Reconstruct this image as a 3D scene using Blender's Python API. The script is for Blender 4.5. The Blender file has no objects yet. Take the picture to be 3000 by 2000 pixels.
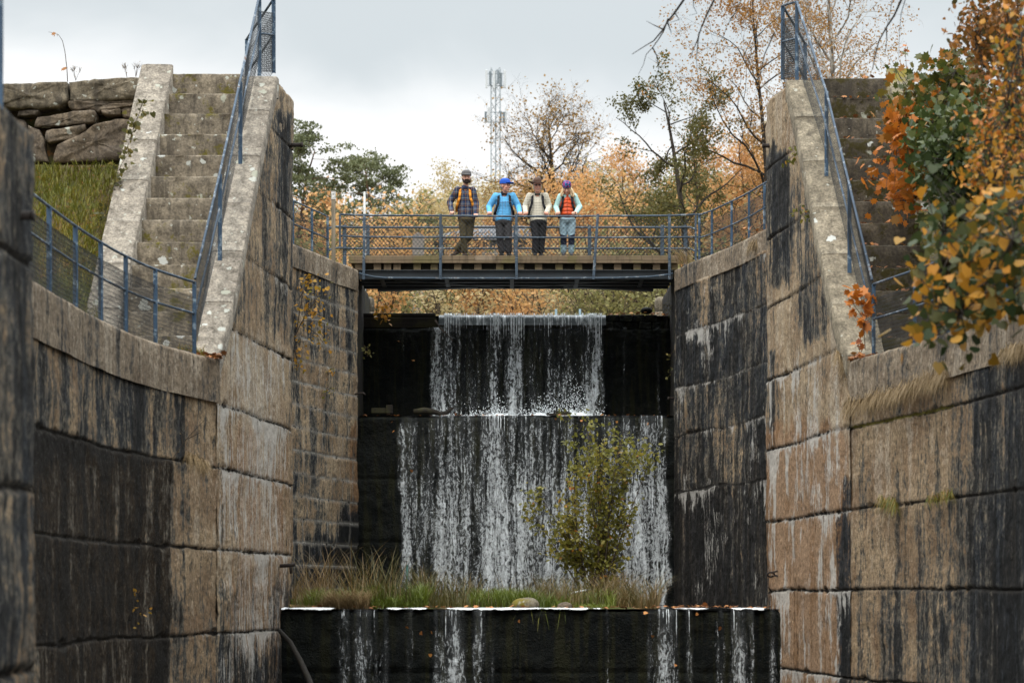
import bpy, bmesh, math, random
import numpy as np
from mathutils import Vector, Matrix, Euler
R = math.radians
scene = bpy.context.scene
C = scene.collection
random.seed(7)

# ---------------------------------------------------------------- camera
# eye level is z = 0, the view looks along +Y, metres
FP, HY = 7083.33, 1745.0          # focal length and horizon in pixels of the 3000 px photograph
cam_d = bpy.data.cameras.new('camera')
cam_d.lens = 85.0; cam_d.sensor_width = 36.0
cam_d.shift_y = (HY - 1000.0) / 3000.0
cam_d.clip_start = 0.5; cam_d.clip_end = 3000.0
cam_d.dof.use_dof = True; cam_d.dof.focus_distance = 48.0; cam_d.dof.aperture_fstop = 2.4
cam = bpy.data.objects.new('camera', cam_d); C.objects.link(cam)
cam.rotation_euler = (R(90), 0, 0)
scene.camera = cam

# ---------------------------------------------------------------- light
SUN_EL, SUN_AZ = R(56), R(200)     # soft overcast light from behind the camera, a little from the left
scene.view_settings.view_transform = 'Standard'
scene.view_settings.look = 'None'
scene.view_settings.exposure = 1.08
scene.view_settings.gamma = 1.0
scene.view_settings.use_curve_mapping = False
world = bpy.data.worlds.new('World'); scene.world = world
world.use_nodes = True

class G:
    """tiny helper for node trees"""
    def __init__(s, nt): s.t = nt
    def n(s, typ, ins=None, **props):
        nd = s.t.nodes.new('ShaderNode' + typ)
        for k, v in props.items(): setattr(nd, k, v)
        for k, v in (ins or {}).items():
            sk = nd.inputs[k]
            if hasattr(v, 'is_output') or hasattr(v, 'links'): s.t.links.new(v, sk)
            else: sk.default_value = v
        return nd
    def m(s, op, a, b=0.0, clamp=False):
        nd = s.n('Math', {0: a, 1: b}, operation=op); nd.use_clamp = clamp
        return nd.outputs[0]
    def ss(s, x, lo, hi, a=0.0, b=1.0, kind='SMOOTHSTEP'):
        return s.n('MapRange', {0: x, 1: lo, 2: hi, 3: a, 4: b}, interpolation_type=kind).outputs[0]
    def mix(s, f, a, b, blend='MIX'):
        a = a if not isinstance(a, tuple) or len(a) == 4 else (*a, 1)
        b = b if not isinstance(b, tuple) or len(b) == 4 else (*b, 1)
        return s.n('Mix', {0: f, 6: a, 7: b}, data_type='RGBA', blend_type=blend).outputs[2]
    def noise(s, vec, scale=1.0, detail=3.0, rough=0.5, dist=0.0):
        return s.n('TexNoise', {'Vector': vec, 'Scale': scale, 'Detail': detail, 'Roughness': rough, 'Distortion': dist}).outputs[0]
    def attr(s, name): return s.n('Attribute', attribute_name=name).outputs['Fac']
    def comb(s, x, y, z=0.0): return s.n('CombineXYZ', {0: x, 1: y, 2: z}).outputs[0]
    def ramp(s, f, stops, kind='LINEAR'):
        nd = s.n('ValToRGB', {0: f}); cr = nd.color_ramp; cr.interpolation = kind
        while len(cr.elements) < len(stops): cr.elements.new(0.5)
        for e, (p, c) in zip(cr.elements, stops): e.position = p; e.color = (*c, 1)
        return nd.outputs[0]

g = G(world.node_tree); world.node_tree.nodes.clear()
sky = g.n('TexSky', sky_type='NISHITA'); sky.sun_disc = False
sky.sun_elevation = SUN_EL; sky.sun_rotation = SUN_AZ; sky.air_density = 1.0; sky.dust_density = 2.0
tc = g.n('TexCoord').outputs['Generated']
sp = g.n('SeparateXYZ', {0: tc})
# cloud cover: brighter towards the zenith as under any overcast sky, with soft darker banks
zz = sp.outputs[2]
lum = g.m('ADD', 4.25, g.m('MULTIPLY', g.ss(zz, 0.30, 0.95), 15.0))
cv = g.comb(g.m('MULTIPLY', sp.outputs[0], 3.2), g.m('MULTIPLY', sp.outputs[1], 3.2), g.m('MULTIPLY', zz, 9.0))
cn = g.noise(cv, 1.5, 5.0, 0.5, 0.5); cn2 = g.noise(cv, 0.8, 2.0, 0.5)
cn = g.m('ADD', g.m('MULTIPLY', cn, 0.6), g.m('MULTIPLY', cn2, 0.4))
bank = g.m('ADD', g.ss(zz, 0.14, 0.27, -0.30, 0.24), g.m('MULTIPLY', g.m('SUBTRACT', cn, 0.5), 2.2))
cl = g.ss(bank, -0.28, 0.34)                                   # grey banks above a brighter horizon
lum = g.m('MULTIPLY', lum, g.ss(cl, 0.0, 1.0, 1.03, 0.72, 'LINEAR'))
ccol = g.mix(cl, (1.0, 0.998, 0.99), (0.90, 0.97, 1.0))
ccol = g.n('VectorMath', {0: ccol, 3: lum}, operation='SCALE').outputs[0]
wcol = g.mix(0.97, sky.outputs[0], ccol)
bg = g.n('Background', {'Color': wcol, 'Strength': 0.12})
out = g.n('OutputWorld', {'Surface': bg.outputs[0]})

sun_d = bpy.data.lights.new('sun', 'SUN'); sun_d.energy = 1.0; sun_d.angle = R(25); sun_d.color = (1.0, 0.95, 0.88)
sun = bpy.data.objects.new('sun', sun_d); C.objects.link(sun)
sdir = Vector((math.sin(SUN_AZ) * math.cos(SUN_EL), math.cos(SUN_AZ) * math.cos(SUN_EL), math.sin(SUN_EL)))
sun.rotation_euler = sdir.to_track_quat('Z', 'Y').to_euler()
sun.location = (0, -20, 60)

# ---------------------------------------------------------------- helpers
def at(px, py, Y): return Vector(((px - 1500.0) * Y / FP, Y, (HY - py) * Y / FP))
def X(px, Y): return (px - 1500.0) * Y / FP
def Zp(py, Y): return (HY - py) * Y / FP

_T = [np.random.RandomState(100 + i).rand(256, 256) for i in range(8)]
def vnoise(x, y, seed=0):
    T = _T[seed % 8]; x = np.asarray(x, float) + seed * 17.3; y = np.asarray(y, float) + seed * 9.1
    xi = np.floor(x).astype(int); yi = np.floor(y).astype(int); fx = x - xi; fy = y - yi
    fx = fx * fx * (3 - 2 * fx); fy = fy * fy * (3 - 2 * fy)
    a = T[xi % 256, yi % 256]; b = T[(xi + 1) % 256, yi % 256]; c = T[xi % 256, (yi + 1) % 256]; d = T[(xi + 1) % 256, (yi + 1) % 256]
    return (a * (1 - fx) + b * fx) * (1 - fy) + (c * (1 - fx) + d * fx) * fy
def fbm(x, y, seed=0, octv=4, gain=0.5):
    s = 0; a = 1; t = 0
    for o in range(octv):
        s = s + a * vnoise(np.asarray(x) * 2 ** o, np.asarray(y) * 2 ** o, seed + o); t += a; a *= gain
    return s / t
def sstep(a, b, x):
    t = np.clip((x - a) / (b - a), 0, 1); return t * t * (3 - 2 * t)

def tag(o, label=None, cat=None, group=None, kind=None):
    if label: o['label'] = label
    if cat: o['category'] = cat
    if group: o['group'] = group
    if kind: o['kind'] = kind
    return o
def empty(name, loc, label=None, cat=None, group=None):
    o = bpy.data.objects.new(name, None); C.objects.link(o); o.location = loc
    o.empty_display_size = 0.2
    return tag(o, label, cat, group)

def mesh_np(name, V, Fq, mat, parent=None, smooth=False, attrs=None, uv=None, fmat=None):
    """V (n,3), Fq (m,k) index array -> linked object (vertices in world metres)"""
    V = np.asarray(V, np.float32); Fq = np.asarray(Fq, np.int32); k = Fq.shape[1]
    me = bpy.data.meshes.new(name)
    me.vertices.add(len(V)); me.vertices.foreach_set('co', V.ravel())
    me.loops.add(Fq.size); me.loops.foreach_set('vertex_index', Fq.ravel())
    me.polygons.add(len(Fq)); me.polygons.foreach_set('loop_start', np.arange(0, Fq.size, k, dtype=np.int32))
    if smooth: me.polygons.foreach_set('use_smooth', np.ones(len(Fq), bool))
    for an, arr in (attrs or {}).items():
        a = me.attributes.new(an, 'FLOAT', 'POINT'); a.data.foreach_set('value', np.asarray(arr, np.float32))
    if uv is not None:
        l = me.uv_layers.new(name='UVMap'); l.data.foreach_set('uv', np.asarray(uv, np.float32)[Fq.ravel()].ravel())
    if fmat is not None: me.polygons.foreach_set('material_index', np.asarray(fmat, np.int32))
    me.update(calc_edges=True)
    return link(name, me, mat, parent)
def link(name, me, mat, parent=None):
    o = bpy.data.objects.new(name, me); C.objects.link(o)
    for m in (mat if isinstance(mat, (list, tuple)) else [mat]):
        if m: me.materials.append(m)
    if parent is not None:
        o.parent = parent
        if parent.parent is not None and parent.type == 'MESH':
            o.matrix_parent_inverse = (parent.parent.matrix_basis @ parent.matrix_parent_inverse @ parent.matrix_basis).inverted()
        else:
            o.matrix_parent_inverse = parent.matrix_basis.inverted()
    return o

class MB:
    """collects shapes and links them as one mesh object"""
    def __init__(s): s.v = []; s.f = []; s.mi = []; s.cur = 0
    def add(s, vs, fs):
        b = len(s.v); s.v += [tuple(v) for v in vs]
        for f in fs: s.f.append(tuple(i + b for i in f)); s.mi.append(s.cur)
        return s
    def box(s, c, size, rot=None):
        hx, hy, hz = size[0] / 2, size[1] / 2, size[2] / 2
        p = [Vector((sx * hx, sy * hy, sz * hz)) for sz in (-1, 1) for sy in (-1, 1) for sx in (-1, 1)]
        if rot is not None: p = [rot @ q for q in p]
        p = [q + Vector(c) for q in p]
        return s.add(p, [(0, 2, 3, 1), (4, 5, 7, 6), (0, 1, 5, 4), (2, 6, 7, 3), (1, 3, 7, 5), (0, 4, 6, 2)])
    def hexa(s, p):  # 8 points: bottom ring 0-3, top ring 4-7 (counter-clockwise from above)
        return s.add(p, [(3, 2, 1, 0), (4, 5, 6, 7), (0, 1, 5, 4), (1, 2, 6, 5), (2, 3, 7, 6), (3, 0, 4, 7)])
    def bar(s, a, b, w, h=None, up=Vector((0, 0, 1))):
        a, b = Vector(a), Vector(b); d = (b - a).normalized(); h = h or w
        if abs(d.dot(up)) > 0.98: up = Vector((0, 1, 0))
        r = d.cross(up).normalized(); u = r.cross(d)
        o = [(-1, -1), (1, -1), (1, 1), (-1, 1)]
        p = [q + r * (i * w / 2) + u * (j * h / 2) for q in (a, b) for i, j in o]
        return s.hexa(p)
    def tube(s, pts, rad, k=8, cap=True):
        pts = [Vector(p) for p in pts]; n = len(pts)
        rad = rad if hasattr(rad, '__len__') else [rad] * n
        vs = []; fs = []; r = None
        for i in range(n):
            d = (pts[min(i + 1, n - 1)] - pts[max(i - 1, 0)])
            d = d.normalized() if d.length > 1e-9 else Vector((0, 0, 1))
            if r is None:
                r = d.cross(Vector((0.13, 0.31, 1.0)) if abs(d.z) < 0.9 else Vector((1, 0.2, 0))).normalized()
            r = (r - d * r.dot(d)); r = r.normalized() if r.length > 1e-6 else d.orthogonal().normalized()
            u = d.cross(r)
            for j in range(k):
                a = 2 * math.pi * j / k
                vs.append(pts[i] + r * (math.cos(a) * rad[i]) + u * (math.sin(a) * rad[i]))
        for i in range(n - 1):
            for j in range(k):
                fs.append((i * k + j, i * k + (j + 1) % k, (i + 1) * k + (j + 1) % k, (i + 1) * k + j))
        if cap: fs.append(tuple(range(k - 1, -1, -1))); fs.append(tuple((n - 1) * k + j for j in range(k)))
        return s.add(vs, fs)
    def ball(s, c, r, seg=10, rings=7, rot=None):
        r = r if hasattr(r, '__len__') else (r, r, r); c = Vector(c); vs = []; fs = []
        for i in range(1, rings):
            th = math.pi * i / rings
            for j in range(seg):
                a = 2 * math.pi * j / seg
                q = Vector((r[0] * math.sin(th) * math.cos(a), r[1] * math.sin(th) * math.sin(a), r[2] * math.cos(th)))
                vs.append(c + (rot @ q if rot is not None else q))
        t = Vector((0, 0, r[2])); t = rot @ t if rot is not None else t
        vs += [c + t, c - t]; T = len(vs) - 2; B = T + 1
        for i in range(rings - 2):
            for j in range(seg):
                a, b = i * seg + j, i * seg + (j + 1) % seg
                fs.append((a, a + seg, b + seg, b))
        for j in range(seg):
            fs.append((T, j, (j + 1) % seg)); k = (rings - 2) * seg
            fs.append((B, k + (j + 1) % seg, k + j))
        return s.add(vs, fs)
    def prism(s, poly, depth):   # polygon of 3-D points pushed along vector depth
        n = len(poly); d = Vector(depth); p = [Vector(q) for q in poly] + [Vector(q) + d for q in poly]
        return s.add(p, [tuple(range(n - 1, -1, -1)), tuple(range(n, 2 * n))] + [(i, (i + 1) % n, n + (i + 1) % n, n + i) for i in range(n)])
    def lathe(s, c, prof, k=20, rot=None):   # prof: (radius, z) list
        vs = []; c = Vector(c)
        for r, z in prof:
            for j in range(k):
                a = 2 * math.pi * j / k; q = Vector((r * math.cos(a), r * math.sin(a), z))
                vs.append(c + (rot @ q if rot is not None else q))
        fs = [(i * k + j, i * k + (j + 1) % k, (i + 1) * k + (j + 1) % k, (i + 1) * k + j) for i in range(len(prof) - 1) for j in range(k)]
        fs += [tuple(range(k - 1, -1, -1)), tuple((len(prof) - 1) * k + j for j in range(k))]
        return s.add(vs, fs)
    def build(s, name, mat, parent=None, smooth=False, bevel=0.0, seg=2):
        me = bpy.data.meshes.new(name); me.from_pydata(s.v, [], s.f)
        if s.cur or any(s.mi): me.polygons.foreach_set('material_index', s.mi)
        if smooth: me.polygons.foreach_set('use_smooth', [True] * len(me.polygons))
        me.update()
        o = link(name, me, mat, parent)
        if bevel:
            b = o.modifiers.new('bevel', 'BEVEL'); b.width = bevel; b.segments = seg; b.limit_method = 'ANGLE'; b.angle_limit = R(40)
        return o

def children(o): return [c for c in bpy.data.objects if c.parent == o]
def copy_tree(o, parent=None, kids=None):
    c = o.copy(); C.objects.link(c)
    if parent is not None:
        c.parent = parent; c.matrix_parent_inverse = o.matrix_parent_inverse.copy()
    for ch in children(o): copy_tree(ch, c)
    return c
# ---------------------------------------------------------------- materials
def newmat(name):
    m = bpy.data.materials.new(name); m.use_nodes = True; m.node_tree.nodes.clear()
    return m, G(m.node_tree)
def finish(g, col, rough=0.8, bump=None, bstr=0.3, bdist=0.02, spec=0.3, metal=0.0, extra=None):
    ins = {'Base Color': col if not isinstance(col, tuple) or len(col) == 4 else (*col, 1), 'Roughness': rough, 'Metallic': metal, 'Specular IOR Level': spec}
    if bump is not None:
        ins['Normal'] = g.n('Bump', {'Height': bump, 'Strength': bstr, 'Distance': bdist}).outputs[0]
    p = g.n('BsdfPrincipled', {**ins, **(extra or {})})
    g.n('OutputMaterial', {'Surface': p.outputs[0]})
    return p
def geo_obj(g): return g.n('TexCoord').outputs['Object']

def wall_mat(name, tan=(0.35, 0.252, 0.155), brown=(0.215, 0.138, 0.080), grey=(0.112, 0.10, 0.082), moss_c=(0.09, 0.085, 0.02)):
    m, g = newmat(name)
    uv = g.n('UVMap').outputs[0]; s = g.n('SeparateXYZ', {0: uv}); v = s.outputs[1]
    wp = g.noise(g.comb(g.m('MULTIPLY', s.outputs[0], 1.3), g.m('MULTIPLY', v, 1.5), 3.0), 1.0, 4, 0.55)
    u = g.m('ADD', s.outputs[0], g.m('MULTIPLY', g.m('SUBTRACT', wp, 0.5), 0.12))
    def ns(su, sv, off=0.0, det=4.0, ro=0.55, dist=0.0):
        return g.noise(g.comb(g.m('MULTIPLY', u, su), g.m('MULTIPLY', v, sv), off), 1.0, det, ro, dist)
    broad = ns(2.1, 0.20, 0.0); sA = ns(9.0, 0.42, 4.0, 6, 0.66); sB = ns(28.0, 1.3, 8.0, 4, 0.6)
    patch = ns(1.1, 1.0, 12.0, 5); speck = ns(70, 60, 2.0, 2); flake = ns(21.0, 14.0, 6.0, 6, 0.74); blot = ns(5.0, 3.0, 30.0, 6, 0.76)
    dk, wh, ru, we, jo = (g.attr(a) for a in ('dark', 'white', 'rust', 'wet', 'joint'))
    mo = g.attr('moss'); tone = g.attr('tone')
    def wsum(*p):
        r = None
        for x, w in p: q = g.m('MULTIPLY', x, w); r = q if r is None else g.m('ADD', r, q)
        return r
    val = wsum((broad, 0.28), (sA, 0.24), (sB, 0.08), (blot, 0.28), (flake, 0.12))
    t = g.m('ADD', g.m('MULTIPLY', g.m('SUBTRACT', val, 0.5), 5.4), 0.56)
    t = g.m('ADD', g.m('SUBTRACT', t, g.m('MULTIPLY', g.m('SUBTRACT', dk, 0.42), 1.25)), g.m('MULTIPLY', g.m('SUBTRACT', tone, 0.5), 0.22))
    tn = g.mix(g.ss(patch, 0.36, 0.64), tan, brown)
    rf = g.m('MULTIPLY', g.ss(g.m('ADD', ru, g.m('MULTIPLY', g.m('SUBTRACT', ns(6.0, 0.3, 20.0, 5, 0.65), 0.5), 1.5)), 0.30, 0.75), 0.9)
    tn = g.mix(rf, tn, g.mix(patch, (0.19, 0.094, 0.040), (0.28, 0.158, 0.078)))
    lt = g.mix(0.5, tn, g.mix(rf, (0.50, 0.43, 0.34), (0.42, 0.28, 0.18)))
    navy = g.mix(g.ss(ns(3.0, 0.5, 40.0), 0.38, 0.62), (0.026, 0.022, 0.018), (0.027, 0.031, 0.037))
    blk = g.mix(we, (0.008, 0.008, 0.008), g.mix(ns(7, 0.3, 50.0), (0.004, 0.0035, 0.003), (0.013, 0.008, 0.0035)))
    f1 = g.ss(t, -0.15, 0.14); f2 = g.ss(t, 0.14, 0.34); f3 = g.ss(t, 0.32, 0.55); f4 = g.ss(t, 0.62, 1.0)
    base = g.mix(f1, blk, g.mix(we, navy, (0.030, 0.018, 0.008)))
    base = g.mix(f2, base, g.mix(rf, grey, (0.11, 0.058, 0.028)))
    base = g.mix(f3, base, tn); base = g.mix(f4, base, lt)
    base = g.mix(1.0, base, g.ramp(flake, [(0.26, (0.18, 0.17, 0.16)), (0.42, (0.72, 0.71, 0.70)), (0.56, (1.08, 1.08, 1.07)), (0.75, (1.9, 1.86, 1.78))]), 'MULTIPLY')
    base = g.mix(0.6, base, g.ramp(speck, [(0.3, (0.5, 0.5, 0.5)), (0.7, (1.4, 1.4, 1.4))]), 'MULTIPLY')
    # pits, scars and hairline cracks
    pit = g.ss(ns(12.0, 7.0, 33.0, 6, 0.75), 0.63, 0.70)
    base = g.mix(g.m('MULTIPLY', pit, 0.85), base, (0.014, 0.011, 0.009))
    ck = g.m('ABSOLUTE', g.m('SUBTRACT', ns(1.6, 1.9, 44.0, 6, 0.6), 0.5)); base = g.mix(g.m('MULTIPLY', g.ss(ck, 0.0, 0.006, 1.0, 0.0), 0.4), base, (0.03, 0.025, 0.02))
    # pale lime runs and flakes, also painted droplet glints on wet joints
    wn = wsum((ns(13, 0.7, 60.0, 6, 0.7), 0.56), (ns(3.1, 1.4, 64.0, 6, 0.7), 0.34), (flake, 0.22))
    wf = g.ss(g.m('SUBTRACT', wn, g.m('SUBTRACT', 0.82, g.m('MULTIPLY', wh, 0.34))), 0.0, 0.09)
    base = g.mix(g.m('MULTIPLY', wf, 0.85), base, g.mix(flake, (0.30, 0.27, 0.235), (0.66, 0.63, 0.58)))
    # joints: a thin dark gap of uneven width, or pale mortar
    jn = ns(7.0, 7.0, 95.0, 5, 0.7)
    jw = g.ss(jn, 0.38, 0.72, 0.004, 0.030)
    jl = g.ss(g.m('SUBTRACT', g.attr('jd'), jw), -0.003, 0.007, 1.0, 0.0)
    base = g.mix(g.m('MULTIPLY', g.ss(g.m('SUBTRACT', g.attr('jd'), g.m('ADD', jw, 0.05)), -0.06, 0.02, 1.0, 0.0), 0.35), base, g.mix(g.attr('mortar'), (0.05, 0.042, 0.034), (0.33, 0.30, 0.26)))
    base = g.mix(g.m('MULTIPLY', jl, 0.93), base, g.mix(g.m('MULTIPLY', g.attr('mortar'), g.ss(jn, 0.62, 0.52)), (0.010, 0.008, 0.006), g.mix(flake, (0.22, 0.20, 0.17), (0.5, 0.47, 0.42))))
    base = g.mix(g.m('MULTIPLY', jo, 0.7), base, (0.02, 0.016, 0.012))
    mf = g.ss(g.m('ADD', mo, g.m('MULTIPLY', g.m('SUBTRACT', ns(14, 14, 80.0, 5, 0.65), 0.5), 1.2)), 0.45, 0.65)
    base = g.mix(mf, base, g.mix(speck, moss_c, (0.16, 0.12, 0.02)))
    gl = g.m('MULTIPLY', we, g.ss(ns(40, 14, 90.0, 5, 0.75), 0.55, 0.66))   # wet glints
    rough = g.m('SUBTRACT', 0.9, g.m('MULTIPLY', gl, 0.65))
    bh = wsum((flake, 1.0), (speck, 0.2), (sA, 0.15), (blot, 0.8))
    finish(g, base, rough, bh, 0.8, 0.03, g.m('ADD', 0.2, g.m('MULTIPLY', gl, 0.5)))
    return m

def granite_mat(name, a, b, moss=0.0, lichen=0.35, dirt=0.4, scale=1.0, moss_c=((0.06, 0.055, 0.012), (0.15, 0.12, 0.02))):
    m, g = newmat(name)
    p = g.n('VectorMath', {0: geo_obj(g), 3: scale}, operation='SCALE').outputs[0]
    big = g.noise(p, 1.4, 5, 0.6); mid = g.noise(p, 7.0, 6, 0.72); sp_ = g.noise(p, 30.0, 4, 0.7)
    col = g.mix(g.ss(big, 0.35, 0.65), a, b)
    col = g.mix(1.0, col, g.ramp(mid, [(0.30, (0.42, 0.41, 0.39)), (0.5, (0.95, 0.95, 0.95)), (0.70, (1.5, 1.5, 1.47))]), 'MULTIPLY')
    col = g.mix(0.9, col, g.ramp(sp_, [(0.32, (0.5, 0.49, 0.48)), (0.52, (1.0, 1.0, 1.0)), (0.70, (1.45, 1.42, 1.38))]), 'MULTIPLY')
    sx = g.n('SeparateXYZ', {0: p})
    strk = g.noise(g.comb(g.m('MULTIPLY', sx.outputs[0], 9.0), g.m('MULTIPLY', sx.outputs[1], 9.0), g.m('MULTIPLY', sx.outputs[2], 0.8)), 1.0, 4, 0.6)
    col = g.mix(g.m('MULTIPLY', g.ss(strk, 0.5, 0.66), dirt), col, (0.045, 0.038, 0.03))
    # lichen: round pale blotches
    wv = g.n('TexNoise', {'Vector': p, 'Scale': 5.0, 'Detail': 4.0, 'Roughness': 0.65}).outputs['Color']
    pw = g.n('VectorMath', {0: p, 1: g.n('VectorMath', {0: wv, 3: 0.22}, operation='SCALE').outputs[0]}, operation='ADD').outputs[0]
    vo = g.n('TexVoronoi', {'Vector': pw, 'Scale': 4.8, 'Randomness': 1.0})
    sz = g.n('SeparateColor', {0: vo.outputs['Color']})
    dd = g.m('ADD', vo.outputs['Distance'], g.m('MULTIPLY', g.m('SUBTRACT', mid, 0.5), 0.34))
    thr = g.m('MULTIPLY', g.ss(sz.outputs[0], 1.0 - lichen, 1.0), 0.34)
    lf = g.ss(g.m('SUBTRACT', thr, dd), -0.01, 0.05)
    col = g.mix(g.m('MULTIPLY', lf, 0.85), col, g.mix(sz.outputs[1], (0.55, 0.56, 0.53), (0.33, 0.33, 0.26)))
    vo2 = g.n('TexVoronoi', {'Vector': pw, 'Scale': 13.0, 'Randomness': 1.0})
    sz2 = g.n('SeparateColor', {0: vo2.outputs['Color']})
    l2 = g.ss(g.m('SUBTRACT', g.m('MULTIPLY', g.ss(sz2.outputs[0], 1.0 - lichen * 0.8, 1.0), 0.3), g.m('ADD', vo2.outputs['Distance'], g.m('MULTIPLY', g.m('SUBTRACT', sp_, 0.5), 0.3))), -0.01, 0.06)
    col = g.mix(g.m('MULTIPLY', l2, 0.7), col, (0.42, 0.42, 0.36))
    if moss > 0:
        mn = g.m('ADD', g.m('MULTIPLY', g.noise(p, 2.2, 6, 0.7), 0.7), g.m('MULTIPLY', g.noise(p, 14, 4, 0.7), 0.3))
        mf = g.ss(mn, 0.66 - 0.30 * moss, 0.74 - 0.30 * moss)
        col = g.mix(mf, col, g.mix(sp_, moss_c[0], moss_c[1]))
    bh = g.m('ADD', g.m('MULTIPLY', mid, 1.0), g.m('MULTIPLY', sp_, 0.35))
    finish(g, col, 0.9, bh, 0.6, 0.02, 0.25)
    return m

def paint_mat(name, col, rust=0.3, pale=(0.30, 0.40, 0.50)):
    m, g = newmat(name)
    p = geo_obj(g)
    n1 = g.noise(p, 6.0, 5, 0.7); n2 = g.noise(p, 23.0, 4, 0.6); n3 = g.noise(p, 1.7, 3, 0.5)
    c = g.mix(g.ss(n3, 0.35, 0.65), col, tuple(x * 0.72 for x in col))
    c = g.mix(g.m('MULTIPLY', g.ss(n1, 0.53, 0.62), 0.8), c, pale)
    c = g.mix(g.m('MULTIPLY', g.ss(g.m('ADD', g.m('MULTIPLY', n2, 0.5), g.m('MULTIPLY', n1, 0.5)), 0.64 - 0.2 * rust, 0.72 - 0.2 * rust), 0.85), c, (0.10, 0.05, 0.028))
    finish(g, c, g.ss(n1, 0.3, 0.7, 0.5, 0.8), n2, 0.25, 0.005, 0.4)
    return m
def plain_mat(name, col, rough=0.7, var=0.3, scale=8.0, bump=0.2, spec=0.3, metal=0.0):
    m, g = newmat(name)
    n = g.noise(geo_obj(g), scale, 5, 0.65)
    c = g.mix(1.0, (*col, 1), g.ramp(n, [(0.25, (1 - var,) * 3), (0.75, (1 + var,) * 3)]), 'MULTIPLY')
    finish(g, c, rough, n, bump, 0.01, spec, metal)
    return m
def wood_mat(name, a, b, moss=0.0, axis=0):
    m, g = newmat(name)
    s = g.n('SeparateXYZ', {0: geo_obj(g)})
    k = [28.0, 28.0, 28.0]; k[axis] = 1.2
    v = g.comb(*[g.m('MULTIPLY', s.outputs[i], k[i]) for i in range(3)])
    gr = g.noise(v, 1.0, 5, 0.65); big = g.noise(geo_obj(g), 1.5, 4, 0.6)
    k2 = [5.0, 5.0, 0.7]; v2 = g.comb(*[g.m('MULTIPLY', s.outputs[i], k2[i] * 3) for i in range(3)])
    st = g.noise(v2, 1.0, 4, 0.6)
    c = g.mix(g.ss(gr, 0.3, 0.7), a, b)
    c = g.mix(g.m('MULTIPLY', g.ss(st, 0.5, 0.68), 0.6), c, tuple(x * 0.35 for x in a))
    if moss: c = g.mix(g.m('MULTIPLY', g.ss(big, 0.5, 0.62), moss), c, (0.11, 0.11, 0.02))
    finish(g, c, 0.85, gr, 0.4, 0.01, 0.25)
    return m
def leaf_mat(name, stops, trans=0.35, rough=0.55):
    m, g = newmat(name)
    t = g.attr('tint')
    c = g.ramp(t, stops)
    p = g.n('BsdfPrincipled', {'Base Color': c, 'Roughness': rough, 'Specular IOR Level': 0.3})
    tr = g.n('BsdfTranslucent', {'Color': c})
    mx = g.n('MixShader', {0: trans, 1: p.outputs[0], 2: tr.outputs[0]})
    g.n('OutputMaterial', {'Surface': mx.outputs[0]})
    return m
def bark_mat(name, a, b, scale=10.0):
    m, g = newmat(name)
    s = g.n('SeparateXYZ', {0: geo_obj(g)})
    v = g.comb(g.m('MULTIPLY', s.outputs[0], scale), g.m('MULTIPLY', s.outputs[1], scale), g.m('MULTIPLY', s.outputs[2], scale * 0.25))
    n = g.noise(v, 1.0, 5, 0.65)
    finish(g, g.mix(g.ss(n, 0.35, 0.65), a, b), 0.9, n, 0.5, 0.03, 0.2)
    return m

M = {}
M['wall'] = wall_mat('chamber_masonry')
M['wall_pale'] = wall_mat('pale_masonry', (0.385, 0.285, 0.18), (0.262, 0.176, 0.104), (0.128, 0.115, 0.095))
M['coping'] = wall_mat('coping_stone', (0.27, 0.21, 0.148), (0.19, 0.142, 0.098), (0.11, 0.098, 0.084))
M['step'] = granite_mat('stair_granite', (0.215, 0.178, 0.13), (0.145, 0.12, 0.09), 0.42, 0.42, 0.6)
M['step_mossy_shaded'] = granite_mat('shaded_mossy_stair_granite', (0.10, 0.082, 0.06), (0.055, 0.045, 0.033), 0.55, 0.18, 0.7, 1.0, ((0.016, 0.014, 0.004), (0.055, 0.043, 0.009)))  # real moss; the flight's shade is put into the dark stone colours
M['stringer'] = granite_mat('stringer_granite', (0.285, 0.25, 0.205), (0.22, 0.19, 0.155), 0.0, 0.66, 0.25)
M['stringer_r'] = granite_mat('worn_stringer_granite', (0.265, 0.225, 0.165), (0.19, 0.16, 0.115), 0.05, 0.12, 0.35)
M['stringer_moss'] = granite_mat('mossy_stringer_granite', (0.25, 0.22, 0.16), (0.2, 0.17, 0.12), 0.7, 0.35, 0.3, 1.0, ((0.10, 0.085, 0.012), (0.22, 0.17, 0.03)))
M['drystone'] = granite_mat('dry_stone', (0.17, 0.13, 0.09), (0.10, 0.08, 0.062), 0.10, 0.30, 0.65)
M['dry_coping'] = granite_mat('weathered_coping', (0.18, 0.148, 0.105), (0.135, 0.112, 0.08), 0.22, 0.55, 0.65)
M['blue'] = paint_mat('blue_paint', (0.040, 0.080, 0.135), 0.25, (0.24, 0.31, 0.37))
M['blue_rail'] = paint_mat('worn_blue_paint', (0.055, 0.085, 0.125), 0.42, (0.26, 0.30, 0.34))
M['steel_dark'] = plain_mat('dark_steel', (0.022, 0.026, 0.03), 0.5, 0.4, 4.0, 0.15, 0.4)
M['steel_beam'] = plain_mat('grey_blue_steel', (0.024, 0.030, 0.035), 0.5, 0.35, 3.0, 0.1, 0.4)
M['wire'] = plain_mat('fence_wire', (0.03, 0.033, 0.036), 0.6, 0.3, 5.0, 0.0)
M['iron'] = plain_mat('old_iron', (0.03, 0.022, 0.018), 0.75, 0.5, 14.0, 0.4)
M['timber'] = wood_mat('weathered_timber', (0.20, 0.145, 0.092), (0.13, 0.094, 0.057), 0.35)
M['timber_pale'] = wood_mat('pale_timber', (0.29, 0.22, 0.155), (0.21, 0.16, 0.11), 0.1)
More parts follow.
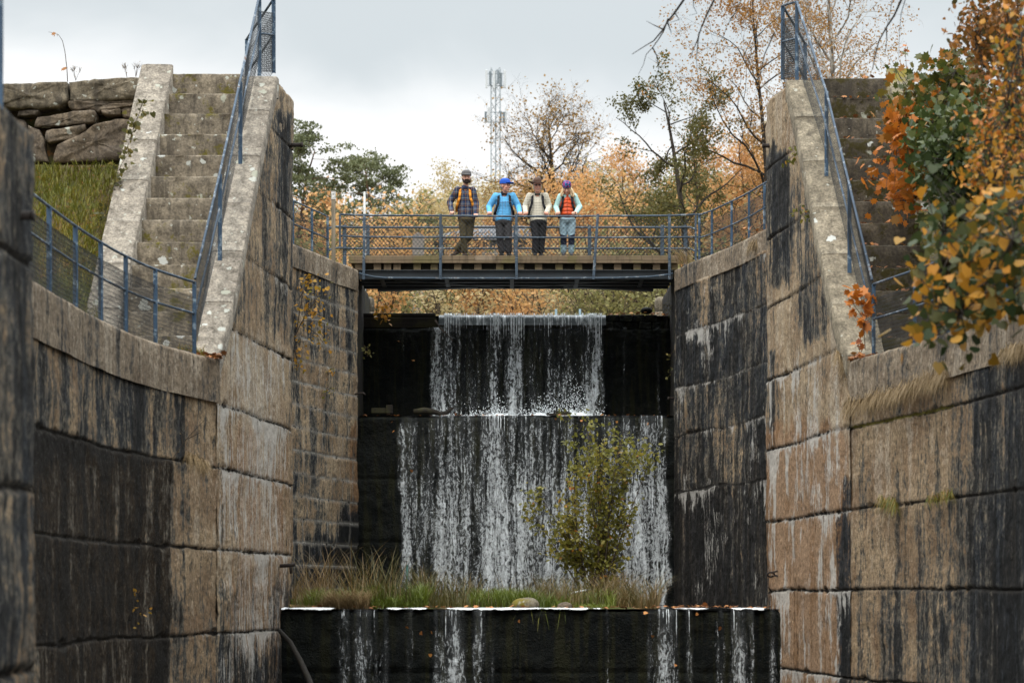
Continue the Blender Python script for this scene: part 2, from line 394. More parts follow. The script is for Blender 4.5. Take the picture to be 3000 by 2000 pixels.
M['timber_post'] = wood_mat('grey_post_timber', (0.28, 0.235, 0.17), (0.17, 0.14, 0.1), 0.25, 2)
M['timber_wet'] = wood_mat('wet_timber', (0.020, 0.016, 0.012), (0.010, 0.008, 0.007), 0.15)
M['blue_bridge'] = paint_mat('steel_blue_paint', (0.045, 0.070, 0.100), 0.45, (0.22, 0.26, 0.29))
M['white'] = plain_mat('white_paint', (0.75, 0.74, 0.71), 0.6, 0.08, 6.0, 0.05)
# ---------------------------------------------------------------- masonry
def resample(path, du):
    p = [Vector((a[0], a[1])) for a in path]
    pts = []
    for i in range(len(p) - 1):      # Catmull-Rom through the plan points
        p0 = p[i - 1] if i else p[0] * 2 - p[1]; p1 = p[i]; p2 = p[i + 1]; p3 = p[i + 2] if i + 2 < len(p) else p2 * 2 - p1
        for k in range(24):
            t = k / 24
            pts.append(0.5 * ((2 * p1) + (p2 - p0) * t + (2 * p0 - 5 * p1 + 4 * p2 - p3) * t * t + (3 * p1 - p0 - 3 * p2 + p3) * t ** 3))
    pts.append(p[-1])
    a = np.array([(q.x, q.y) for q in pts]); d = np.r_[0, np.cumsum(np.hypot(*np.diff(a, axis=0).T))]
    n = max(2, int(d[-1] / du)); u = np.linspace(0, d[-1], n + 1)
    return u, np.interp(u, d, a[:, 0]), np.interp(u, d, a[:, 1])

def region(px, py, x0, y0, x1, y1, f=40.0):
    return sstep(x0 - f, x0 + f, px) * (1 - sstep(x1 - f, x1 + f, px)) * sstep(y0 - f, y0 + f, py) * (1 - sstep(y1 - f, y1 + f, py))

def masonry(name, path, side, z0, ztop, courses, mat, parent=None, blocks=(1.6, 2.6), du=0.04, dz=0.03, depth=0.7,
            seed=1, paint=None, gw=0.02, gd=0.026, wob=0.03, rough=0.013, roundtop=0.0, chips=1.0, vj=0.35, proud=0.0, roundend=0.0):
    """a wall face along a plan path (near -> far); side = +1 when the face looks to +x"""
    rs = np.random.RandomState(seed)
    u1, x1, y1 = resample(path, du)
    tx = np.gradient(x1, u1); ty = np.gradient(y1, u1); L = np.hypot(tx, ty)
    nx, ny = (ty / L) * side, (-tx / L) * side
    zt1 = np.full_like(u1, ztop) if not callable(ztop) else np.array([ztop(a, b) for a, b in zip(x1, y1)])
    nz = int((zt1.max() - z0) / dz)
    t = np.linspace(0, 1, nz + 1)
    U = np.repeat(u1[:, None], nz + 1, 1); Zt = np.repeat(zt1[:, None], nz + 1, 1)
    Zz = z0 + t[None, :] * (Zt - z0)
    # displacement
    d = (fbm(U * 1.3, Zz * 1.3, seed) - 0.5) * 0.07 + (fbm(U * 6, Zz * 6, seed + 2, 5, 0.6) - 0.5) * rough * 2.6
    tone = np.full_like(U, 0.5)
    jd = np.full_like(U, 9.0); joint = np.zeros_like(U); moss = np.zeros_like(U); drip = np.zeros_like(U)
    lines = sorted(courses)
    wobl = [wob * 2 * (fbm(U * 0.9, U * 0 + i * 7.7, seed + i, 4) - 0.5) for i in range(len(lines))]
    chip = sstep(0.56, 0.82, fbm(U * 2.6, Zz * 2.6, seed + 3, 5, 0.6)) * chips
    for i, zl in enumerate(lines):
        dist = np.abs(Zz - zl - wobl[i])
        w = gw * (0.55 + 0.5 * vnoise(U * 6, U * 0 + i, seed) + 3.0 * chip)
        gr = 1 - sstep(w * 0.45, w * 1.0, dist)
        d -= gr * gd * (0.75 + 0.6 * chip)
        joint = np.maximum(joint, gr); jd = np.minimum(jd, dist - 0.022 * chip)
        below = zl + wobl[i] - Zz
        ln = 0.02 + 0.85 * (vnoise(U * 5.5, U * 0 + i * 3.1, seed + 4) * sstep(0.35, 0.65, fbm(U * 0.7, U * 0 + i * 5.3, seed + 6, 3))) ** 1.6
        drip = np.maximum(drip, np.where(below > -0.01, np.exp(-np.clip(below, 0, None) / ln), 0))
    # blocks inside each course
    bounds = [-1e9] + lines + [1e9]
    for i in range(len(bounds) - 1):
        lo = Zz >= bounds[i] + (wobl[i - 1] if i > 0 else 0); hi = Zz < bounds[i + 1] + (wobl[i] if i < len(lines) else 0)
        sel = lo & hi
        pos = -rs.uniform(0, blocks[0])
        while pos < u1[-1]:
            ln = rs.uniform(*blocks); b = sel & (U >= pos) & (U < pos + ln)
            d[b] += rs.uniform(-0.007, 0.007); tone[b] = rs.rand()
            nxt = pos + ln; wv = gw * (0.7 + 1.5 * chip)
            line = nxt + 0.012 * (vnoise(Zz * 5, Zz * 0 + i, seed) - 0.5)
            gr = (1 - sstep(wv * 0.4, wv * 1.0, np.abs(U - line))) * sel * vj
            d -= gr * gd * 0.8; joint = np.maximum(joint, gr); jd = np.where(sel, np.minimum(jd, np.abs(U - line) * 1.5 + 0.012 * (1 - vj) - 0.01 * chip), jd)
            pos = nxt
    if roundtop:
        k = np.clip((Zz - (Zt - roundtop)) / roundtop, 0, 1); d -= roundtop * (1 - np.sqrt(np.clip(1 - k * k, 0, 1)))
    if roundend:
        k = np.clip((U - (u1[-1] - roundend)) / roundend, 0, 1); d -= roundend * (1 - np.sqrt(np.clip(1 - k * k, 0, 1)))
    d += proud
    Xw = x1[:, None] + nx[:, None] * d; Yw = y1[:, None] + ny[:, None] * d
    at_ = dict(tone=tone, dark=np.full_like(U, 0.32), white=0.10 + 0.40 * drip, rust=np.zeros_like(U), wet=np.zeros_like(U), joint=joint * 0.25, moss=moss, jd=jd, mortar=np.zeros_like(U))
    PX = 1500 + Xw / Yw * FP; PY = HY - Zz / Yw * FP
    PX = PX + 70 * (fbm(U * 1.5, Zz * 0.8, seed + 1, 4) - 0.5); PY = PY + 110 * (fbm(U * 2.5, Zz * 1.5, seed + 2, 4) - 0.5)
    if paint: paint(at_, U, Zz, PX, PY, drip, joint)
    # top, and a back face
    n1 = len(u1); rows = [(Xw, Yw, Zz)]
    bx = x1 - nx * depth; by = y1 - ny * depth
    extra = [(Xw[:, -1] * 0.6 + bx * 0.4, Yw[:, -1] * 0.6 + by * 0.4, zt1 + 0.012 * (vnoise(u1 * 3, u1 * 0, seed) - 0.3)), (bx, by, zt1 - 0.005), (bx, by, np.full(n1, z0))]
    Xa = np.concatenate([Xw] + [e[0][:, None] for e in extra], 1); Ya = np.concatenate([Yw] + [e[1][:, None] for e in extra], 1)
    Za = np.concatenate([Zz] + [e[2][:, None] for e in extra], 1)
    m_ = Xa.shape[1]
    Ua = np.repeat(u1[:, None], m_, 1); Va = np.concatenate([Zz, Zt[:, -1:] + 0.3, Zt[:, -1:] + depth, Zt[:, -1:] + depth + 3], 1)
    for k in at_: at_[k] = np.clip(np.concatenate([at_[k]] + [at_[k][:, -1:] * f for f in (0.6, 0.5, 0.5)], 1), -0.1, 1.2 if k != 'jd' else 9)
    V = np.stack([Xa, Ya, Za], -1).reshape(-1, 3)
    idx = np.arange(n1 * m_).reshape(n1, m_)
    Fq = np.stack([idx[:-1, :-1], idx[1:, :-1], idx[1:, 1:], idx[:-1, 1:]], -1).reshape(-1, 4)
    if side < 0: Fq = Fq[:, ::-1]
    # end caps as triangles fans are skipped: ends butt into other masonry, so close them with one strip each
    fr, bk = idx[:, :nz + 1], idx[:, -1]
    caps = []
    for e in (0, -1):
        for j in range(nz): caps.append((fr[e, j], fr[e, j + 1], bk[e], bk[e]) if False else (fr[e, j], fr[e, j + 1], idx[e, -2], idx[e, -1]))
    return mesh_np(name, V, Fq, mat, parent, True, {k: v.reshape(-1) for k, v in at_.items()}, np.stack([Ua.ravel() + seed * 13.7, Va.ravel()], -1))

def end_face(name, p0, p1, z0, z1, mat, parent=None, seed=3, paint=None, courses=(), depth=0.5):
    """a straight wall face between two plan points (used for returns of the piers)"""
    return masonry(name, [p0, ((p0[0] + p1[0]) / 2, (p0[1] + p1[1]) / 2), p1], 1, z0, z1, list(courses), mat, parent, seed=seed, paint=paint, depth=depth, du=0.06, dz=0.05)

# the chamber's level joints (metres above the eye)
ZL = [-1.7, -0.53, 0.65, 1.80]
ZLP = [-1.7, -0.53, 0.65, 1.80, 2.69, 3.83, 5.0, 6.12, 7.27]
ZR = [-1.15, 0.08, 1.21, 2.36]
ZRP = [-1.15, 0.08, 1.21, 2.36, 3.50, 4.68, 5.80, 6.94]
PATH_LL = [(-4.1, 18.6), (-4.75, 21.0), (-4.98, 23.5), (-5.02, 25.5), (-4.99, 27.0), (-4.95, 28.4), (-4.86, 29.8), (-4.72, 31.1), (-4.50, 32.3), (-4.22, 33.5), (-4.13, 33.85)]
PATH_LP = [(-4.13, 33.8), (-4.02, 34.5), (-3.95, 35.2), (-3.88, 36.2), (-3.78, 37.2), (-3.68, 38.1), (-3.61, 38.9), (-3.58, 39.6)]
PATH_RL = [(3.95, 15.6), (4.25, 17.2), (4.65, 19.0), (5.3, 22.0), (5.72, 25.0), (5.77, 27.2), (5.67, 28.6), (5.45, 30.3), (5.14, 32.0), (4.84, 33.5), (4.74, 34.0)]
PATH_RP = [(4.74, 33.9), (4.62, 34.5), (4.57, 35.0), (4.50, 35.8), (4.42, 37.0), (4.34, 37.9), (4.21, 38.8), (4.15, 39.6)]
PATH_LU = [(-4.3, 39.7), (-4.95, 41.5), (-5.25, 44.0), (-5.15, 46.5), (-4.75, 48.6), (-4.45, 49.6), (-4.07, 51.0), (-3.74, 52.3), (-3.53, 53.0), (-3.41, 53.5)]
PATH_RU = [(4.7, 39.7), (5.25, 41.5), (5.5, 44.0), (5.25, 46.2), (4.97, 47.4), (4.63, 49.3), (4.23, 50.9), (3.90, 52.1), (3.71, 52.9), (3.59, 53.5)]
def path_x(path, Y):
    ys = [p[1] for p in path]; xs = [p[0] for p in path]
    return float(np.interp(Y, ys, xs))
def slope_l(x, Y): return min(max(3.36 + 1.185 * (Y - 33.85), 3.36), 8.10)
def slope_r(x, Y): return min(max(3.36 + 1.185 * (Y - 33.95), 3.36), 8.05)

def paint_ll(a, U, Z, px, py, drip, joint):
    up = region(px, py, 60, 900, 640, 1330, 60)
    a['dark'] += 0.32 * region(px, py, -300, 1000, 520, 1340, 50) + 0.22 * region(px, py, 520, 1000, 900, 1330, 60)
    low = region(px, py, -400, 900, 500, 2300, 26) * (1 - sstep(1.78, 1.83, Z))
    a['dark'] += 0.58 * low; a['wet'] += low; a['rust'] += 0.25 * low
    a['white'] -= 0.30 * low
    a['white'] += 0.55 * low * np.exp(-np.abs(Z - 0.66) / 0.035) * (vnoise(U * 9, U * 0) > 0.45) + 0.5 * low * np.exp(-np.abs(Z + 0.52) / 0.03) * (vnoise(U * 9, U * 0 + 4) > 0.5)  # broken pale dashes imitate droplets glistening along the wet joints
    r = region(px, py, 500, 1330, 900, 2300, 40)
    a['dark'] += 0.10 * r; a['white'] += 0.36 * r; a['rust'] += 0.35 * region(px, py, 640, 1330, 900, 2300, 40)
    a['white'] += 0.12 * up
def paint_lp(a, U, Z, px, py, drip, joint):
    a['dark'] += 0.04 + 0.34 * region(px, py, 780, 330, 870, 1000, 30) + 0.1 * region(px, py, 640, 330, 780, 1000, 30)
    a['white'] += 0.26 + 0.34 * region(px, py, 560, 1000, 870, 2100, 60) + 0.1 * region(px, py, 780, 500, 870, 1000, 40)
    a['dark'] -= 0.22 * region(px, py, 690, 960, 830, 1900, 40); a['white'] += 0.12 * region(px, py, 690, 960, 830, 1900, 40)
    a['rust'] += 0.42 * region(px, py, 660, 1250, 880, 2100, 50) + 0.12
    cap = region(px, py, 400, 100, 900, 345, 25); a['dark'] -= 0.2 * cap; a['white'] -= 0.2 * cap
    a['dark'] += 0.35 * region(px, py, 560, 1700, 900, 2300, 60)
def paint_rl(a, U, Z, px, py, drip, joint):
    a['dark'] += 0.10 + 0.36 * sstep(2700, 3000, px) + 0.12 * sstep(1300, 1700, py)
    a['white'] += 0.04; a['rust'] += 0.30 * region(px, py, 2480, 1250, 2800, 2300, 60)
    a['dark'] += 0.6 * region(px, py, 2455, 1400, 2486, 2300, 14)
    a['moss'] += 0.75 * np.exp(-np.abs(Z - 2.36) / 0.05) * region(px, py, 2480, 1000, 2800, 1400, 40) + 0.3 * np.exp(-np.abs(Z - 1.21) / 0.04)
def paint_rp(a, U, Z, px, py, drip, joint):
    a['dark'] += -0.06 + 0.50 * region(px, py, 2230, 430, 2330, 830, 26) + 0.34 * region(px, py, 2350, 480, 2430, 1000, 20)
    low = region(px, py, 2200, 1250, 2485, 2300, 60)
    a['rust'] += 0.95 * low + 0.25 * region(px, py, 2200, 1050, 2485, 1290, 40); a['dark'] -= 0.22 * low
    a['white'] += (0.22 + 0.55 * sstep(0.48, 0.64, fbm(U * 3.4, Z * 0.9, 4, 5, 0.62))) * region(px, py, 2200, 1030, 2485, 2300, 40) + 0.42 * drip * sstep(1000, 1100, py)
    a['dark'] += 0.30 * sstep(0.5, 0.7, fbm(U * 4.0, Z * 0.35, 6, 4, 0.6)) * low
    a['dark'] += 0.7 * region(px, py, 2455, 1400, 2500, 2300, 12) + 0.3 * region(px, py, 2230, 1030, 2275, 2100, 12)
    cap = region(px, py, 2200, 150, 2400, 420, 25); a['dark'] -= 0.1 * cap; a['white'] -= 0.2 * cap
def paint_lu(a, U, Z, px, py, drip, joint):
    a['white'] += 0.12; a['mortar'] += np.where(py > 880, 1.0, 0.4); a['joint'] *= 0.3
    a['dark'] += 0.16 + 0.14 * region(px, py, 840, 780, 1070, 1050, 50) + 0.55 * region(px, py, 990, 1480, 1100, 2000, 40) + 0.5 * region(px, py, 880, 1580, 1100, 2000, 40)
    a['rust'] += 0.8 * region(px, py, 1020, 1230, 1100, 2000, 18) + 0.3 * region(px, py, 940, 1600, 1100, 2000, 40)
    a['moss'] += 0.35 * region(px, py, 1046, 700, 1100, 2000, 6)
def paint_ru(a, U, Z, px, py, drip, joint):
    cop = region(px, py, 1900, 600, 2300, 900, 30) * (Z > 6.72)
    a['dark'] += 0.44 - 0.36 * cop + 0.12 * sstep(1300, 1600, py)
    a['white'] += 0.30 + 0.10 * drip - 0.3 * cop + 0.35 * sstep(0.52, 0.72, fbm(U * 0.9, Z * 1.1, 5, 5, 0.6)); a['jd'] += 0.010 - 0.12 * sstep(1350, 1600, py)
    a['rust'] += 0.5 * region(px, py, 1960, 1500, 2020, 2000, 18) + 0.25 * region(px, py, 2140, 1650, 2240, 1800, 30)
    a['wet'] += 0.35 * sstep(1200, 1500, py)
def paint_cop(a, U, Z, px, py, drip, joint):
    a['dark'] += 0.06; a['white'] -= 0.05
    a['white'] += 0.15 * (fbm(U * 12, Z * 0.5, 3) > 0.56)
def paint_fg(a, U, Z, px, py, drip, joint):
    a['dark'] += 0.14 + 0.24 * sstep(400, 800, py); a['white'] -= 0.02; a['rust'] += 0.25 * sstep(1400, 1800, py)

# left lower chamber wall and its coping
wl = empty('chamber_wall', (-4.9, 27, -2.2), 'curved black-streaked masonry wall under the blue railing, dark and wet at its foot', 'wall')
masonry('masonry', PATH_LL, 1, -2.2, 2.76, ZL, M['wall'], wl, (1.5, 2.6), seed=1, paint=paint_ll, gw=0.024, gd=0.034, dz=0.022)
masonry('coping', PATH_LL, 1, 2.70, 3.31, [], M['coping'], wl, (0.75, 1.25), seed=2, paint=paint_cop, roundtop=0.05, gd=0.022, gw=0.016, du=0.025, dz=0.025, proud=0.03, depth=0.75, vj=0.45, chips=0.6)
# left pier with its cap
pl = empty('gate_pier', (-3.9, 36.5, -2.2), 'tall streaked stone pier with rounded corner beside the lichen-spotted steps', 'pier')
masonry('masonry', PATH_LP, 1, -2.2, slope_l, ZLP, M['wall_pale'], pl, (1.3, 2.4), seed=3, paint=paint_lp, gw=0.022, gd=0.034, depth=0.36, roundend=0.10, dz=0.024, roundtop=0.05)
masonry('return_face', [(-3.62, 39.62), (-4.4, 39.75), (-5.3, 39.7)], 1, -0.8, 8.05, ZLP, M['wall_pale'], pl, seed=5, du=0.08, dz=0.06, depth=0.5)
# right lower chamber wall and coping
wr = empty('chamber_wall', (5.5, 27, -2.2), 'curved brown and black masonry wall with a hanging fringe of dry grass', 'wall')
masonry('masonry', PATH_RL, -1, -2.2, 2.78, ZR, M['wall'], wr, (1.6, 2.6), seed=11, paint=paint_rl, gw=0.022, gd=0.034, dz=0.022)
masonry('coping', PATH_RL, -1, 2.72, 3.30, [], M['coping'], wr, (0.9, 1.5), seed=12, paint=paint_cop, roundtop=0.06, gd=0.022, gw=0.016, du=0.025, dz=0.025, proud=0.03, depth=0.75, vj=0.45, chips=0.6)
pr = empty('gate_pier', (4.4, 36.5, -2.2), 'tall red-brown stone pier with white lime runs beside the mossy steps', 'pier')
masonry('masonry', PATH_RP, -1, -2.2, slope_r, ZRP, M['wall_pale'], pr, (1.3, 2.4), seed=13, paint=paint_rp, gw=0.022, gd=0.034, depth=0.45, roundend=0.10, dz=0.024, roundtop=0.05)
masonry('return_face', [(4.19, 39.62), (5.0, 39.75), (6.0, 39.7)], -1, -0.8, 8.0, ZRP, M['wall_pale'], pr, seed=15, du=0.08, dz=0.06, depth=0.5)
# upper chamber walls
ul = empty('chamber_wall', (-4.6, 47, -0.8), 'pale block wall of small courses left of the waterfall, below the footbridge', 'wall')
masonry('masonry', PATH_LU, 1, -0.8, 6.76, [-0.3 + 0.47 * i for i in range(1, 15)], M['wall_pale'], ul, (0.5, 1.0), seed=21, paint=paint_lu, gw=0.022, gd=0.02, du=0.05, dz=0.035, vj=0.9, wob=0.02)
masonry('coping', PATH_LU, 1, 6.72, 7.21, [], M['coping'], ul, (1.0, 1.5), seed=22, paint=paint_cop, roundtop=0.06, roundend=0.08, gd=0.02, gw=0.018, proud=0.03, dz=0.03)
masonry('recess_face', [(-3.45, 53.52), (-3.43, 55.0), (-3.43, 58.5)], 1, 3.4, 7.16, [], M['timber_wet'], ul, seed=23, du=0.1, dz=0.1)
ur = empty('chamber_wall', (4.6, 47, -0.8), 'black sooty wall with white lime runs right of the waterfall', 'wall')
masonry('masonry', PATH_RU, -1, -0.8, 6.76, [2.30, 3.50, 4.55, 5.72], M['wall'], ur, (2.2, 4.0), seed=24, paint=paint_ru, wob=0.07, gw=0.014, gd=0.018, du=0.045, dz=0.03, rough=0.018, chips=1.6)
masonry('coping', PATH_RU, -1, 6.72, 7.21, [], M['coping'], ur, (1.2, 1.8), seed=25, paint=paint_cop, roundtop=0.07, roundend=0.1, gd=0.02, gw=0.018, proud=0.03, dz=0.03)
masonry('recess_face', [(3.66, 53.52), (3.64, 55.0), (3.64, 58.5)], -1, 3.4, 7.16, [], M['timber_wet'], ur, seed=26, du=0.1, dz=0.1)
# near pier of the lower gate, at the left edge of the view
fg = empty('gate_pier', (-3.6, 16, -2.2), 'dark out-of-focus stone pier close by at the left edge', 'pier')
masonry('masonry', [(-3.42, 13.6), (-3.36, 15.2), (-3.345, 17.0)], 1, -2.2, 3.26, [-0.53, 0.72, 2.31], M['wall'], fg, (1.5, 2.2), seed=31, paint=paint_fg, gw=0.03, gd=0.06, roundtop=0.05, roundend=0.06, depth=0.6)
masonry('return_face', [(-3.40, 17.02), (-3.9, 17.06), (-4.5, 17.05)], 1, -2.2, 3.22, [-0.53, 0.72, 2.31], M['wall'], fg, seed=32, du=0.06, dz=0.06, paint=paint_fg)

# ---------------------------------------------------------------- stairs
def stairs(label, sgn, Y0, z0, n, rise, tread, xin0, xin1, xout0, xout1, mat, strin, strout, pierpath, slope, sw_out, lbl_out, ytop):
    st = empty('stone_staircase', ((xin0 + xout0) / 2, Y0, 3.3), label, 'stairs')
    for k in range(-1, n):
        t = max(k, 0) / (n - 1); y = Y0 + tread * k; z = z0 + rise * k
        if k == -1: z = z0 - rise
        a = xin0 + (xin1 - xin0) * t; b = xout0 + (xout1 - xout0) * t
        lo, hi = min(a, b), max(a, b)
        last = k == n - 1
        nseg = 26; V = []; rs = np.random.RandomState(int(400 + k + 50 * sgn))
        xs = np.linspace(lo, hi, nseg)
        prof = [(0.0, z - rise - 0.06), (0.0, z - rise * 0.7), (0.0, z - rise * 0.35), (0.0, z - 0.02), (0.008, z - 0.005), (0.03, z), (tread * 0.5, z + 0.004), (tread + 0.12 if not last else 1.9, z)]
        for xx in xs:
            for j, (dy, zz) in enumerate(prof):
                w = (vnoise(xx * 4 + k * 5, j * 1.7, 1) - 0.5) * 0.03
                w2 = (vnoise(xx * 11 + k * 7, j * 2.7, 2) - 0.5) * 0.016
                V.append((xx, y + dy + (w + w2 if j < 6 else 0), zz + (w2 * 0.9 if 2 < j < 7 else 0)))
        m_ = len(prof); idx = np.arange(nseg * m_).reshape(nseg, m_)
        Fq = np.stack([idx[:-1, :-1], idx[1:, :-1], idx[1:, 1:], idx[:-1, 1:]], -1).reshape(-1, 4)
        mesh_np('step', V, Fq, mat, st, True)
    # body under the treads
    # stringers: slabs with cross joints
    def stringer(f_l, f_r, zf, mat, lab, ya, yb, nblk, drop, seed):
        obs = []
        for i in range(nblk):
            y0 = ya + (yb - ya) * i / nblk + 0.006; y1 = ya + (yb - ya) * (i + 1) / nblk - 0.006
            ys = np.linspace(y0, y1, 10); V = []
            for yy in ys:
                l, r = f_l(yy), f_r(yy); zt = zf(yy) + 0.012 * (vnoise(yy * 3, seed + i, 4) - 0.5) + 0.006 * ((i * 37) % 3 - 1)
                e = 0.0 if 0 < (yy - y0) < (y1 - y0) else 0.008
                xs_ = [l, l, l + 0.02] + [l + (r - l) * q for q in (0.2, 0.4, 0.6, 0.8)] + [r - 0.02, r, r]
                zs_ = [zt - drop, zt - 0.02 - e, zt - e] + [zt + 0.006 * (vnoise(yy * 5 + q, q * 9 + seed, 2) - 0.5) for q in range(4)] + [zt - e, zt - 0.02 - e, zt - drop]
                V += [(a_, yy, b_) for a_, b_ in zip(xs_, zs_)]
            m_ = 10; idx = np.arange(len(ys) * m_).reshape(len(ys), m_)
            Fq = np.stack([idx[:-1, :-1], idx[:-1, 1:], idx[1:, 1:], idx[1:, :-1]], -1).reshape(-1, 4)
            Vn = np.array(V)
            e0 = [tuple(idx[0]), tuple(idx[-1])[::-1]]
            obs.append((Vn, Fq, e0))
        mb = MB()
        for Vn, Fq, e0 in obs:
            mb.add([Vector(v) for v in Vn], [tuple(f) for f in Fq] + e0)
        o = mb.build('stringer', mat, st, True)
        for p in o.data.polygons: p.use_smooth = len(p.vertices) == 4
        if lab: o['label'] = lab
    yt = ytop
    f_in = lambda y: xin0 + (xin1 - xin0) * (y - Y0) / (yt - Y0)
    f_p = lambda y: path_x(pierpath, y) + 0.035 * sgn * -1
    zf = lambda y: slope(0, y) + 0.03
    if sgn < 0: stringer(f_in, lambda y: path_x(pierpath, y) + 0.03, zf, strin, None, 33.84, 38.0, 6, 0.34, 3)
    else: stringer(lambda y: path_x(pierpath, y) - 0.03, f_in, zf, strin, None, 33.94, 38.0, 6, 0.34, 4)
    f_o = lambda y: xout0 + (xout1 - xout0) * (y - Y0) / (yt - Y0)
    zo = lambda y: z0 + rise / tread * (y - Y0) + 0.13
    if sgn < 0: stringer(lambda y: f_o(y) - sw_out, f_o, zo, strout, lbl_out, Y0 - 0.35, yt + 0.03, 7, 1.3, 5)
    else: stringer(f_o, lambda y: f_o(y) + sw_out, zo, strout, lbl_out, Y0 - 0.35, yt + 0.03, 7, 1.3, 6)
    return st
stairs('straight flight of pale lichen-spotted granite steps on the left bank', -1, 34.3, 3.69, 13, 0.3775, 0.315, -4.42, -4.25, -5.60, -5.34, M['step'], M['stringer'], M['stringer'],
       PATH_LP, slope_l, 0.50, None, 38.08)
stairs('flight of dark moss-covered stone steps on the right bank, half hidden by leaves', 1, 34.4, 3.67, 13, 0.3735, 0.308, 5.20, 4.88, 6.18, 5.90, M['step_mossy_shaded'], M['stringer_r'], M['stringer_moss'],
       PATH_RP, slope_r, 0.40, 'outer stringer covered in yellow-green moss', 38.1)
# caps of the piers: the level block at the head of each stringer
def pier_cap(parent, path, side, inner, mat, zt, ya, seed):
    pts = [(path_x(path, y), y) for y in np.linspace(ya, 39.58, 9)]
    o = masonry('cap', pts, side, zt - 0.80, zt + 0.03, [], mat, parent, (1.4, 2.0), seed=seed, du=0.04, dz=0.035, depth=inner, proud=-0.03, roundtop=0.06, roundend=0.12, gd=0.0, paint=paint_cop)
pier_cap(pl, PATH_LP, 1, 0.62, M['coping'], 8.10, 38.02, 41)
pier_cap(pr, PATH_RP, -1, 0.72, M['coping'], 8.05, 38.02, 42)

# ---------------------------------------------------------------- dry-stone wall on the left
ds = empty('dry_stone_wall', (-7.6, 38.4, 6.6), 'old dry-stone retaining wall of rough slabs with open gaps, left of the stairs', 'wall')
def rock(poly, Y, thick, mat, name, seed, zoff=0.0):
    """rough slab: an outline in the wall's plane (x, z), pillowed and broken by noise"""
    n = len(poly); cx = sum(p[0] for p in poly) / n; cz = sum(p[1] for p in poly) / n
    dense = []
    for i in range(n):
        a, b = poly[i], poly[(i + 1) % n]; k = max(2, int(math.hypot(b[0] - a[0], b[1] - a[1]) / 0.07))
        for j in range(k): dense.append((a[0] + (b[0] - a[0]) * j / k, a[1] + (b[1] - a[1]) * j / k))
    N = len(dense); V = []
    rings = [(1.0, thick), (1.01, 0.06), (0.995, 0.012), (0.95, -0.002), (0.8, -0.012), (0.55, -0.014), (0.28, -0.015), (0.12, -0.015)]
    for s_, dy in rings:
        for (x, z) in dense:
            nn = (fbm(x * 5 + seed, z * 5, seed, 3) - 0.5)
            n2 = fbm(x * 14 + seed, z * 14, seed + 2, 2) - 0.5; xx = cx + (x - cx) * s_ * (1 + 0.05 * nn) + 0.03 * n2; zz = cz + (z - cz) * s_ * (1 + 0.12 * nn) + 0.03 * n2
            V.append((xx, Y + dy + (0.20 * (fbm(xx * 2.2 + seed, zz * 4.0, seed, 5, 0.62) - 0.5) + 0.05 * (fbm(xx * 9 + seed, zz * 16, seed + 1, 3) - 0.5)) * (1 if dy < 0.5 else 0), zz))
    V.append((cx, Y - 0.04 + 0.16 * (fbm(cx * 2.2 + seed, cz * 4.0, seed, 4) - 0.5), cz))
    Fs = [(r_ * N + j, r_ * N + (j + 1) % N, (r_ + 1) * N + (j + 1) % N, (r_ + 1) * N + j) for r_ in range(len(rings) - 1) for j in range(N)]
    Fs += [((len(rings) - 1) * N + j, (len(rings) - 1) * N + (j + 1) % N, len(V) - 1) for j in range(N)]
    mb = MB(); mb.add(V, Fs)
    o = mb.build(name, mat, ds, True)
    return o
def zpoly(pts, Y, sx=450 / 1357, ox=0, oy=180): return [(X(ox + a * sx, Y), Zp(oy + b * sx, Y)) for a, b in pts]
YD = 38.35
stones = [
    ('coping_slab', [(-120, 215), (60, 205), (300, 193), (588, 180), (600, 335), (520, 400), (330, 412), (150, 412), (-120, 420)], 0.0, 'dry_coping'),
    ('coping_slab', [(606, 180), (830, 160), (1000, 148), (1240, 142), (1300, 150), (1290, 330), (900, 345), (660, 352), (615, 335)], 0.03, 'dry_coping'),
    ('stone', [(150, 430), (290, 425), (340, 440), (325, 475), (240, 482), (150, 478)], 0.05, 'drystone'),
    ('stone', [(590, 345), (700, 350), (1180, 338), (1290, 340), (1290, 380), (860, 445), (820, 425), (640, 430), (600, 405)], 0.06, 'drystone'),
    ('stone', [(895, 432), (1060, 420), (1066, 468), (930, 476), (893, 462)], 0.02, 'drystone'),
    ('stone', [(1066, 415), (1290, 385), (1290, 500), (1180, 508), (1080, 492)], 0.08, 'drystone'),
    ('stone', [(325, 492), (480, 468), (640, 440), (835, 430), (848, 470), (830, 538), (760, 548), (600, 560), (420, 575), (300, 570)], 0.02, 'drystone'),
    ('stone', [(408, 610), (560, 585), (745, 555), (752, 600), (690, 640), (680, 680), (520, 705), (430, 722), (402, 690)], -0.03, 'drystone'),
    ('stone', [(250, 560), (345, 600), (395, 690), (400, 800), (440, 890), (250, 890)], 0.05, 'drystone'),
    ('stone', [(690, 655), (840, 555), (1020, 512), (1130, 506), (1290, 520), (1290, 860), (1000, 868), (700, 885), (470, 895), (468, 860), (500, 745), (560, 715)], 0.0, 'drystone'),
    ('coping_slab', [(-900, 235), (-500, 225), (-135, 212), (-135, 418), (-500, 430), (-900, 440)], 0.02, 'dry_coping'),
    ('stone', [(-620, 480), (-420, 470), (-215, 475), (-215, 890), (-640, 890)], 0.03, 'drystone'),
    ('stone', [(-900, 480), (-640, 490), (-660, 890), (-900, 890)], 0.06, 'drystone'),
    ('stone', [(-200, 470), (200, 500), (240, 560), (240, 890), (-200, 890)], 0.08, 'drystone'),
]
for i, (nm, pts, dy, mt) in enumerate(stones):
    rock(zpoly(pts, YD + dy), YD + dy, 0.7, M[mt], nm, 60 + i)
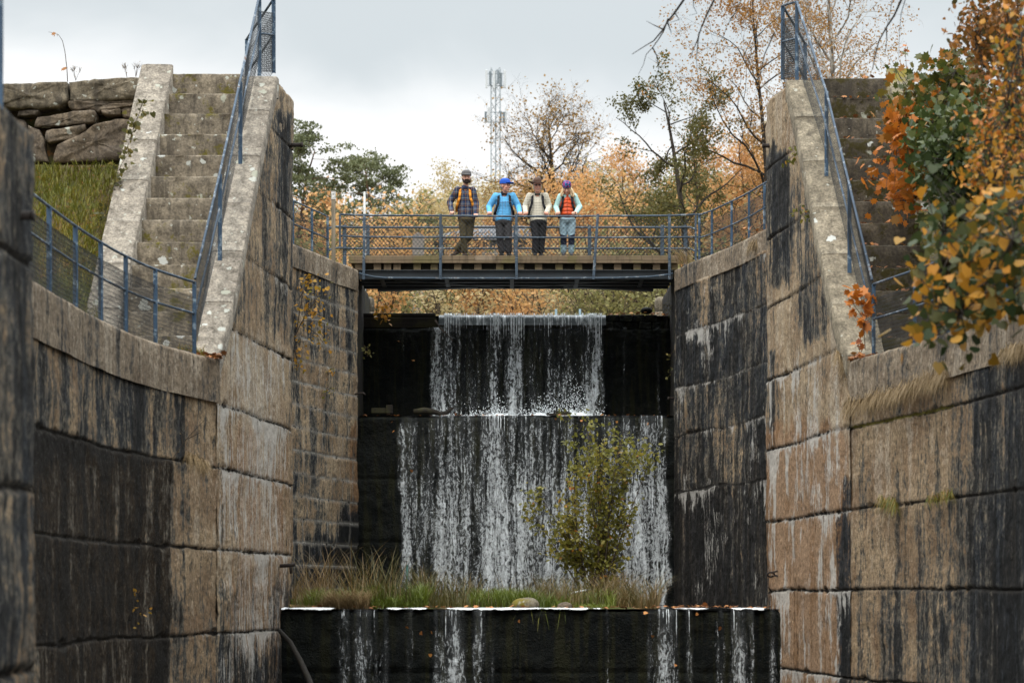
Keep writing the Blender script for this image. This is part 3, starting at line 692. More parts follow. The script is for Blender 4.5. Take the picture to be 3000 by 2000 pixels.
MB().box((-8.4, YD + 0.75, 7.0), (6.2, 0.5, 2.2)).build('backing', M['drystone'], ds)
# ---------------------------------------------------------------- ground, water, weirs
def ground_mat():
    m, g = newmat('earth_and_leaf_litter')
    p = geo_obj(g); n = g.noise(p, 0.9, 6, 0.65); n2 = g.noise(p, 9, 5, 0.7)
    c = g.mix(g.ss(n, 0.4, 0.6), (0.055, 0.060, 0.018), (0.075, 0.055, 0.03))
    c = g.mix(g.ss(n2, 0.55, 0.65), c, (0.16, 0.075, 0.025))
    finish(g, c, 0.95, n2, 0.6, 0.05, 0.1)
    return m
M['ground'] = ground_mat()
def h_left(x, Y):
    if Y < 33.5 or x > -5.75: b = 3.27
    else: b = 3.27 + (Y - 33.5) * 0.74
    if Y >= 33.5 and x < -5.75: b = min(b, 6.85)
    if Y > 38.5: b = 7.95 - 0.8 * min(max((Y - 40) / 8, 0), 1)
    if x < -9 and Y < 38.5: b += min((-9 - x) * 0.06, 0.6)
    return b + 0.12 * (fbm(x * 0.8, Y * 0.8, 2, 3) - 0.5)
def h_right(x, Y):
    if Y < 33.7 or x < 6.5: b = 3.26
    else: b = 3.26 + (Y - 33.7) * 0.78
    if Y > 38.2: b = 7.9 - 0.75 * min(max((Y - 40) / 8, 0), 1)
    if x > 7.0 and Y < 38.2: b += min((x - 7.0) * 0.35, 4)
    return b + 0.12 * (fbm(x * 0.8, Y * 0.8, 5, 3) - 0.5)
def h_back(x, Y):
    b = 6.95 + min(max(Y - 80, 0), 52) * 0.195 + max(Y - 132, 0) * 0.10 + 0.6 * (fbm(x * 0.06, Y * 0.06, 1, 3) - 0.5) * min((Y - 57) / 20, 1) * 2
    if Y > 290: b -= (Y - 290) * 0.09
    if abs(x) < 4.2 + max(0, (Y - 58)) * 0.08 and Y < 78: b = 5.6
    return b
LP = [(-3.5, 8), (-3.5, 17)] + PATH_LL + PATH_LP[1:] + PATH_LU + [(-3.5, 58)]
RP = [(3.6, 8), (4.3, 17)] + PATH_RL + PATH_RP[1:] + PATH_RU + [(3.7, 58)]
def strip(path, sg, hf):
    ys = np.concatenate([np.arange(8, 33, 0.8), np.arange(33, 39.2, 0.25), np.arange(39.2, 58.01, 0.8)])
    ss_ = [0.30, 0.6, 0.9, 1.2, 1.5, 1.8, 2.1, 2.4, 2.8, 3.2, 3.7, 4.3, 5, 6, 8, 11, 16, 24, 40, 70]
    V = []
    for y in ys:
        xw = path_x(path, y)
        for q in ss_: V.append((xw + sg * q, y, hf(xw + sg * q, y)))
    n, m_ = len(ys), len(ss_); idx = np.arange(n * m_).reshape(n, m_)
    Fq = np.stack([idx[:-1, :-1], idx[:-1, 1:], idx[1:, 1:], idx[1:, :-1]], -1).reshape(-1, 4)
    return np.array(V), (Fq if sg > 0 else Fq[:, ::-1])
V1, F1 = strip(LP, -1, h_left); V2, F2 = strip(RP, 1, h_right)
xs = np.concatenate([np.linspace(-420, -40, 16), np.linspace(-36, -8, 15), np.linspace(-7, 7, 15), np.linspace(8, 36, 15), np.linspace(40, 420, 16)])
ys = np.concatenate([np.linspace(57.9, 90, 30), np.linspace(93, 300, 40), np.linspace(320, 690, 14)])
V3 = np.array([(x, y, h_back(x, y)) for y in ys for x in xs]); idx = np.arange(len(V3)).reshape(len(ys), len(xs))
F3 = np.stack([idx[:-1, :-1], idx[:-1, 1:], idx[1:, 1:], idx[1:, :-1]], -1).reshape(-1, 4)
# bed of the basins below the water
V4 = np.array([(-14, 4, -3.2), (14, 4, -3.2), (14, 57.9, -3.2), (-14, 57.9, -3.2)]); F4 = np.array([[0, 1, 2, 3]])
off = 0; Vs = []; Fs = []
for v, f in ((V1, F1), (V2, F2), (V3, F3), (V4, F4)): Vs.append(v); Fs.append(f + off); off += len(v)
tag(mesh_np('ground', np.concatenate(Vs), np.concatenate(Fs), M['ground'], None, True), kind='structure')

def water_mat(name, col, rough=0.06):
    m, g = newmat(name)
    p = geo_obj(g); n = g.noise(p, 3.0, 4, 0.6)
    finish(g, col, rough, n, 0.15, 0.02, 0.5)
    return m
M['water'] = water_mat('dark_water', (0.012, 0.014, 0.012))
def flat(name, pts, z, mat, kind='structure'):
    o = MB().add([(x, y, z) for x, y in pts], [tuple(range(len(pts)))]).build(name, mat); return tag(o, kind=kind)
flat('lower_basin_water', [(-7, 6), (7, 6), (7, 38.5), (-7, 38.5)], -2.0, M['water'])
flat('middle_basin_water', [(-5.6, 38.42), (5.8, 38.42), (5.8, 53.45), (-5.6, 53.45)], -0.205, M['water'])
flat('upper_basin_water', [(-4, 55.8), (4, 55.8), (6, 79), (-6, 79)], 6.46, M['water'])

def weir_rock():
    m, g = newmat('wet_black_rock')
    p = geo_obj(g); s = g.n('SeparateXYZ', {0: p})
    n1 = g.noise(p, 2.2, 5, 0.6); n2 = g.noise(p, 16, 5, 0.7); n3 = g.noise(p, 45, 3, 0.6)
    st = g.noise(g.comb(g.m('MULTIPLY', s.outputs[0], 7.0), 0.0, g.m('MULTIPLY', s.outputs[2], 0.5)), 1.0, 4, 0.6)
    c = g.mix(g.ss(n1, 0.35, 0.65), (0.0030, 0.0042, 0.0044), (0.008, 0.0092, 0.0078))
    c = g.mix(g.m('MULTIPLY', g.ss(st, 0.48, 0.62), 0.7), c, (0.018, 0.018, 0.007))
    c = g.mix(g.m('MULTIPLY', g.ss(n2, 0.55, 0.7), 0.5), c, (0.032, 0.025, 0.015))
    bh = g.m('ADD', n2, g.m('MULTIPLY', n3, 0.4))
    finish(g, c, g.ss(n2, 0.3, 0.6, 0.25, 0.6), bh, 1.0, 0.06, 0.10)
    return m
M['weir'] = weir_rock()
def weir(name, label, x0, x1, Y, z0, z1, seed, top_depth, jl=()):
    du = 0.045; nx = int((x1 - x0) / du); nz = int((z1 - z0) / du)
    xs = np.linspace(x0, x1, nx + 1); zs = np.linspace(z0, z1, nz + 1); XX, ZZ = np.meshgrid(xs, zs, indexing='ij')
    d = 0.18 * (fbm(XX * 1.1, ZZ * 1.1, seed, 5, 0.55) - 0.5) + 0.10 * (fbm(XX * 5, ZZ * 5, seed + 1, 4, 0.6) - 0.5)
    for zl in jl: d -= 0.05 * np.exp(-((ZZ - zl - 0.03 * (fbm(XX * 1.5, XX * 0, seed) - 0.5)) / 0.03) ** 2)
    k = np.clip((ZZ - (z1 - 0.06)) / 0.06, 0, 1); d -= 0.06 * (1 - np.sqrt(1 - k * k))
    top = z1 + 0 * xs
    V = np.stack([XX, Y - d, ZZ], -1)
    back = np.stack([np.stack([xs, np.full_like(xs, Y + top_depth * q), top + 0.02 * (vnoise(xs * 3, xs * 0 + q * 5, seed) - 0.6)], -1) for q in (0.15, 0.5, 1.0)], 1)
    A = np.concatenate([V, back], 1); n, m_ = A.shape[:2]; idx = np.arange(n * m_).reshape(n, m_)
    Fq = np.stack([idx[:-1, :-1], idx[1:, :-1], idx[1:, 1:], idx[:-1, 1:]], -1).reshape(-1, 4)
    o = mesh_np(name, A.reshape(-1, 3), Fq, M['weir'], None, True)
    return tag(o, label, 'weir')
weir('weir_wall', 'lowest dark wet sill wall with white foam along its lip', -3.70, 4.30, 38.4, -2.3, -0.235, 71, 1.0, (-1.2,))
weir('weir_wall', 'tall middle weir wall behind the leafy bush, covered by falling water', -3.46, 3.64, 53.5, -0.6, 3.96, 72, 2.3, (1.2, 2.6))
weir('weir_wall', 'upper weir wall under the footbridge with black rock either side of the fall', -3.44, 3.66, 55.7, 3.8, 6.16, 73, 1.2)
# timber sill of the top weir
bm_ = MB(); bm_.box((-2.60, 55.98, 6.30), (1.72, 0.42, 0.24)); bm_.box((-2.62, 55.93, 6.475), (1.70, 0.30, 0.09))
tag(bm_.build('sill_beam', M['timber_wet'], None, False, 0.02), 'dark wet timber beam left of the upper fall', 'beam')
sc = MB()
for i in range(9):
    sc.box((2.2 + (i % 5) * 0.29 + 0.14 * (i // 5), 55.95 + 0.02 * (i % 3), 6.23 + 0.17 * (i // 5)), (0.28, 0.42, 0.165))
tag(sc.build('stone_sill', M['weir'], None, False, 0.025), 'leaf-littered stone sill right of the upper fall', 'sill')
# ---------------------------------------------------------------- railings and footbridge
def clip_seg(p, d, L, H):
    """clip the line p + t d to the rectangle 0..L x 0..H"""
    t0, t1 = -1e9, 1e9
    for a, da, hi in ((p[0], d[0], L), (p[1], d[1], H)):
        if abs(da) < 1e-9:
            if a < 0 or a > hi: return None
            continue
        u0, u1 = (0 - a) / da, (hi - a) / da
        if u0 > u1: u0, u1 = u1, u0
        t0, t1 = max(t0, u0), min(t1, u1)
    return (t0, t1) if t1 - t0 > 1e-4 else None
def wire_panel(mb, A0, B0, A1, B1, kind='diamond', sp=0.075, r=0.004, sag=0.0, seed=0):
    """wires across the quad A0-B0 (bottom) to A1-B1 (top)"""
    A0, B0, A1, B1 = map(Vector, (A0, B0, A1, B1)); L = ((B0 - A0).length + (B1 - A1).length) / 2; H = ((A1 - A0).length + (B1 - B0).length) / 2
    rs = random.Random(seed)
    nrm = (B0 - A0).cross(A1 - A0).normalized()
    def P(s, t):
        s, t = s / L, t / H
        w = 0.02 * math.sin(s * 5 + seed) * t * (1 - t) * 4
        return A0.lerp(B0, s).lerp(A1.lerp(B1, s), t) + nrm * w - Vector((0, 0, sag * 4 * s * (1 - s) * t))
    segs = []
    if kind == 'diamond':
        for sg in (1, -1):
            c = -H if sg > 0 else 0
            while c < L + H:
                q = clip_seg((c, 0), (1 * sg, 1.15), L, H)
                if q: segs.append(((c + sg * q[0], 1.15 * q[0]), (c + sg * q[1], 1.15 * q[1])))
                c += sp
    else:
        k = 0.0
        while k < L: segs.append(((k, 0), (k, H))); k += sp
        k = 0.0
        while k < H: segs.append(((0, k), (L, k))); k += sp * 1.6
    segs.append(((0, H), (L, H))); segs.append(((0, 0.01), (L, 0.01)))
    for a, b in segs:
        n = 1 if kind == 'diamond' and not sag else 3
        mb.tube([P(a[0] + (b[0] - a[0]) * i / n, a[1] + (b[1] - a[1]) * i / n) for i in range(n + 1)], r, 3, False)

def post(mb, base, top, w=0.055):
    """angle-iron post: two flanges"""
    base, top = Vector(base), Vector(top)
    mb.bar(base, top, w, 0.012); 
    return mb

# --- footbridge -------------------------------------------------------------
YB, YK = 53.6, 55.35
br = empty('footbridge', (0.05, 54.4, 7.0), 'timber and steel footbridge with blue railings spanning the channel above the waterfall', 'bridge')
zt, zf_, zj, zb = Zp(749, YB), Zp(771, YB), Zp(789.5, YB), Zp(817, YB)
for (a, b, mt, dz) in ((1021, 1390, 'timber', 0), (1390, 1452, 'timber_pale', 0), (1452, 1880, 'timber', 0), (1880, 1989, 'timber', 0.0)):
    xa, xb = X(a, YB), X(b, YB)
    MB().box(((xa + xb) / 2, YB + 0.02, (zt + zf_ + 0.06) / 2), (xb - xa - 0.006, 0.10, zt - zf_ - 0.06)).build('fascia_board', M[mt], br, False, 0.006)
MB().box((X(1505, YB), YB + 0.03, zf_ + 0.027), (X(1989, YB) - X(1021, YB), 0.12, 0.054)).build('lower_board', M['timber'], br, False, 0.006)
for i in range(14):      # deck planks run along the bridge between the two fascias
    pass
for i in range(12):
    y = YB + 0.10 + i * 0.142
    MB().box((0.04, y + 0.07, zt - 0.045), (X(1989, YB) - X(1021, YB), 0.135, 0.05)).build('deck_plank', M['timber'], br, False, 0.004)
for px in (1050, 1105, 1135, 1163, 1222, 1272, 1341, 1400, 1464, 1525, 1578, 1638, 1695, 1755, 1810, 1867, 1924, 1976):
    MB().box((X(px, YB), (YB + YK) / 2 + 0.05, (zf_ + zj) / 2), (0.163, YK - YB, zf_ - zj)).build('joist', M['timber'], br, False, 0.006)
def ibeam(y, x0, x1, z0, z1, mat):
    mb = MB(); xc = (x0 + x1) / 2; L = x1 - x0
    mb.box((xc, y, z1 - 0.009), (L, 0.13, 0.018)).box((xc, y, z0 + 0.009), (L, 0.13, 0.018)).box((xc, y + 0.01, (z0 + z1) / 2), (L, 0.014, z1 - z0 - 0.04))
    mb.build('steel_beam', mat, br)
x0b, x1b = X(1052, YB), X(1972, YB)
ibeam(YB + 0.08, x0b, x1b, zb, zj - 0.004, M['steel_beam'])
ibeam(YB + 0.62, x0b, x1b, zb, zj - 0.004, M['steel_dark']); ibeam(YB + 1.15, x0b, x1b, zb, zj - 0.004, M['steel_dark']); ibeam(YK - 0.05, x0b, x1b, zb, zj - 0.004, M['steel_dark'])
mb = MB()
for xx in (-2.9, -1.45, 0.0, 1.45, 2.9):
    mb.bar((xx, YB + 0.1, zb + 0.03), (xx, YK - 0.08, zb + 0.03), 0.09, 0.06)
mb.bar((-2.6, YB + 0.2, zb + 0.02), (-0.2, YK - 0.2, zb + 0.02), 0.07, 0.05); mb.bar((2.6, YB + 0.2, zb + 0.02), (0.2, YK - 0.2, zb + 0.02), 0.07, 0.05)
mb.build('cross_bracing', M['steel_dark'], br)
mb = MB()   # sloping rubber-edged plates that hang below the far beam
mb.hexa([(X(1108, YK), YK - 0.3, Zp(856, YK)), (X(1400, YK), YK - 0.3, Zp(846, YK)), (X(1400, YK), YK - 0.05, Zp(846, YK)), (X(1108, YK), YK - 0.05, Zp(856, YK)),
         (X(1108, YK), YK - 0.3, zb + 0.01), (X(1400, YK), YK - 0.3, zb + 0.01), (X(1400, YK), YK - 0.05, zb + 0.01), (X(1108, YK), YK - 0.05, zb + 0.01)])
mb.build('hanging_plate', M['steel_dark'], br); mb = MB()
mb.hexa([(X(1650, YK), YK - 0.3, Zp(844, YK)), (X(1912, YK), YK - 0.3, Zp(856, YK)), (X(1912, YK), YK - 0.05, Zp(856, YK)), (X(1650, YK), YK - 0.05, Zp(844, YK)),
         (X(1650, YK), YK - 0.3, zb + 0.01), (X(1912, YK), YK - 0.3, zb + 0.01), (X(1912, YK), YK - 0.05, zb + 0.01), (X(1650, YK), YK - 0.05, zb + 0.01)])
mb.build('hanging_plate', M['steel_dark'], br)
MB().box((0.03, YB + 0.9, zj - 0.02), (x1b - x0b - 0.1, 1.6, 0.012)).build('under_plate', M['steel_dark'], br)
pp = [at(1052, 800, YB - 0.03), at(1068, 805, YB - 0.03), at(1095, 811, YB - 0.03), at(1130, 814, YB - 0.03), at(1300, 815, YB - 0.03), at(1600, 815, YB - 0.03), at(1800, 814, YB - 0.03), at(1900, 811, YB - 0.03), at(1945, 806, YB - 0.03), at(1972, 801, YB - 0.03)]
MB().tube(pp, 0.022, 8).build('pipe', M['blue_bridge'], br, True)
# front railing
fr = MB().tube([at(996, 628, YB), at(1067, 631, YB), at(1290, 632, YB), at(1512, 634, YB), at(1745, 633, YB), at(1960, 632, YB), at(2052, 628, YB)], 0.023, 8).build('front_rail', M['blue_bridge'], br, True)
MB().tube([at(996, 691, YB), at(1067, 694, YB), at(1290, 695, YB), at(1512, 696, YB), at(1745, 696, YB), at(1960, 695, YB), at(2052, 694, YB)], 0.020, 8).build('middle_rail', M['blue_bridge'], br, True)
for (pt, pb, w) in ((1067, 1065, 0.052), (1290, 1290, 0.052), (1512, 1513, 0.052), (1751, 1738, 0.052), (1960, 1961, 0.052)):
    mb = MB(); mb.bar(at(pb, 818, YB - 0.06), at(pt, 627, YB - 0.02), w, 0.016); mb.bar(at(pb + 3.6, 818, YB - 0.03), at(pt + 3.6, 627, YB + 0.01), 0.014, 0.06)
    mb.ball(at(pb, 806, YB - 0.07), 0.014, 6, 4); mb.ball(at(pb, 756, YB - 0.07), 0.014, 6, 4)
    mb.build('railing_post', M['blue_bridge'], br, False)
for px, pb in ((996, 722), (2038, 762)):
    MB().bar(at(px, pb, YB), at(px, 629, YB), 0.045, 0.045).build('end_post', M['blue_bridge'], br, False, 0.004)
mb = MB(); xs_ = [1000, 1067, 1290, 1512, 1745, 1960, 2040]
for i in range(6):
    wire_panel(mb, at(xs_[i], 748, YB + 0.03), at(xs_[i + 1], 748, YB + 0.03), at(xs_[i], 641, YB + 0.03), at(xs_[i + 1], 641 + (i % 2), YB + 0.03), 'diamond', 0.088, 0.0055, 0.012, i)
mb.build('wire_mesh', M['wire'], br)
# back railing with rounded ends
bk = MB()
zr1, zr2 = Zp(666, YK), Zp(728, YK)
xl, xr = X(1003, YK), X(2012, YK)
def loop_rail(z, dip):
    return [(xl - 0.25, YK - 0.55, z - dip), (xl - 0.22, YK - 0.3, z - dip * 0.4), (xl - 0.08, YK - 0.1, z), (xl + 0.2, YK, z), (X(1500, YK), YK, z + 0.0), (xr - 0.2, YK, z), (xr + 0.06, YK - 0.1, z - 0.01), (xr + 0.2, YK - 0.3, z - dip)]
MB().tube(loop_rail(zr1, 0.10), 0.024, 8).build('back_rail', M['blue_bridge'], br, True)
MB().tube(loop_rail(zr2, 0.12), 0.023, 8).build('back_rail', M['blue_bridge'], br, True)
for px in (1010, 1078, 1293, 1510, 1727, 1940, 2008):
    MB().bar((X(px, YK), YK - 0.03, zt - 0.1), (X(px, YK), YK - 0.03, zr1 + 0.05), 0.085, 0.02).build('railing_post', M['blue_bridge'], br, False, 0.003)
mb = MB()
for i in range(5):
    a = (1010, 1078, 1293, 1510, 1727, 1940)[i:i + 2]
    wire_panel(mb, (X(a[0], YK), YK + 0.03, zt), (X(a[1], YK), YK + 0.03, zt), (X(a[0], YK), YK + 0.03, zr1 - 0.1), (X(a[1], YK), YK + 0.03, zr1 - 0.1), 'diamond', 0.088, 0.0035, 0.01, i + 9)
mb.build('wire_mesh', M['wire'], br)

# --- straight and curved railings on the masonry -----------------------------------
def railing(label, bases, h, mat, mid=0.5, mesh='grid', msp=0.034, wr=0.0030, pw=0.048, mesh_top=0.80, post_w=None, rail_r=0.018, ext=None, group=None):
    b0 = Vector(bases[len(bases) // 2])
    rt = empty('metal_railing', b0, label, 'railing')
    if group: rt['group'] = group
    B = [Vector(b) for b in bases]; hs = h if hasattr(h, '__len__') else [h] * len(B)
    T = [b + Vector((0, 0, q)) for b, q in zip(B, hs)]
    for b, t in zip(B, T):
        mb = MB(); mb.bar(b, t, pw, 0.014); mb.bar(b + Vector((pw * 0.46, 0.02, 0)), t + Vector((pw * 0.46, 0.02, 0)), 0.012, pw * 0.8)
        mb.build('post', mat, rt)
    def curve(pts):
        out_ = []
        for i in range(len(pts) - 1):
            p0 = pts[max(i - 1, 0)]; p1 = pts[i]; p2 = pts[i + 1]; p3 = pts[min(i + 2, len(pts) - 1)]
            for k in range(5):
                t = k / 5; out_.append(0.5 * (2 * p1 + (p2 - p0) * t + (2 * p0 - 5 * p1 + 4 * p2 - p3) * t * t + (3 * p1 - p0 - 3 * p2 + p3) * t ** 3))
        return out_ + [pts[-1]]
    MB().tube(curve(T), rail_r, 8).build('top_rail', M['blue_rail'], rt, True)
    Md = [b + Vector((0, 0.0, q * mid)) for b, q in zip(B, hs)]
    MB().tube(curve(Md), rail_r * 0.9, 8).build('middle_rail', M['blue_rail'], rt, True)
    mb = MB()
    for i in range(len(B) - 1):
        o = Vector((0, 0.03, 0.02))
        wire_panel(mb, B[i] + o, B[i + 1] + o, B[i] + Vector((0, 0.03, hs[i] * mesh_top)), B[i + 1] + Vector((0, 0.03, hs[i + 1] * mesh_top)), mesh, msp, wr, 0.0, i)
    mb.build('wire_mesh', M['wire'], rt)
    return rt
def along(path, Ys, inset, z, sg):
    return [(path_x(path, y) + sg * inset, y, z) for y in Ys]
railing('blue railing along the curved left wall with paint flaking off its posts', along(PATH_LL, (22.3, 23.8, 25.3, 26.7, 28.1, 29.4, 30.6, 31.85), 0.12, 3.30, -1) + [(-4.36, 33.15, 3.30)], 1.0, M['blue'], 0.57)
railing('blue railing along the curved right wall, half hidden by leaves', along(PATH_RL, (24.2, 25.7, 27.1, 28.4, 29.6, 30.65, 31.85), 0.14, 3.29, 1) + [(4.98, 33.3, 3.29)], 1.0, M['blue'], 0.52)
railing('blue railing on the wall top between the left pier and the measuring post', along(PATH_LU, (46.6, 48.3, 49.8, 50.9, 51.9), 0.12, 7.19, -1), 0.95, M['blue'], 0.5)
railing('blue railing on the wall top between the right pier and the bridge end', [(path_x(PATH_RU, y) + 0.12, y, 7.19) for y in (45.2, 46.6, 47.9, 49.0, 50.1, 51.3)] + [(4.02, 51.9, 7.19)], 0.98, M['blue'], 0.5)
def sheet_rail(label, pts, top, mid_drop, landing, sg):
    """railing that climbs a stringer and turns round the pier head"""
    B = [Vector(p) for p in pts]
    rt = empty('metal_railing', B[0], label, 'railing')
    T = [b + Vector((0, 0, q)) for b, q in zip(B, top)]
    for b, t in list(zip(B, T))[1:]:
        mb = MB(); mb.bar(b - Vector((0, 0, 0.05)), t, 0.05, 0.014); mb.bar(b + Vector((0.027, 0.02, -0.05)), t + Vector((0.027, 0.02, 0)), 0.012, 0.05)
        mb.build('post', M['blue'], rt)
    MB().tube(T, 0.019, 8).build('handrail', M['blue_rail'], rt, True)
    Md = [t - Vector((0, 0, mid_drop)) for t in T]
    MB().tube(Md, 0.016, 8).build('middle_rail', M['blue_rail'], rt, True)
    mb = MB(); q = Vector((0, 0.025, 0))
    for i in range(len(B) - 1):
        wire_panel(mb, T[i] - Vector((0, 0, mid_drop + 0.42)) + q, T[i + 1] - Vector((0, 0, mid_drop + 0.42)) + q, T[i] - Vector((0, 0, 0.02)) + q, T[i + 1] - Vector((0, 0, 0.02)) + q, 'grid', 0.045, 0.0021, 0, i)
    # landing
    Lp = [Vector(p) for p in landing]; Lt = [p + Vector((0, 0, 1.2)) for p in Lp]
    for b, t in zip(Lp[1:], Lt[1:]):
        m2 = MB(); m2.bar(b, t, 0.06, 0.014); m2.bar(b + Vector((0.027, 0.02, 0)), t + Vector((0.027, 0.02, 0)), 0.012, 0.05); m2.build('post', M['blue'], rt)
    MB().tube(Lt, 0.021, 8).build('landing_rail', M['blue_rail'], rt, True)
    MB().tube([p + Vector((0, 0, 0.62)) for p in Lp], 0.019, 8).build('landing_rail', M['blue_rail'], rt, True)
    for i in range(len(Lp) - 1):
        wire_panel(mb, Lp[i] + q + Vector((0, 0, 0.02)), Lp[i + 1] + q + Vector((0, 0, 0.02)), Lp[i] + q + Vector((0, 0, 0.98)), Lp[i + 1] + q + Vector((0, 0, 0.98)), 'diamond', 0.06, 0.003, 0, i)
    mb.build('wire_mesh', M['wire'], rt)
    return rt
sheet_rail('steep blue handrail climbing the left stairs up to the pier head', [at(571, 1030, 33.15), at(643, 759, 35.1), at(703, 480, 36.5), at(759, 213, 38.2)],
           [1.0, 1.23, 1.24, 1.20], 0.50, [at(759, 213, 38.2), at(801, 214, 39.35), (-4.41, 40.2, 8.05)], -1)
sheet_rail('steep blue handrail climbing the right stairs up to the pier head', [at(2555, 1033, 33.3), at(2488, 789, 34.95), at(2420.5, 506, 36.3), at(2334, 228, 38.1)],
           [1.0, 1.23, 1.22, 1.20], 0.50, [at(2334, 228, 38.1), at(2293, 234, 39.2), (4.87, 40.2, 7.98)], 1)
# post of the near pier's railing at the very left
rl = empty('metal_railing', (-3.45, 16.3, 3.22), 'dark blurred railing post on the near pier at the left edge', 'railing')
for yy in (14.6, 15.95): MB().bar((-3.385, yy, 3.2), (-3.385, yy, 4.0), 0.05, 0.05).build('post', M['blue'], rl, False, 0.006)
MB().tube([(-3.385, 13.5, 3.98), (-3.385, 15.95, 3.98)], 0.02, 8).build('top_rail', M['blue_rail'], rl, True)

# --- timber measuring post with its white mark plate -------------------------------
mp = empty('marker_post', at(977, 762, 52.0), 'slim grey timber post with a white cross-marked plate on top', 'post')
a, b = at(977, 770, 52.0), at(977, 584, 52.0)
MB().box((a.x, 52.0, (a.z + b.z) / 2), (0.085, 0.085, b.z - a.z)).build('timber', M['timber_post'], mp, False, 0.006)
pz = Zp(572.5, 52.0)
MB().box((a.x, 51.995, pz), (0.088, 0.09, 0.172)).build('plate', M['white'], mp, False, 0.003)
mk = MB(); yy = 51.947
mk.box((a.x, yy, pz + 0.02), (0.055, 0.004, 0.006)).box((a.x, yy, pz + 0.02), (0.006, 0.0045, 0.055))
mk.box((a.x, yy, pz + 0.078), (0.082, 0.004, 0.008)).box((a.x + 0.008, yy, pz - 0.052), (0.05, 0.004, 0.006)).box((a.x - 0.034, yy, pz - 0.02), (0.005, 0.0045, 0.10)).box((a.x + 0.036, yy, pz - 0.01), (0.004, 0.0045, 0.12))
mk.build('cross_mark', plain_mat('mark_ink', (0.05, 0.035, 0.035), 0.6), mp)
# ---------------------------------------------------------------- people
def blob(name, shapes, mat, parent, voxel=0.011, smooth=3, extra_mats=None):
    """shapes: ('c', p0, p1, r0, r1) tapered limb or ('e', centre, radii, rot) ellipsoid -> one continuous skin"""
    mb = MB()
    for s in shapes:
        if s[0] == 'c':
            p0, p1, r0, r1 = Vector(s[1]), Vector(s[2]), s[3], s[4]
            n = 6; pts = [p0.lerp(p1, i / n) for i in range(n + 1)]; mb.tube(pts, [r0 + (r1 - r0) * i / n for i in range(n + 1)], 14)
            mb.ball(p0, r0 * 0.999, 14, 9); mb.ball(p1, r1 * 0.999, 14, 9)
        else:
            mb.ball(s[1], s[2], 18, 12, s[3] if len(s) > 3 else None)
    me = bpy.data.meshes.new('tmp'); me.from_pydata(mb.v, [], mb.f)
    o = bpy.data.objects.new('tmp', me); C.objects.link(o)
    r = o.modifiers.new('r', 'REMESH'); r.mode = 'VOXEL'; r.voxel_size = voxel; r.use_smooth_shade = True
    if smooth:
        sm = o.modifiers.new('s', 'SMOOTH'); sm.iterations = smooth; sm.factor = 0.5
    dg = bpy.context.evaluated_depsgraph_get(); dg.update()
    ev = bpy.data.meshes.new_from_object(o.evaluated_get(dg))
    bpy.data.objects.remove(o); bpy.data.meshes.remove(me)
    ev.name = name; ev.polygons.foreach_set('use_smooth', [True] * len(ev.polygons))
    return link(name, ev, mat, parent)

def skin_mat(name, col):
    m, g = newmat(name); n = g.noise(geo_obj(g), 30, 3, 0.6)
    c = g.mix(g.ss(n, 0.3, 0.7), col, (col[0] * 0.85, col[1] * 0.7, col[2] * 0.66))
    finish(g, c, 0.55, n, 0.05, 0.003, 0.35, 0.0, {'Subsurface Weight': 0.1, 'Subsurface Radius': (0.01, 0.004, 0.002)})
    return m
def cloth_mat(name, col, wr=14.0, var=0.22, bump=0.5):
    m, g = newmat(name); p = geo_obj(g); n = g.noise(p, wr, 4, 0.6, 0.8); f = g.noise(p, 90, 2, 0.5)
    c = g.mix(1.0, (*col, 1), g.ramp(n, [(0.28, (1 - var,) * 3), (0.72, (1 + var,) * 3)]), 'MULTIPLY')
    finish(g, c, 0.85, g.m('ADD', n, g.m('MULTIPLY', f, 0.1)), bump, 0.03, 0.2)
    return m
def plaid_mat():
    m, g = newmat('plaid_flannel'); s = g.n('SeparateXYZ', {0: geo_obj(g)}); x, z = s.outputs[0], s.outputs[2]
    n = g.noise(geo_obj(g), 12, 3, 0.6); x = g.m('ADD', x, g.m('MULTIPLY', n, 0.03)); z = g.m('ADD', z, g.m('MULTIPLY', n, 0.02))
    def line(v, per, off, w): return g.m('LESS_THAN', g.m('FRACT', g.m('ADD', g.m('DIVIDE', v, per), off)), w)
    c = g.mix(g.m('MULTIPLY', line(x, 0.13, 0.1, 0.42), 0.7), (0.035, 0.055, 0.11), (0.012, 0.017, 0.035))
    c = g.mix(g.m('MULTIPLY', line(z, 0.13, 0.3, 0.42), 0.7), c, (0.012, 0.017, 0.035))
    c = g.mix(g.m('MULTIPLY', line(x, 0.13, 0.5, 0.10), 0.42), c, (0.30, 0.27, 0.20)); c = g.mix(g.m('MULTIPLY', line(z, 0.13, 0.7, 0.10), 0.42), c, (0.30, 0.27, 0.20))
    c = g.mix(g.m('MULTIPLY', line(x, 0.13, 0.86, 0.08), 0.5), c, (0.30, 0.13, 0.05)); c = g.mix(g.m('MULTIPLY', line(z, 0.13, 0.02, 0.08), 0.5), c, (0.25, 0.13, 0.05))
    finish(g, c, 0.9, n, 0.4, 0.02, 0.15); return m
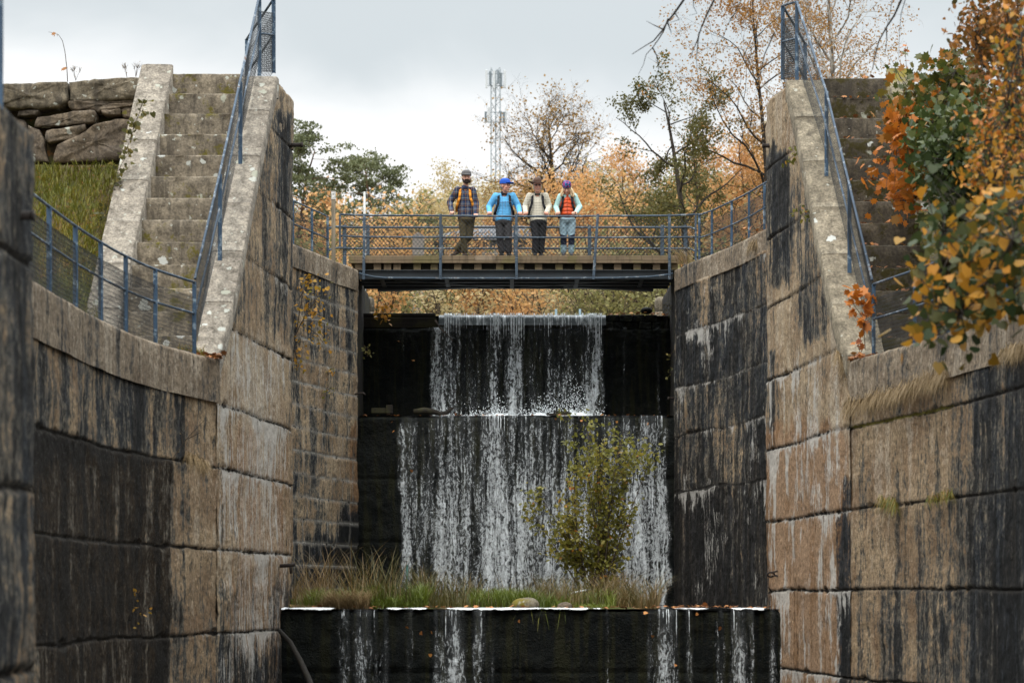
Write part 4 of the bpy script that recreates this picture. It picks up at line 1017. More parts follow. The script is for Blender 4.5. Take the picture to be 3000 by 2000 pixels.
def knit_mat():
    m, g = newmat('cream_knit'); s = g.n('SeparateXYZ', {0: geo_obj(g)}); x, z = s.outputs[0], s.outputs[2]
    n = g.noise(geo_obj(g), 10, 3, 0.6); x = g.m('ADD', x, g.m('MULTIPLY', n, 0.015))
    a = g.m('LESS_THAN', g.m('FRACT', g.m('DIVIDE', x, 0.034)), 0.55); b = g.m('LESS_THAN', g.m('FRACT', g.m('DIVIDE', z, 0.036)), 0.36)
    f = g.m('MULTIPLY', g.m('MULTIPLY', a, b), g.ss(z, ZDECK + 0.86, ZDECK + 0.89))
    c = g.mix(g.m('MULTIPLY', f, 0.85), (0.66, 0.61, 0.50), (0.075, 0.07, 0.06))
    finish(g, c, 0.95, g.noise(geo_obj(g), 60, 3, 0.6), 0.4, 0.01, 0.1); return m
def beanie_mat():
    m, g = newmat('patterned_beanie'); v = g.n('TexVoronoi', {'Vector': geo_obj(g), 'Scale': 42.0}); s = g.n('SeparateColor', {0: v.outputs['Color']})
    finish(g, g.ramp(s.outputs[0], [(0.0, (0.02, 0.03, 0.10)), (0.3, (0.03, 0.16, 0.36)), (0.5, (0.02, 0.02, 0.06)), (0.65, (0.36, 0.04, 0.14)), (0.85, (0.10, 0.05, 0.22)), (1.0, (0.25, 0.35, 0.45))], 'CONSTANT'), 0.9); return m
def vest_mat():
    m, g = newmat('quilted_red_vest'); s = g.n('SeparateXYZ', {0: geo_obj(g)}); n = g.noise(geo_obj(g), 7, 3, 0.6)
    z = g.m('ADD', s.outputs[2], g.m('MULTIPLY', n, 0.05)); q = g.m('ABSOLUTE', g.m('SINE', g.m('MULTIPLY', z, math.pi / 0.085)))
    c = g.mix(g.ss(q, 0.0, 0.35), (0.22, 0.022, 0.008), (0.66, 0.085, 0.02))
    finish(g, c, 0.5, g.m('ADD', g.m('POWER', q, 0.5), g.m('MULTIPLY', n, 0.4)), 0.7, 0.03, 0.35); return m
SK = skin_mat('skin_fair', (0.62, 0.38, 0.28)); SK2 = skin_mat('skin_ruddy', (0.62, 0.34, 0.25))
EYE = plain_mat('eye_dark', (0.02, 0.015, 0.012), 0.3); MOUTH = plain_mat('lip', (0.30, 0.10, 0.08), 0.6); TEETH = plain_mat('teeth', (0.6, 0.57, 0.5), 0.4)
STRAP = cloth_mat('black_strap', (0.018, 0.018, 0.022)); ZDECK = 7.535

def hand(shapes, wrist, knuck, curl, across, s=1.0):
    """palm and five bent fingers: knuck = direction wrist->knuckles, curl = direction the fingers bend to, across = from thumb side to little finger"""
    w = Vector(wrist); k = Vector(knuck).normalized(); c = Vector(curl).normalized(); a = Vector(across).normalized()
    for q in (-0.5, -0.17, 0.17, 0.5):
        shapes.append(('c', w + a * q * 0.045 * s, w + k * 0.085 * s + a * q * 0.068 * s, 0.019 * s, 0.0145 * s))
    for i, q in enumerate((-0.55, -0.18, 0.18, 0.55)):
        L = (0.040, 0.045, 0.042, 0.033)[i] * s; r = (0.0098, 0.0100, 0.0096, 0.0086)[i] * s
        p0 = w + k * 0.088 * s + a * q * 0.074 * s; p1 = p0 + (k * 0.65 + c * 0.75).normalized() * L; p2 = p1 + (c * 1.0 - k * 0.25).normalized() * L * 0.8; p3 = p2 + (c * 0.35 - k * 0.95).normalized() * L * 0.6
        shapes += [('c', p0, p1, r * 1.1, r), ('c', p1, p2, r, r * 0.95), ('c', p2, p3, r * 0.95, r * 0.8)]
    t0 = w + k * 0.02 * s - a * 0.032 * s; t1 = t0 + (k * 0.5 - a * 0.45 + c * 0.5).normalized() * 0.042 * s; t2 = t1 + (k * 0.5 + c * 0.75 + a * 0.2).normalized() * 0.035 * s
    shapes += [('c', t0, t1, 0.015 * s, 0.0125 * s), ('c', t1, t2, 0.0125 * s, 0.0095 * s)]

def head_shapes(hc, yaw, pitch, s=1.0, roll=0.0):
    """skull, jaw, nose, ears; the face looks to -Y before turning"""
    Rm = (Matrix.Rotation(yaw, 3, 'Z') @ Matrix.Rotation(pitch, 3, 'X') @ Matrix.Rotation(roll, 3, 'Y'))
    P = lambda x, y, z: Vector(hc) + Rm @ Vector((x * s, y * s, z * s))
    sh = [('e', P(0, 0.012, 0.028), (0.077 * s, 0.096 * s, 0.100 * s), Rm), ('e', P(0, -0.022, -0.052), (0.060 * s, 0.070 * s, 0.070 * s), Rm), ('e', P(0, -0.060, -0.100), (0.030 * s, 0.026 * s, 0.022 * s), Rm),
          ('c', P(0, -0.088, 0.012), P(0, -0.110, -0.030), 0.009 * s, 0.0145 * s), ('c', P(-0.035, -0.078, 0.030), P(0.035, -0.078, 0.030), 0.012 * s, 0.012 * s),
          ('e', P(0.080, 0.012, -0.012), (0.011 * s, 0.020 * s, 0.032 * s), Rm), ('e', P(-0.080, 0.012, -0.012), (0.011 * s, 0.020 * s, 0.032 * s), Rm),
          ('e', P(0.040, -0.060, -0.030), (0.026 * s, 0.022 * s, 0.026 * s), Rm), ('e', P(-0.040, -0.060, -0.030), (0.026 * s, 0.022 * s, 0.026 * s), Rm)]
    return sh, P, Rm
def face(P, Rm, s, parent, smile=False, eyes=True):
    mb = MB()
    if eyes:
        for sx in (-1, 1): mb.ball(P(sx * 0.031, -0.0835, 0.010), (0.0125 * s, 0.006 * s, 0.0065 * s), 8, 6, Rm)
        for sx in (-1, 1): mb.tube([P(sx * 0.014, -0.092, 0.031), P(sx * 0.034, -0.091, 0.034), P(sx * 0.05, -0.080, 0.028)], 0.004 * s, 6)
        mb.build('eyes', EYE, parent, True)
    mb = MB(); mb.tube([P(-0.026, -0.088, -0.066 + (0.008 if smile else 0)), P(0, -0.095, -0.068), P(0.026, -0.088, -0.066 + (0.008 if smile else 0))], [0.004 * s, 0.007 * s, 0.004 * s], 6)
    mb.build('mouth', MOUTH, parent, True)
    if smile: MB().tube([P(-0.016, -0.0945, -0.0635), P(0.016, -0.0945, -0.0635)], 0.0045 * s, 6).build('teeth', TEETH, parent, True)

def px3(zx, zy, Y): return at(1280 + zx * 0.19768, 480 + zy * 0.19768, Y)     # points read off the enlarged view of the group

def person(label, spec):
    yb = spec['Y']; J = {k: px3(*v) for k, v in spec['J'].items()}
    root = empty('person', (J['hipc'].x, yb, ZDECK), label, 'person')
    s = spec.get('s', 1.0)
    hs, P, Rm = head_shapes(J['head'], spec['yaw'], spec['pitch'], 1.16 * s, spec.get('roll', 0))
    neck0 = (J['sl'] + J['sr']) / 2 + Vector((0, 0.03, -0.02))
    body = list(hs) + [('c', neck0, Vector(J['head']) + Vector((0, 0.015, -0.03)), 0.064 * s, 0.058 * s)]
    chest = neck0 + Vector((0, 0.02, -0.14)); w = (J['sl'] - J['sr']).length
    hip = J['hipc']
    tw = spec.get('tw', 0.203) * s
    torso = [('e', chest, (w * 0.50, 0.125, 0.19))]
    for i in range(7): torso.append(('e', chest.lerp(hip + Vector((0, 0, 0.03)), i / 6), (tw * (1.0 - 0.05 * math.sin(i / 6 * math.pi)), 0.135, 0.13)))
    for S in (J['sl'], J['sr']):
        torso += [('c', neck0 + Vector((0, 0.01, 0.045)), S + Vector((0, 0, 0.0)), 0.052, 0.066), ('c', neck0 + Vector((0, 0.01, -0.06)), S + Vector((0, 0, -0.05)), 0.08, 0.07)]
    body += [('e', t[1], tuple(q * 0.9 for q in t[2])) if t[0] == 'e' else ('c', t[1], t[2], t[3] * 0.9, t[4] * 0.9) for t in torso]
    sleeves = []
    for sd in 'lr':
        a, b, c_ = J['s' + sd], J['e' + sd], J['w' + sd]
        body += [('c', a, b, 0.050, 0.041), ('c', b, c_, 0.040, 0.030)]
        sleeves += [('c', a, b, 0.080 * s, 0.072 * s), ('c', b, b.lerp(c_, 0.93), 0.071 * s, 0.054 * s), ('e', b + Vector((0, 0, 0.0)), (0.072, 0.072, 0.07))]
        hand(body, c_, *spec['hand' + sd], s=1.0)
    legs = []; shoes = []
    for sd in 'lr':
        h, k, an = J['h' + sd], J['k' + sd], J['a' + sd]
        body += [('c', h, k, 0.078, 0.055), ('c', k, an, 0.054, 0.04)]
        lw = spec.get('lw', 1.0)
        legs += [('c', h, k, 0.102 * lw, 0.082 * lw), ('c', k, an + Vector((0, 0, 0.03)), 0.080 * lw, 0.074 * lw), ('e', k + Vector((0, -0.02, 0.01)), (0.076 * lw, 0.075, 0.09))]
        f = Vector(spec.get('foot' + sd, (0, -1, 0))).normalized()
        an0 = Vector((an.x, an.y, max(an.z, ZDECK + 0.085)))
        tilt = spec.get('tilt' + sd)
        if tilt:    # crossed foot resting on its toe
            heel = an + Vector(tilt[0]); toe = an + Vector(tilt[1])
        else:
            heel = Vector((an.x, an.y, ZDECK + 0.052)) - f * 0.05; toe = Vector((an.x, an.y, ZDECK + 0.045)) + f * 0.17
        shoes.append((an0, heel, toe)); body += [('c', heel, toe, 0.04, 0.033)]
    sk = spec.get('skin', SK)
    bo = blob('body', body, sk, root, 0.0075, 2)
    top = blob(spec['topname'], torso + ([] if spec.get('vest') else sleeves), spec['top'], root, 0.012, 4) if not spec.get('vest') else None
    if spec.get('vest'):
        blob('shirt', [('e', chest, (w * 0.44, 0.115, 0.19)), ('c', J['sl'], J['sr'], 0.06, 0.06)] + sleeves, spec['top'], root, 0.012, 4)
        vz = [('e', chest + Vector((0, 0, -0.02)), (w * 0.415, 0.155, 0.21)), ('c', chest + Vector((0, -0.01, -0.06)), hip + Vector((0, -0.01, 0.13)), 0.158, 0.165), ('c', neck0 + Vector((0, -0.01, -0.03)), neck0 + Vector((0, -0.01, 0.045)), 0.088, 0.08)]
        for i in range(7): vz.append(('e', chest.lerp(hip + Vector((0, 0, 0.13)), i / 6) + Vector((0, -0.012, 0.03)), (0.175, 0.165, 0.034)))
        blob('vest', vz, spec['vest'], root, 0.012, 2)
    col_ = MB().lathe(neck0 + Vector((0, 0.0, 0.062)), [(0.088, -0.03), (0.082, 0.02), (0.074, 0.058), (0.066, 0.055), (0.068, 0.0)], 16)
    col_.build('collar', spec['collar'], root, True)
    hipl = [('e', hip + Vector((0, 0, -0.01)), (0.193 * s, 0.138, 0.125))]
    tr = blob('trousers', legs + hipl, spec['trousers'], root, 0.012, 4)
    sh = []
    for a0, heel, toe in shoes:
        sh += [('c', heel, toe, 0.047, 0.040), ('c', heel + Vector((0, 0, 0.035)), (heel + toe) / 2 + Vector((0, 0, 0.03)), 0.045, 0.04)]
    so = blob('shoes', sh, spec['shoes'], root, 0.012, 2)
    return root, J, P, Rm, neck0, chest, hip

def pack(label, J, neck0, chest, hip, mat, strap, parent_root, lowz=0.0):
    """rucksack worn on the back; its straps come over the shoulders"""
    bp = empty('backpack', (chest.x, chest.y + 0.24, hip.z), label, 'backpack')
    sh = [('e', chest + Vector((0, 0.25, -0.06)), (0.17, 0.11, 0.22)), ('c', chest + Vector((0, 0.25, 0.10)), chest + Vector((0, 0.25, -0.26 - lowz)), 0.125, 0.14), ('e', chest + Vector((0, 0.27, 0.20)), (0.13, 0.10, 0.06))]
    blob('bag', sh, mat, bp, 0.015, 3)
    for sg in (-1, 1):
        S = J['sl'] if (J['sl'].x - neck0.x) * sg > 0 else J['sr']
        sx = neck0.lerp(S, 0.66).x; zt_ = S.z + 0.062
        pts = [(sx, chest.y + 0.15, zt_ - 0.06), (sx, chest.y + 0.06, zt_ + 0.015), (sx, chest.y - 0.06, zt_ - 0.015), (sx, chest.y - 0.135, zt_ - 0.12), (sx + 0.012 * sg, chest.y - 0.165, zt_ - 0.25), (sx + 0.05 * sg, chest.y - 0.155, zt_ - 0.36), (sx + 0.085 * sg, chest.y - 0.08, zt_ - 0.47), (sx + 0.08 * sg, chest.y + 0.12, zt_ - 0.52)]
        mb = MB()
        for i in range(len(pts) - 1): mb.bar(pts[i], Vector(pts[i]).lerp(Vector(pts[i + 1]), 1.06), 0.052, 0.018, up=Vector((0, -1, 0.3)))
        mb.build('strap', strap, bp, True)
    return bp
def hat_dome(mb, P, Rm, s, top=0.155, r=0.092, ry=0.108, base=0.045):
    prof = [(1.0, 0.0), (1.01, 0.25), (0.97, 0.5), (0.85, 0.75), (0.55, 0.94), (0.2, 1.0), (0.01, 1.0)]
    k = 20; vs = []; fs = []
    for (q, h) in prof:
        for j in range(k):
            a = 2 * math.pi * j / k; vs.append(P(q * r * math.cos(a), 0.012 + q * ry * math.sin(a), base + h * (top - base)))
    for i in range(len(prof) - 1):
        for j in range(k): fs.append((i * k + j, i * k + (j + 1) % k, (i + 1) * k + (j + 1) % k, (i + 1) * k + j))
    mb.add(vs, fs)

YP = 54.02; YR = 53.60
down = (0, -0.55, -0.65); curl = (0, 0.15, -1.0)
GRIP = lambda a: ((0, -0.8, 0.25), (0, -0.15, -1), a)
# 1 --- bearded man in a plaid shirt
r1, J1, P1, R1, n1_, c1, h1 = person('tall bearded man in dark plaid shirt and grey flat cap, legs crossed', dict(
    Y=YP, yaw=R(8), pitch=0, topname='shirt', top=plaid_mat(), collar=cloth_mat('navy_collar', (0.03, 0.045, 0.09)), trousers=cloth_mat('olive_trousers', (0.085, 0.068, 0.035)), shoes=plain_mat('brown_boot', (0.07, 0.042, 0.025), 0.7),
    J=dict(head=(437, 208, YP - 0.02), sl=(308, 385, YP), sr=(528, 388, YP), el=(190, 575, YP + 0.02), er=(580, 590, YP), wl=(228, 735, YR + 0.13), wr=(578, 772, YR + 0.14), hipc=(440, 815, YP),
           hl=(385, 830, YP), hr=(498, 830, YP + 0.02), kl=(395, 1075, YP - 0.02), kr=(478, 1085, YP + 0.06), al=(410, 1310, YP), ar=(305, 1275, YP + 0.14)),
    handl=GRIP((1, 0, 0)), handr=GRIP((-1, 0, 0)), footl=(0.25, -1, 0), tiltr=((0.05, 0.06, -0.02), (-0.12, -0.06, -0.13)), lw=1.0))
hm = MB(); hat_dome(hm, P1, R1, 1, 0.15, 0.098, 0.118, 0.045)
hm.add([P1(x, y, z) for x, y, z in [(-0.09, -0.07, 0.06), (-0.05, -0.135, 0.045), (0, -0.15, 0.042), (0.05, -0.135, 0.045), (0.09, -0.07, 0.06), (0, -0.02, 0.13), (-0.09, -0.07, 0.05), (-0.05, -0.135, 0.035), (0, -0.15, 0.032), (0.05, -0.135, 0.035), (0.09, -0.07, 0.05)]],
       [(0, 1, 5), (1, 2, 5), (2, 3, 5), (3, 4, 5), (0, 6, 7, 1), (1, 7, 8, 2), (2, 8, 9, 3), (3, 9, 10, 4), (6, 10, 9, 8, 7)])
hm.build('flat_cap', cloth_mat('grey_tweed', (0.11, 0.105, 0.105), 60), r1, True)
face(P1, R1, 1.12, r1)
blob('beard', [('e', P1(0, -0.055, -0.075), (0.062, 0.055, 0.050), R1), ('c', P1(-0.066, -0.02, -0.03), P1(-0.05, -0.055, -0.085), 0.022, 0.03), ('c', P1(0.066, -0.02, -0.03), P1(0.05, -0.055, -0.085), 0.022, 0.03), ('c', P1(-0.035, -0.095, -0.05), P1(0.035, -0.095, -0.05), 0.012, 0.012), ('e', P1(0, -0.065, -0.10), (0.045, 0.04, 0.035), R1)], plain_mat('dark_beard', (0.022, 0.014, 0.010), 0.9, 0.5, 60, 0.5), r1, 0.008, 2)
mb = MB(); mb.lathe(J1['wl'] + Vector((-0.0, 0.03, 0.02)), [(0.046, -0.014), (0.047, 0.014)], 14); mb.build('wristwatch', plain_mat('watch', (0.35, 0.35, 0.35), 0.3), r1)
pack('orange-strapped grey rucksack on the back of the man in plaid', J1, n1_, c1, h1, cloth_mat('grey_pack', (0.22, 0.20, 0.18)), cloth_mat('orange_strap', (0.72, 0.27, 0.03), 20, 0.15), r1)
# 2 --- man in a sky-blue jacket
r2, J2, P2, R2, n2_, c2, h2 = person('man in a bright blue jacket and blue cap, head turned smiling to the right', dict(
    Y=YP, yaw=R(52), pitch=R(4), topname='jacket', top=cloth_mat('sky_blue_jacket', (0.12, 0.40, 0.70), 11, 0.18), collar=cloth_mat('dark_collar', (0.02, 0.022, 0.03)), trousers=cloth_mat('grey_trousers', (0.055, 0.052, 0.055)), shoes=plain_mat('dark_shoe', (0.02, 0.02, 0.02), 0.7), skin=SK2,
    J=dict(head=(1014, 328, YP - 0.08), sl=(872, 478, YP - 0.04), sr=(1122, 474, YP - 0.04), el=(772, 640, YP), er=(1205, 630, YP), wl=(782, 742, YR + 0.13), wr=(1232, 745, YR + 0.13), hipc=(985, 850, YP),
           hl=(925, 870, YP), hr=(1045, 870, YP), kl=(935, 1100, YP - 0.03), kr=(1060, 1100, YP - 0.03), al=(958, 1310, YP), ar=(1066, 1310, YP)),
    handl=GRIP((1, 0, 0)), handr=GRIP((-1, 0, 0)), footl=(-0.15, -1, 0), footr=(0.15, -1, 0)))
hm = MB(); hat_dome(hm, P2, R2, 1, 0.15, 0.098, 0.112, 0.035)
hm.add([P2(x, y, z) for x, y, z in [(-0.075, -0.075, 0.055), (-0.06, -0.16, 0.055), (0, -0.195, 0.06), (0.06, -0.16, 0.055), (0.075, -0.075, 0.055), (-0.075, -0.075, 0.066), (-0.06, -0.16, 0.064), (0, -0.195, 0.069), (0.06, -0.16, 0.064), (0.075, -0.075, 0.066)]],
       [(4, 3, 2, 1, 0), (5, 6, 7, 8, 9), (0, 1, 6, 5), (1, 2, 7, 6), (2, 3, 8, 7), (3, 4, 9, 8)])
hm.build('baseball_cap', cloth_mat('royal_blue_cap', (0.02, 0.085, 0.42), 12, 0.1, 0.1), r2, True)
face(P2, R2, 1.12, r2, True)
blob('hair', [('e', P2(0, 0.05, -0.01), (0.082, 0.07, 0.06), R2)], plain_mat('grey_hair', (0.30, 0.26, 0.21), 0.9, 0.3, 60), r2, 0.01, 2)
mb = MB(); mb.bar(J2['sl'].lerp(J2['sr'], 0.06) + Vector((0, -0.115, -0.17)), J2['sl'].lerp(J2['sr'], 0.94) + Vector((0, -0.115, -0.15)), 0.008, 0.01)
mb.bar(px3(1012, 545, YP - 0.175), px3(1013, 650, YP - 0.172), 0.010, 0.01); mb.bar(px3(968, 480, YP - 0.17), px3(966, 840, YP - 0.17), 0.007, 0.01)
mb.build('zip', plain_mat('zip_grey', (0.10, 0.13, 0.2), 0.6), r2)
blob('side_panel', [('c', px3(868, 660, YP - 0.03), px3(858, 825, YP - 0.02), 0.035, 0.05), ('c', px3(1100, 660, YP - 0.03), px3(1102, 825, YP - 0.02), 0.035, 0.05)], cloth_mat('grey_panel', (0.20, 0.20, 0.24)), r2, 0.012, 2)
pack('black rucksack on the back of the man in the blue jacket', J2, n2_, c2, h2, cloth_mat('dark_pack', (0.03, 0.028, 0.032)), STRAP, r2)
# 3 --- man in a cream sweater and brown hat
r3, J3, P3, R3, n3_, c3, h3 = person('older man in a cream patterned sweater, sunglasses and wide brown hat', dict(
    Y=YP, yaw=R(4), pitch=R(3), topname='sweater', top=knit_mat(), collar=cloth_mat('green_collar', (0.06, 0.085, 0.075)), trousers=cloth_mat('charcoal_trousers', (0.028, 0.027, 0.03)), shoes=plain_mat('black_shoe', (0.015, 0.015, 0.017), 0.6), skin=SK2,
    J=dict(head=(1490, 328, YP - 0.10), sl=(1374, 478, YP - 0.05), sr=(1606, 474, YP - 0.05), el=(1308, 640, YP), er=(1662, 630, YP), wl=(1318, 742, YR + 0.13), wr=(1618, 742, YR + 0.13), hipc=(1505, 850, YP),
           hl=(1447, 870, YP), hr=(1565, 870, YP), kl=(1462, 1100, YP - 0.05), kr=(1558, 1100, YP + 0.05), al=(1455, 1315, YP - 0.03), ar=(1540, 1310, YP + 0.08)),
    handl=GRIP((1, 0, 0)), handr=GRIP((-1, 0, 0))))
hm = MB(); hat_dome(hm, P3, R3, 1, 0.175, 0.082, 0.098, 0.055)
k = 28; vs = []; fs = []
for (q, dz) in ((0.85, 0.062), (1.4, 0.058), (1.95, 0.064), (2.0, 0.060), (1.4, 0.050), (0.85, 0.052)):
    for j in range(k):
        a = 2 * math.pi * j / k; lift = 0.045 * abs(math.cos(a)) ** 2 * (q - 0.95) - 0.02 * abs(math.sin(a)) * (q - 0.95)
        vs.append(P3(0.093 * q * math.cos(a), 0.012 + 0.110 * (1 + (q - 1) * 0.75) * math.sin(a), dz + lift))
for i in range(6):
    for j in range(k): fs.append((i * k + j, ((i + 1) % 6) * k + j, ((i + 1) % 6) * k + (j + 1) % k, i * k + (j + 1) % k))
hm.add(vs, fs); ho = hm.build('wide_brimmed_hat', plain_mat('brown_leather', (0.085, 0.042, 0.026), 0.6, 0.35, 14), r3, True)
MB().lathe(P3(0, 0.012, 0.072), [(0.098, -0.012), (0.098, 0.012), (0.088, 0.012)], 22, R3 @ Matrix.Diagonal((1, 1.15, 1))).build('hat_band', plain_mat('hat_band_leather', (0.03, 0.016, 0.012), 0.6), ho, True)
gm = MB()
for sx in (-1, 1): gm.ball(P3(sx * 0.033, -0.097, 0.010), (0.029, 0.008, 0.021), 12, 7, R3)
gm.tube([P3(-0.08, 0.0, 0.014), P3(-0.064, -0.082, 0.018), P3(0.064, -0.082, 0.018), P3(0.08, 0.0, 0.014)], 0.0045, 6)
gm.build('sunglasses', plain_mat('dark_lens', (0.05, 0.018, 0.012), 0.15, 0.2, 5, 0, 0.6), r3, True)
face(P3, R3, 1.12, r3, True, False)
blob('hair', [('e', P3(0.068, 0.02, -0.02), (0.028, 0.06, 0.07), R3), ('e', P3(-0.068, 0.02, -0.02), (0.028, 0.06, 0.07), R3), ('e', P3(0, 0.06, -0.02), (0.08, 0.055, 0.07), R3)], plain_mat('white_hair', (0.5, 0.42, 0.3), 0.9, 0.25, 60), r3, 0.009, 2)
pack('large black rucksack on the back of the man in the sweater', J3, n3_, c3, h3, STRAP, STRAP, r3, 0.12)
# 4 --- woman in a red vest
def hike_pants():
    m, g = newmat('pale_blue_hiking_trousers'); z = g.n('SeparateXYZ', {0: geo_obj(g)}).outputs[2]; n = g.noise(geo_obj(g), 14, 4, 0.6, 0.8); x = g.n('SeparateXYZ', {0: geo_obj(g)}).outputs[0]
    zz = g.m('ADD', z, g.m('MULTIPLY', g.m('ABSOLUTE', g.m('SUBTRACT', x, 1.24)), -0.35))
    f = g.m('MULTIPLY', g.m('LESS_THAN', zz, ZDECK + 0.475), g.m('GREATER_THAN', z, ZDECK + 0.29))
    c = g.mix(f, (0.33, 0.46, 0.53), (0.018, 0.024, 0.05)); c = g.mix(1.0, c, g.ramp(n, [(0.28, (0.75,) * 3), (0.72, (1.2,) * 3)]), 'MULTIPLY')
    finish(g, c, 0.85, n, 0.5, 0.03, 0.2); return m
r4, J4, P4, R4, n4_, c4, h4 = person('woman in a red quilted vest and patterned beanie looking down over the rail', dict(
    Y=YP, yaw=R(-2), pitch=R(30), topname='shirt', top=cloth_mat('mint_shirt', (0.40, 0.62, 0.60), 12, 0.15), vest=vest_mat(), collar=cloth_mat('red_collar', (0.45, 0.05, 0.015)), trousers=hike_pants(), shoes=plain_mat('grey_boot', (0.10, 0.10, 0.11), 0.7), s=0.93,
    J=dict(head=(1925, 358, YP - 0.11), sl=(1832, 486, YP - 0.04), sr=(2034, 480, YP - 0.04), el=(1768, 650, YP), er=(2112, 640, YP), wl=(1795, 738, YR + 0.13), wr=(2060, 728, YR + 0.12), hipc=(1935, 825, YP),
           hl=(1875, 850, YP), hr=(1998, 850, YP), kl=(1876, 1090, YP - 0.03), kr=(1996, 1090, YP - 0.03), al=(1876, 1315, YP), ar=(1992, 1315, YP)),
    handl=GRIP((1, 0, 0)), handr=((-0.5, -0.7, 0.1), (0, -0.1, -1), (-0.6, 0.5, 0)), lw=0.93))
hm = MB(); hat_dome(hm, P4, R4, 1, 0.15, 0.094, 0.112, 0.03); hm.build('beanie', beanie_mat(), r4, True)
face(P4, R4, 1.05, r4, True)
rs = random.Random(4); hb = []
for i in range(26):
    sx = rs.choice((-1, 1, 1)); a0 = P4(sx * 0.07, 0.02 + rs.uniform(-0.03, 0.05), 0.01)
    pts = [a0]
    for q in range(6): pts.append(pts[-1] + Vector((sx * rs.uniform(-0.012, 0.03) + 0.012 * math.sin(q * 2 + i), rs.uniform(-0.02, 0.012), -0.036)))
    hb.append(pts)
mb = MB()
for pts in hb: mb.tube(pts, [0.016, 0.019, 0.018, 0.017, 0.014, 0.011, 0.006], 6)
mb.build('hair', plain_mat('blonde_hair', (0.62, 0.45, 0.27), 0.7, 0.3, 60), r4, True)
mb = MB(); mb.bar(px3(1928, 470, YP - 0.205), px3(1932, 750, YP - 0.20), 0.008, 0.01); mb.build('zip', plain_mat('dark_zip', (0.1, 0.012, 0.006), 0.5), r4)
mb = MB()
for a, b in ((J4['hl'], J4['kl']), (J4['kl'], J4['al'])): mb.bar(a + Vector((-0.085, -0.02, 0)), b + Vector((-0.066, -0.02, 0)), 0.008, 0.012)
for a, b in ((J4['hr'], J4['kr']), (J4['kr'], J4['ar'])): mb.bar(a + Vector((0.085, -0.02, 0)), b + Vector((0.066, -0.02, 0)), 0.008, 0.012)
mb.build('piping', plain_mat('lime_piping', (0.45, 0.55, 0.12), 0.7), r4)
pack('dark rucksack on the back of the woman in the red vest', J4, n4_, c4, h4, STRAP, STRAP, r4, 0.18)
# ---------------------------------------------------------------- falling water
def fall_mat():
    m, g = newmat('falling_water')
    s = g.n('SeparateXYZ', {0: geo_obj(g)}); x, z = s.outputs[0], s.outputs[2]
    dn = g.attr('dens'); fr = g.attr('free')
    def nz(sx, sz, off, det=4, ro=0.6, xx=x, dist=0.0): return g.noise(g.comb(g.m('MULTIPLY', xx, sx), off, g.m('MULTIPLY', z, sz)), 1.0, det, ro, dist)
    wob = nz(3.0, 1.6, 0.0, 4, 0.6)
    xw = g.m('ADD', x, g.m('MULTIPLY', g.m('SUBTRACT', wob, 0.5), 0.22))
    streak = nz(8.0, 0.35, 3.0, 5, 0.62, xw); st2 = nz(30.0, 1.1, 5.0, 4, 0.6, xw)
    l1 = nz(10.0, 5.4, 0.0, 5, 0.62, xw, 0.8)
    lace = g.m('MAXIMUM', g.m('SUBTRACT', 1.0, g.m('MULTIPLY', g.m('ABSOLUTE', g.m('SUBTRACT', l1, 0.5)), 5.0)), 0.0)
    l2 = nz(22.0, 9.0, 7.0, 5, 0.7, xw, 0.3)
    l3 = nz(60.0, 14.0, 9.0, 3, 0.6, xw)
    a1 = g.m('ADD', g.m('MULTIPLY', g.ss(streak, 0.36, 0.66), 0.34), g.m('MULTIPLY', lace, 0.52))
    a1 = g.m('ADD', a1, g.m('ADD', g.m('MULTIPLY', g.ss(l2, 0.38, 0.68), 0.30), g.m('MULTIPLY', g.ss(st2, 0.40, 0.66), 0.22)))
    a1 = g.m('ADD', a1, g.m('MULTIPLY', g.m('SUBTRACT', l3, 0.5), 0.08))
    thr = g.m('SUBTRACT', 1.37, g.m('MULTIPLY', dn, 0.84))
    stuck = g.ss(g.m('SUBTRACT', a1, thr), -0.02, 0.62, kind='LINEAR')
    # free strings just under the lip: thin unbroken threads
    th = nz(34.0, 0.5, 9.0, 3, 0.6); br = nz(34.0, 12.0, 12.0, 2, 0.5)
    free = g.m('MULTIPLY', g.ss(g.m('ADD', th, g.m('MULTIPLY', g.m('SUBTRACT', br, 0.5), 0.3)), g.m('SUBTRACT', 0.82, g.m('MULTIPLY', dn, 0.36)), g.m('SUBTRACT', 0.90, g.m('MULTIPLY', dn, 0.32))), 0.95)
    al = g.m('ADD', g.m('MULTIPLY', stuck, g.m('SUBTRACT', 1.0, fr)), g.m('MULTIPLY', free, fr))
    veil = g.m('MULTIPLY', g.ss(dn, 0.30, 1.0), g.m('MULTIPLY', g.ss(streak, 0.35, 0.65), 0.10))
    al = g.m('MINIMUM', g.m('MAXIMUM', g.m('MULTIPLY', al, 0.96), veil), 1.0)
    p = g.n('BsdfPrincipled', {'Base Color': (0.86, 0.90, 0.92, 1), 'Roughness': 0.3, 'Specular IOR Level': 0.5,
                               'Normal': g.n('Bump', {'Height': g.m('ADD', l1, l2), 'Strength': 0.6, 'Distance': 0.04}).outputs[0]})
    tl = g.n('BsdfTranslucent', {'Color': (0.85, 0.89, 0.9, 1)})
    mx = g.n('MixShader', {0: 0.3, 1: p.outputs[0], 2: tl.outputs[0]})
    tr = g.n('BsdfTransparent', {})
    o = g.n('MixShader', {0: al, 1: tr.outputs[0], 2: mx.outputs[0]})
    g.n('OutputMaterial', {'Surface': o.outputs[0]})
    return m
M['fall'] = fall_mat()
def gauss(px, c, w): return np.exp(-((px - c) / w) ** 2)
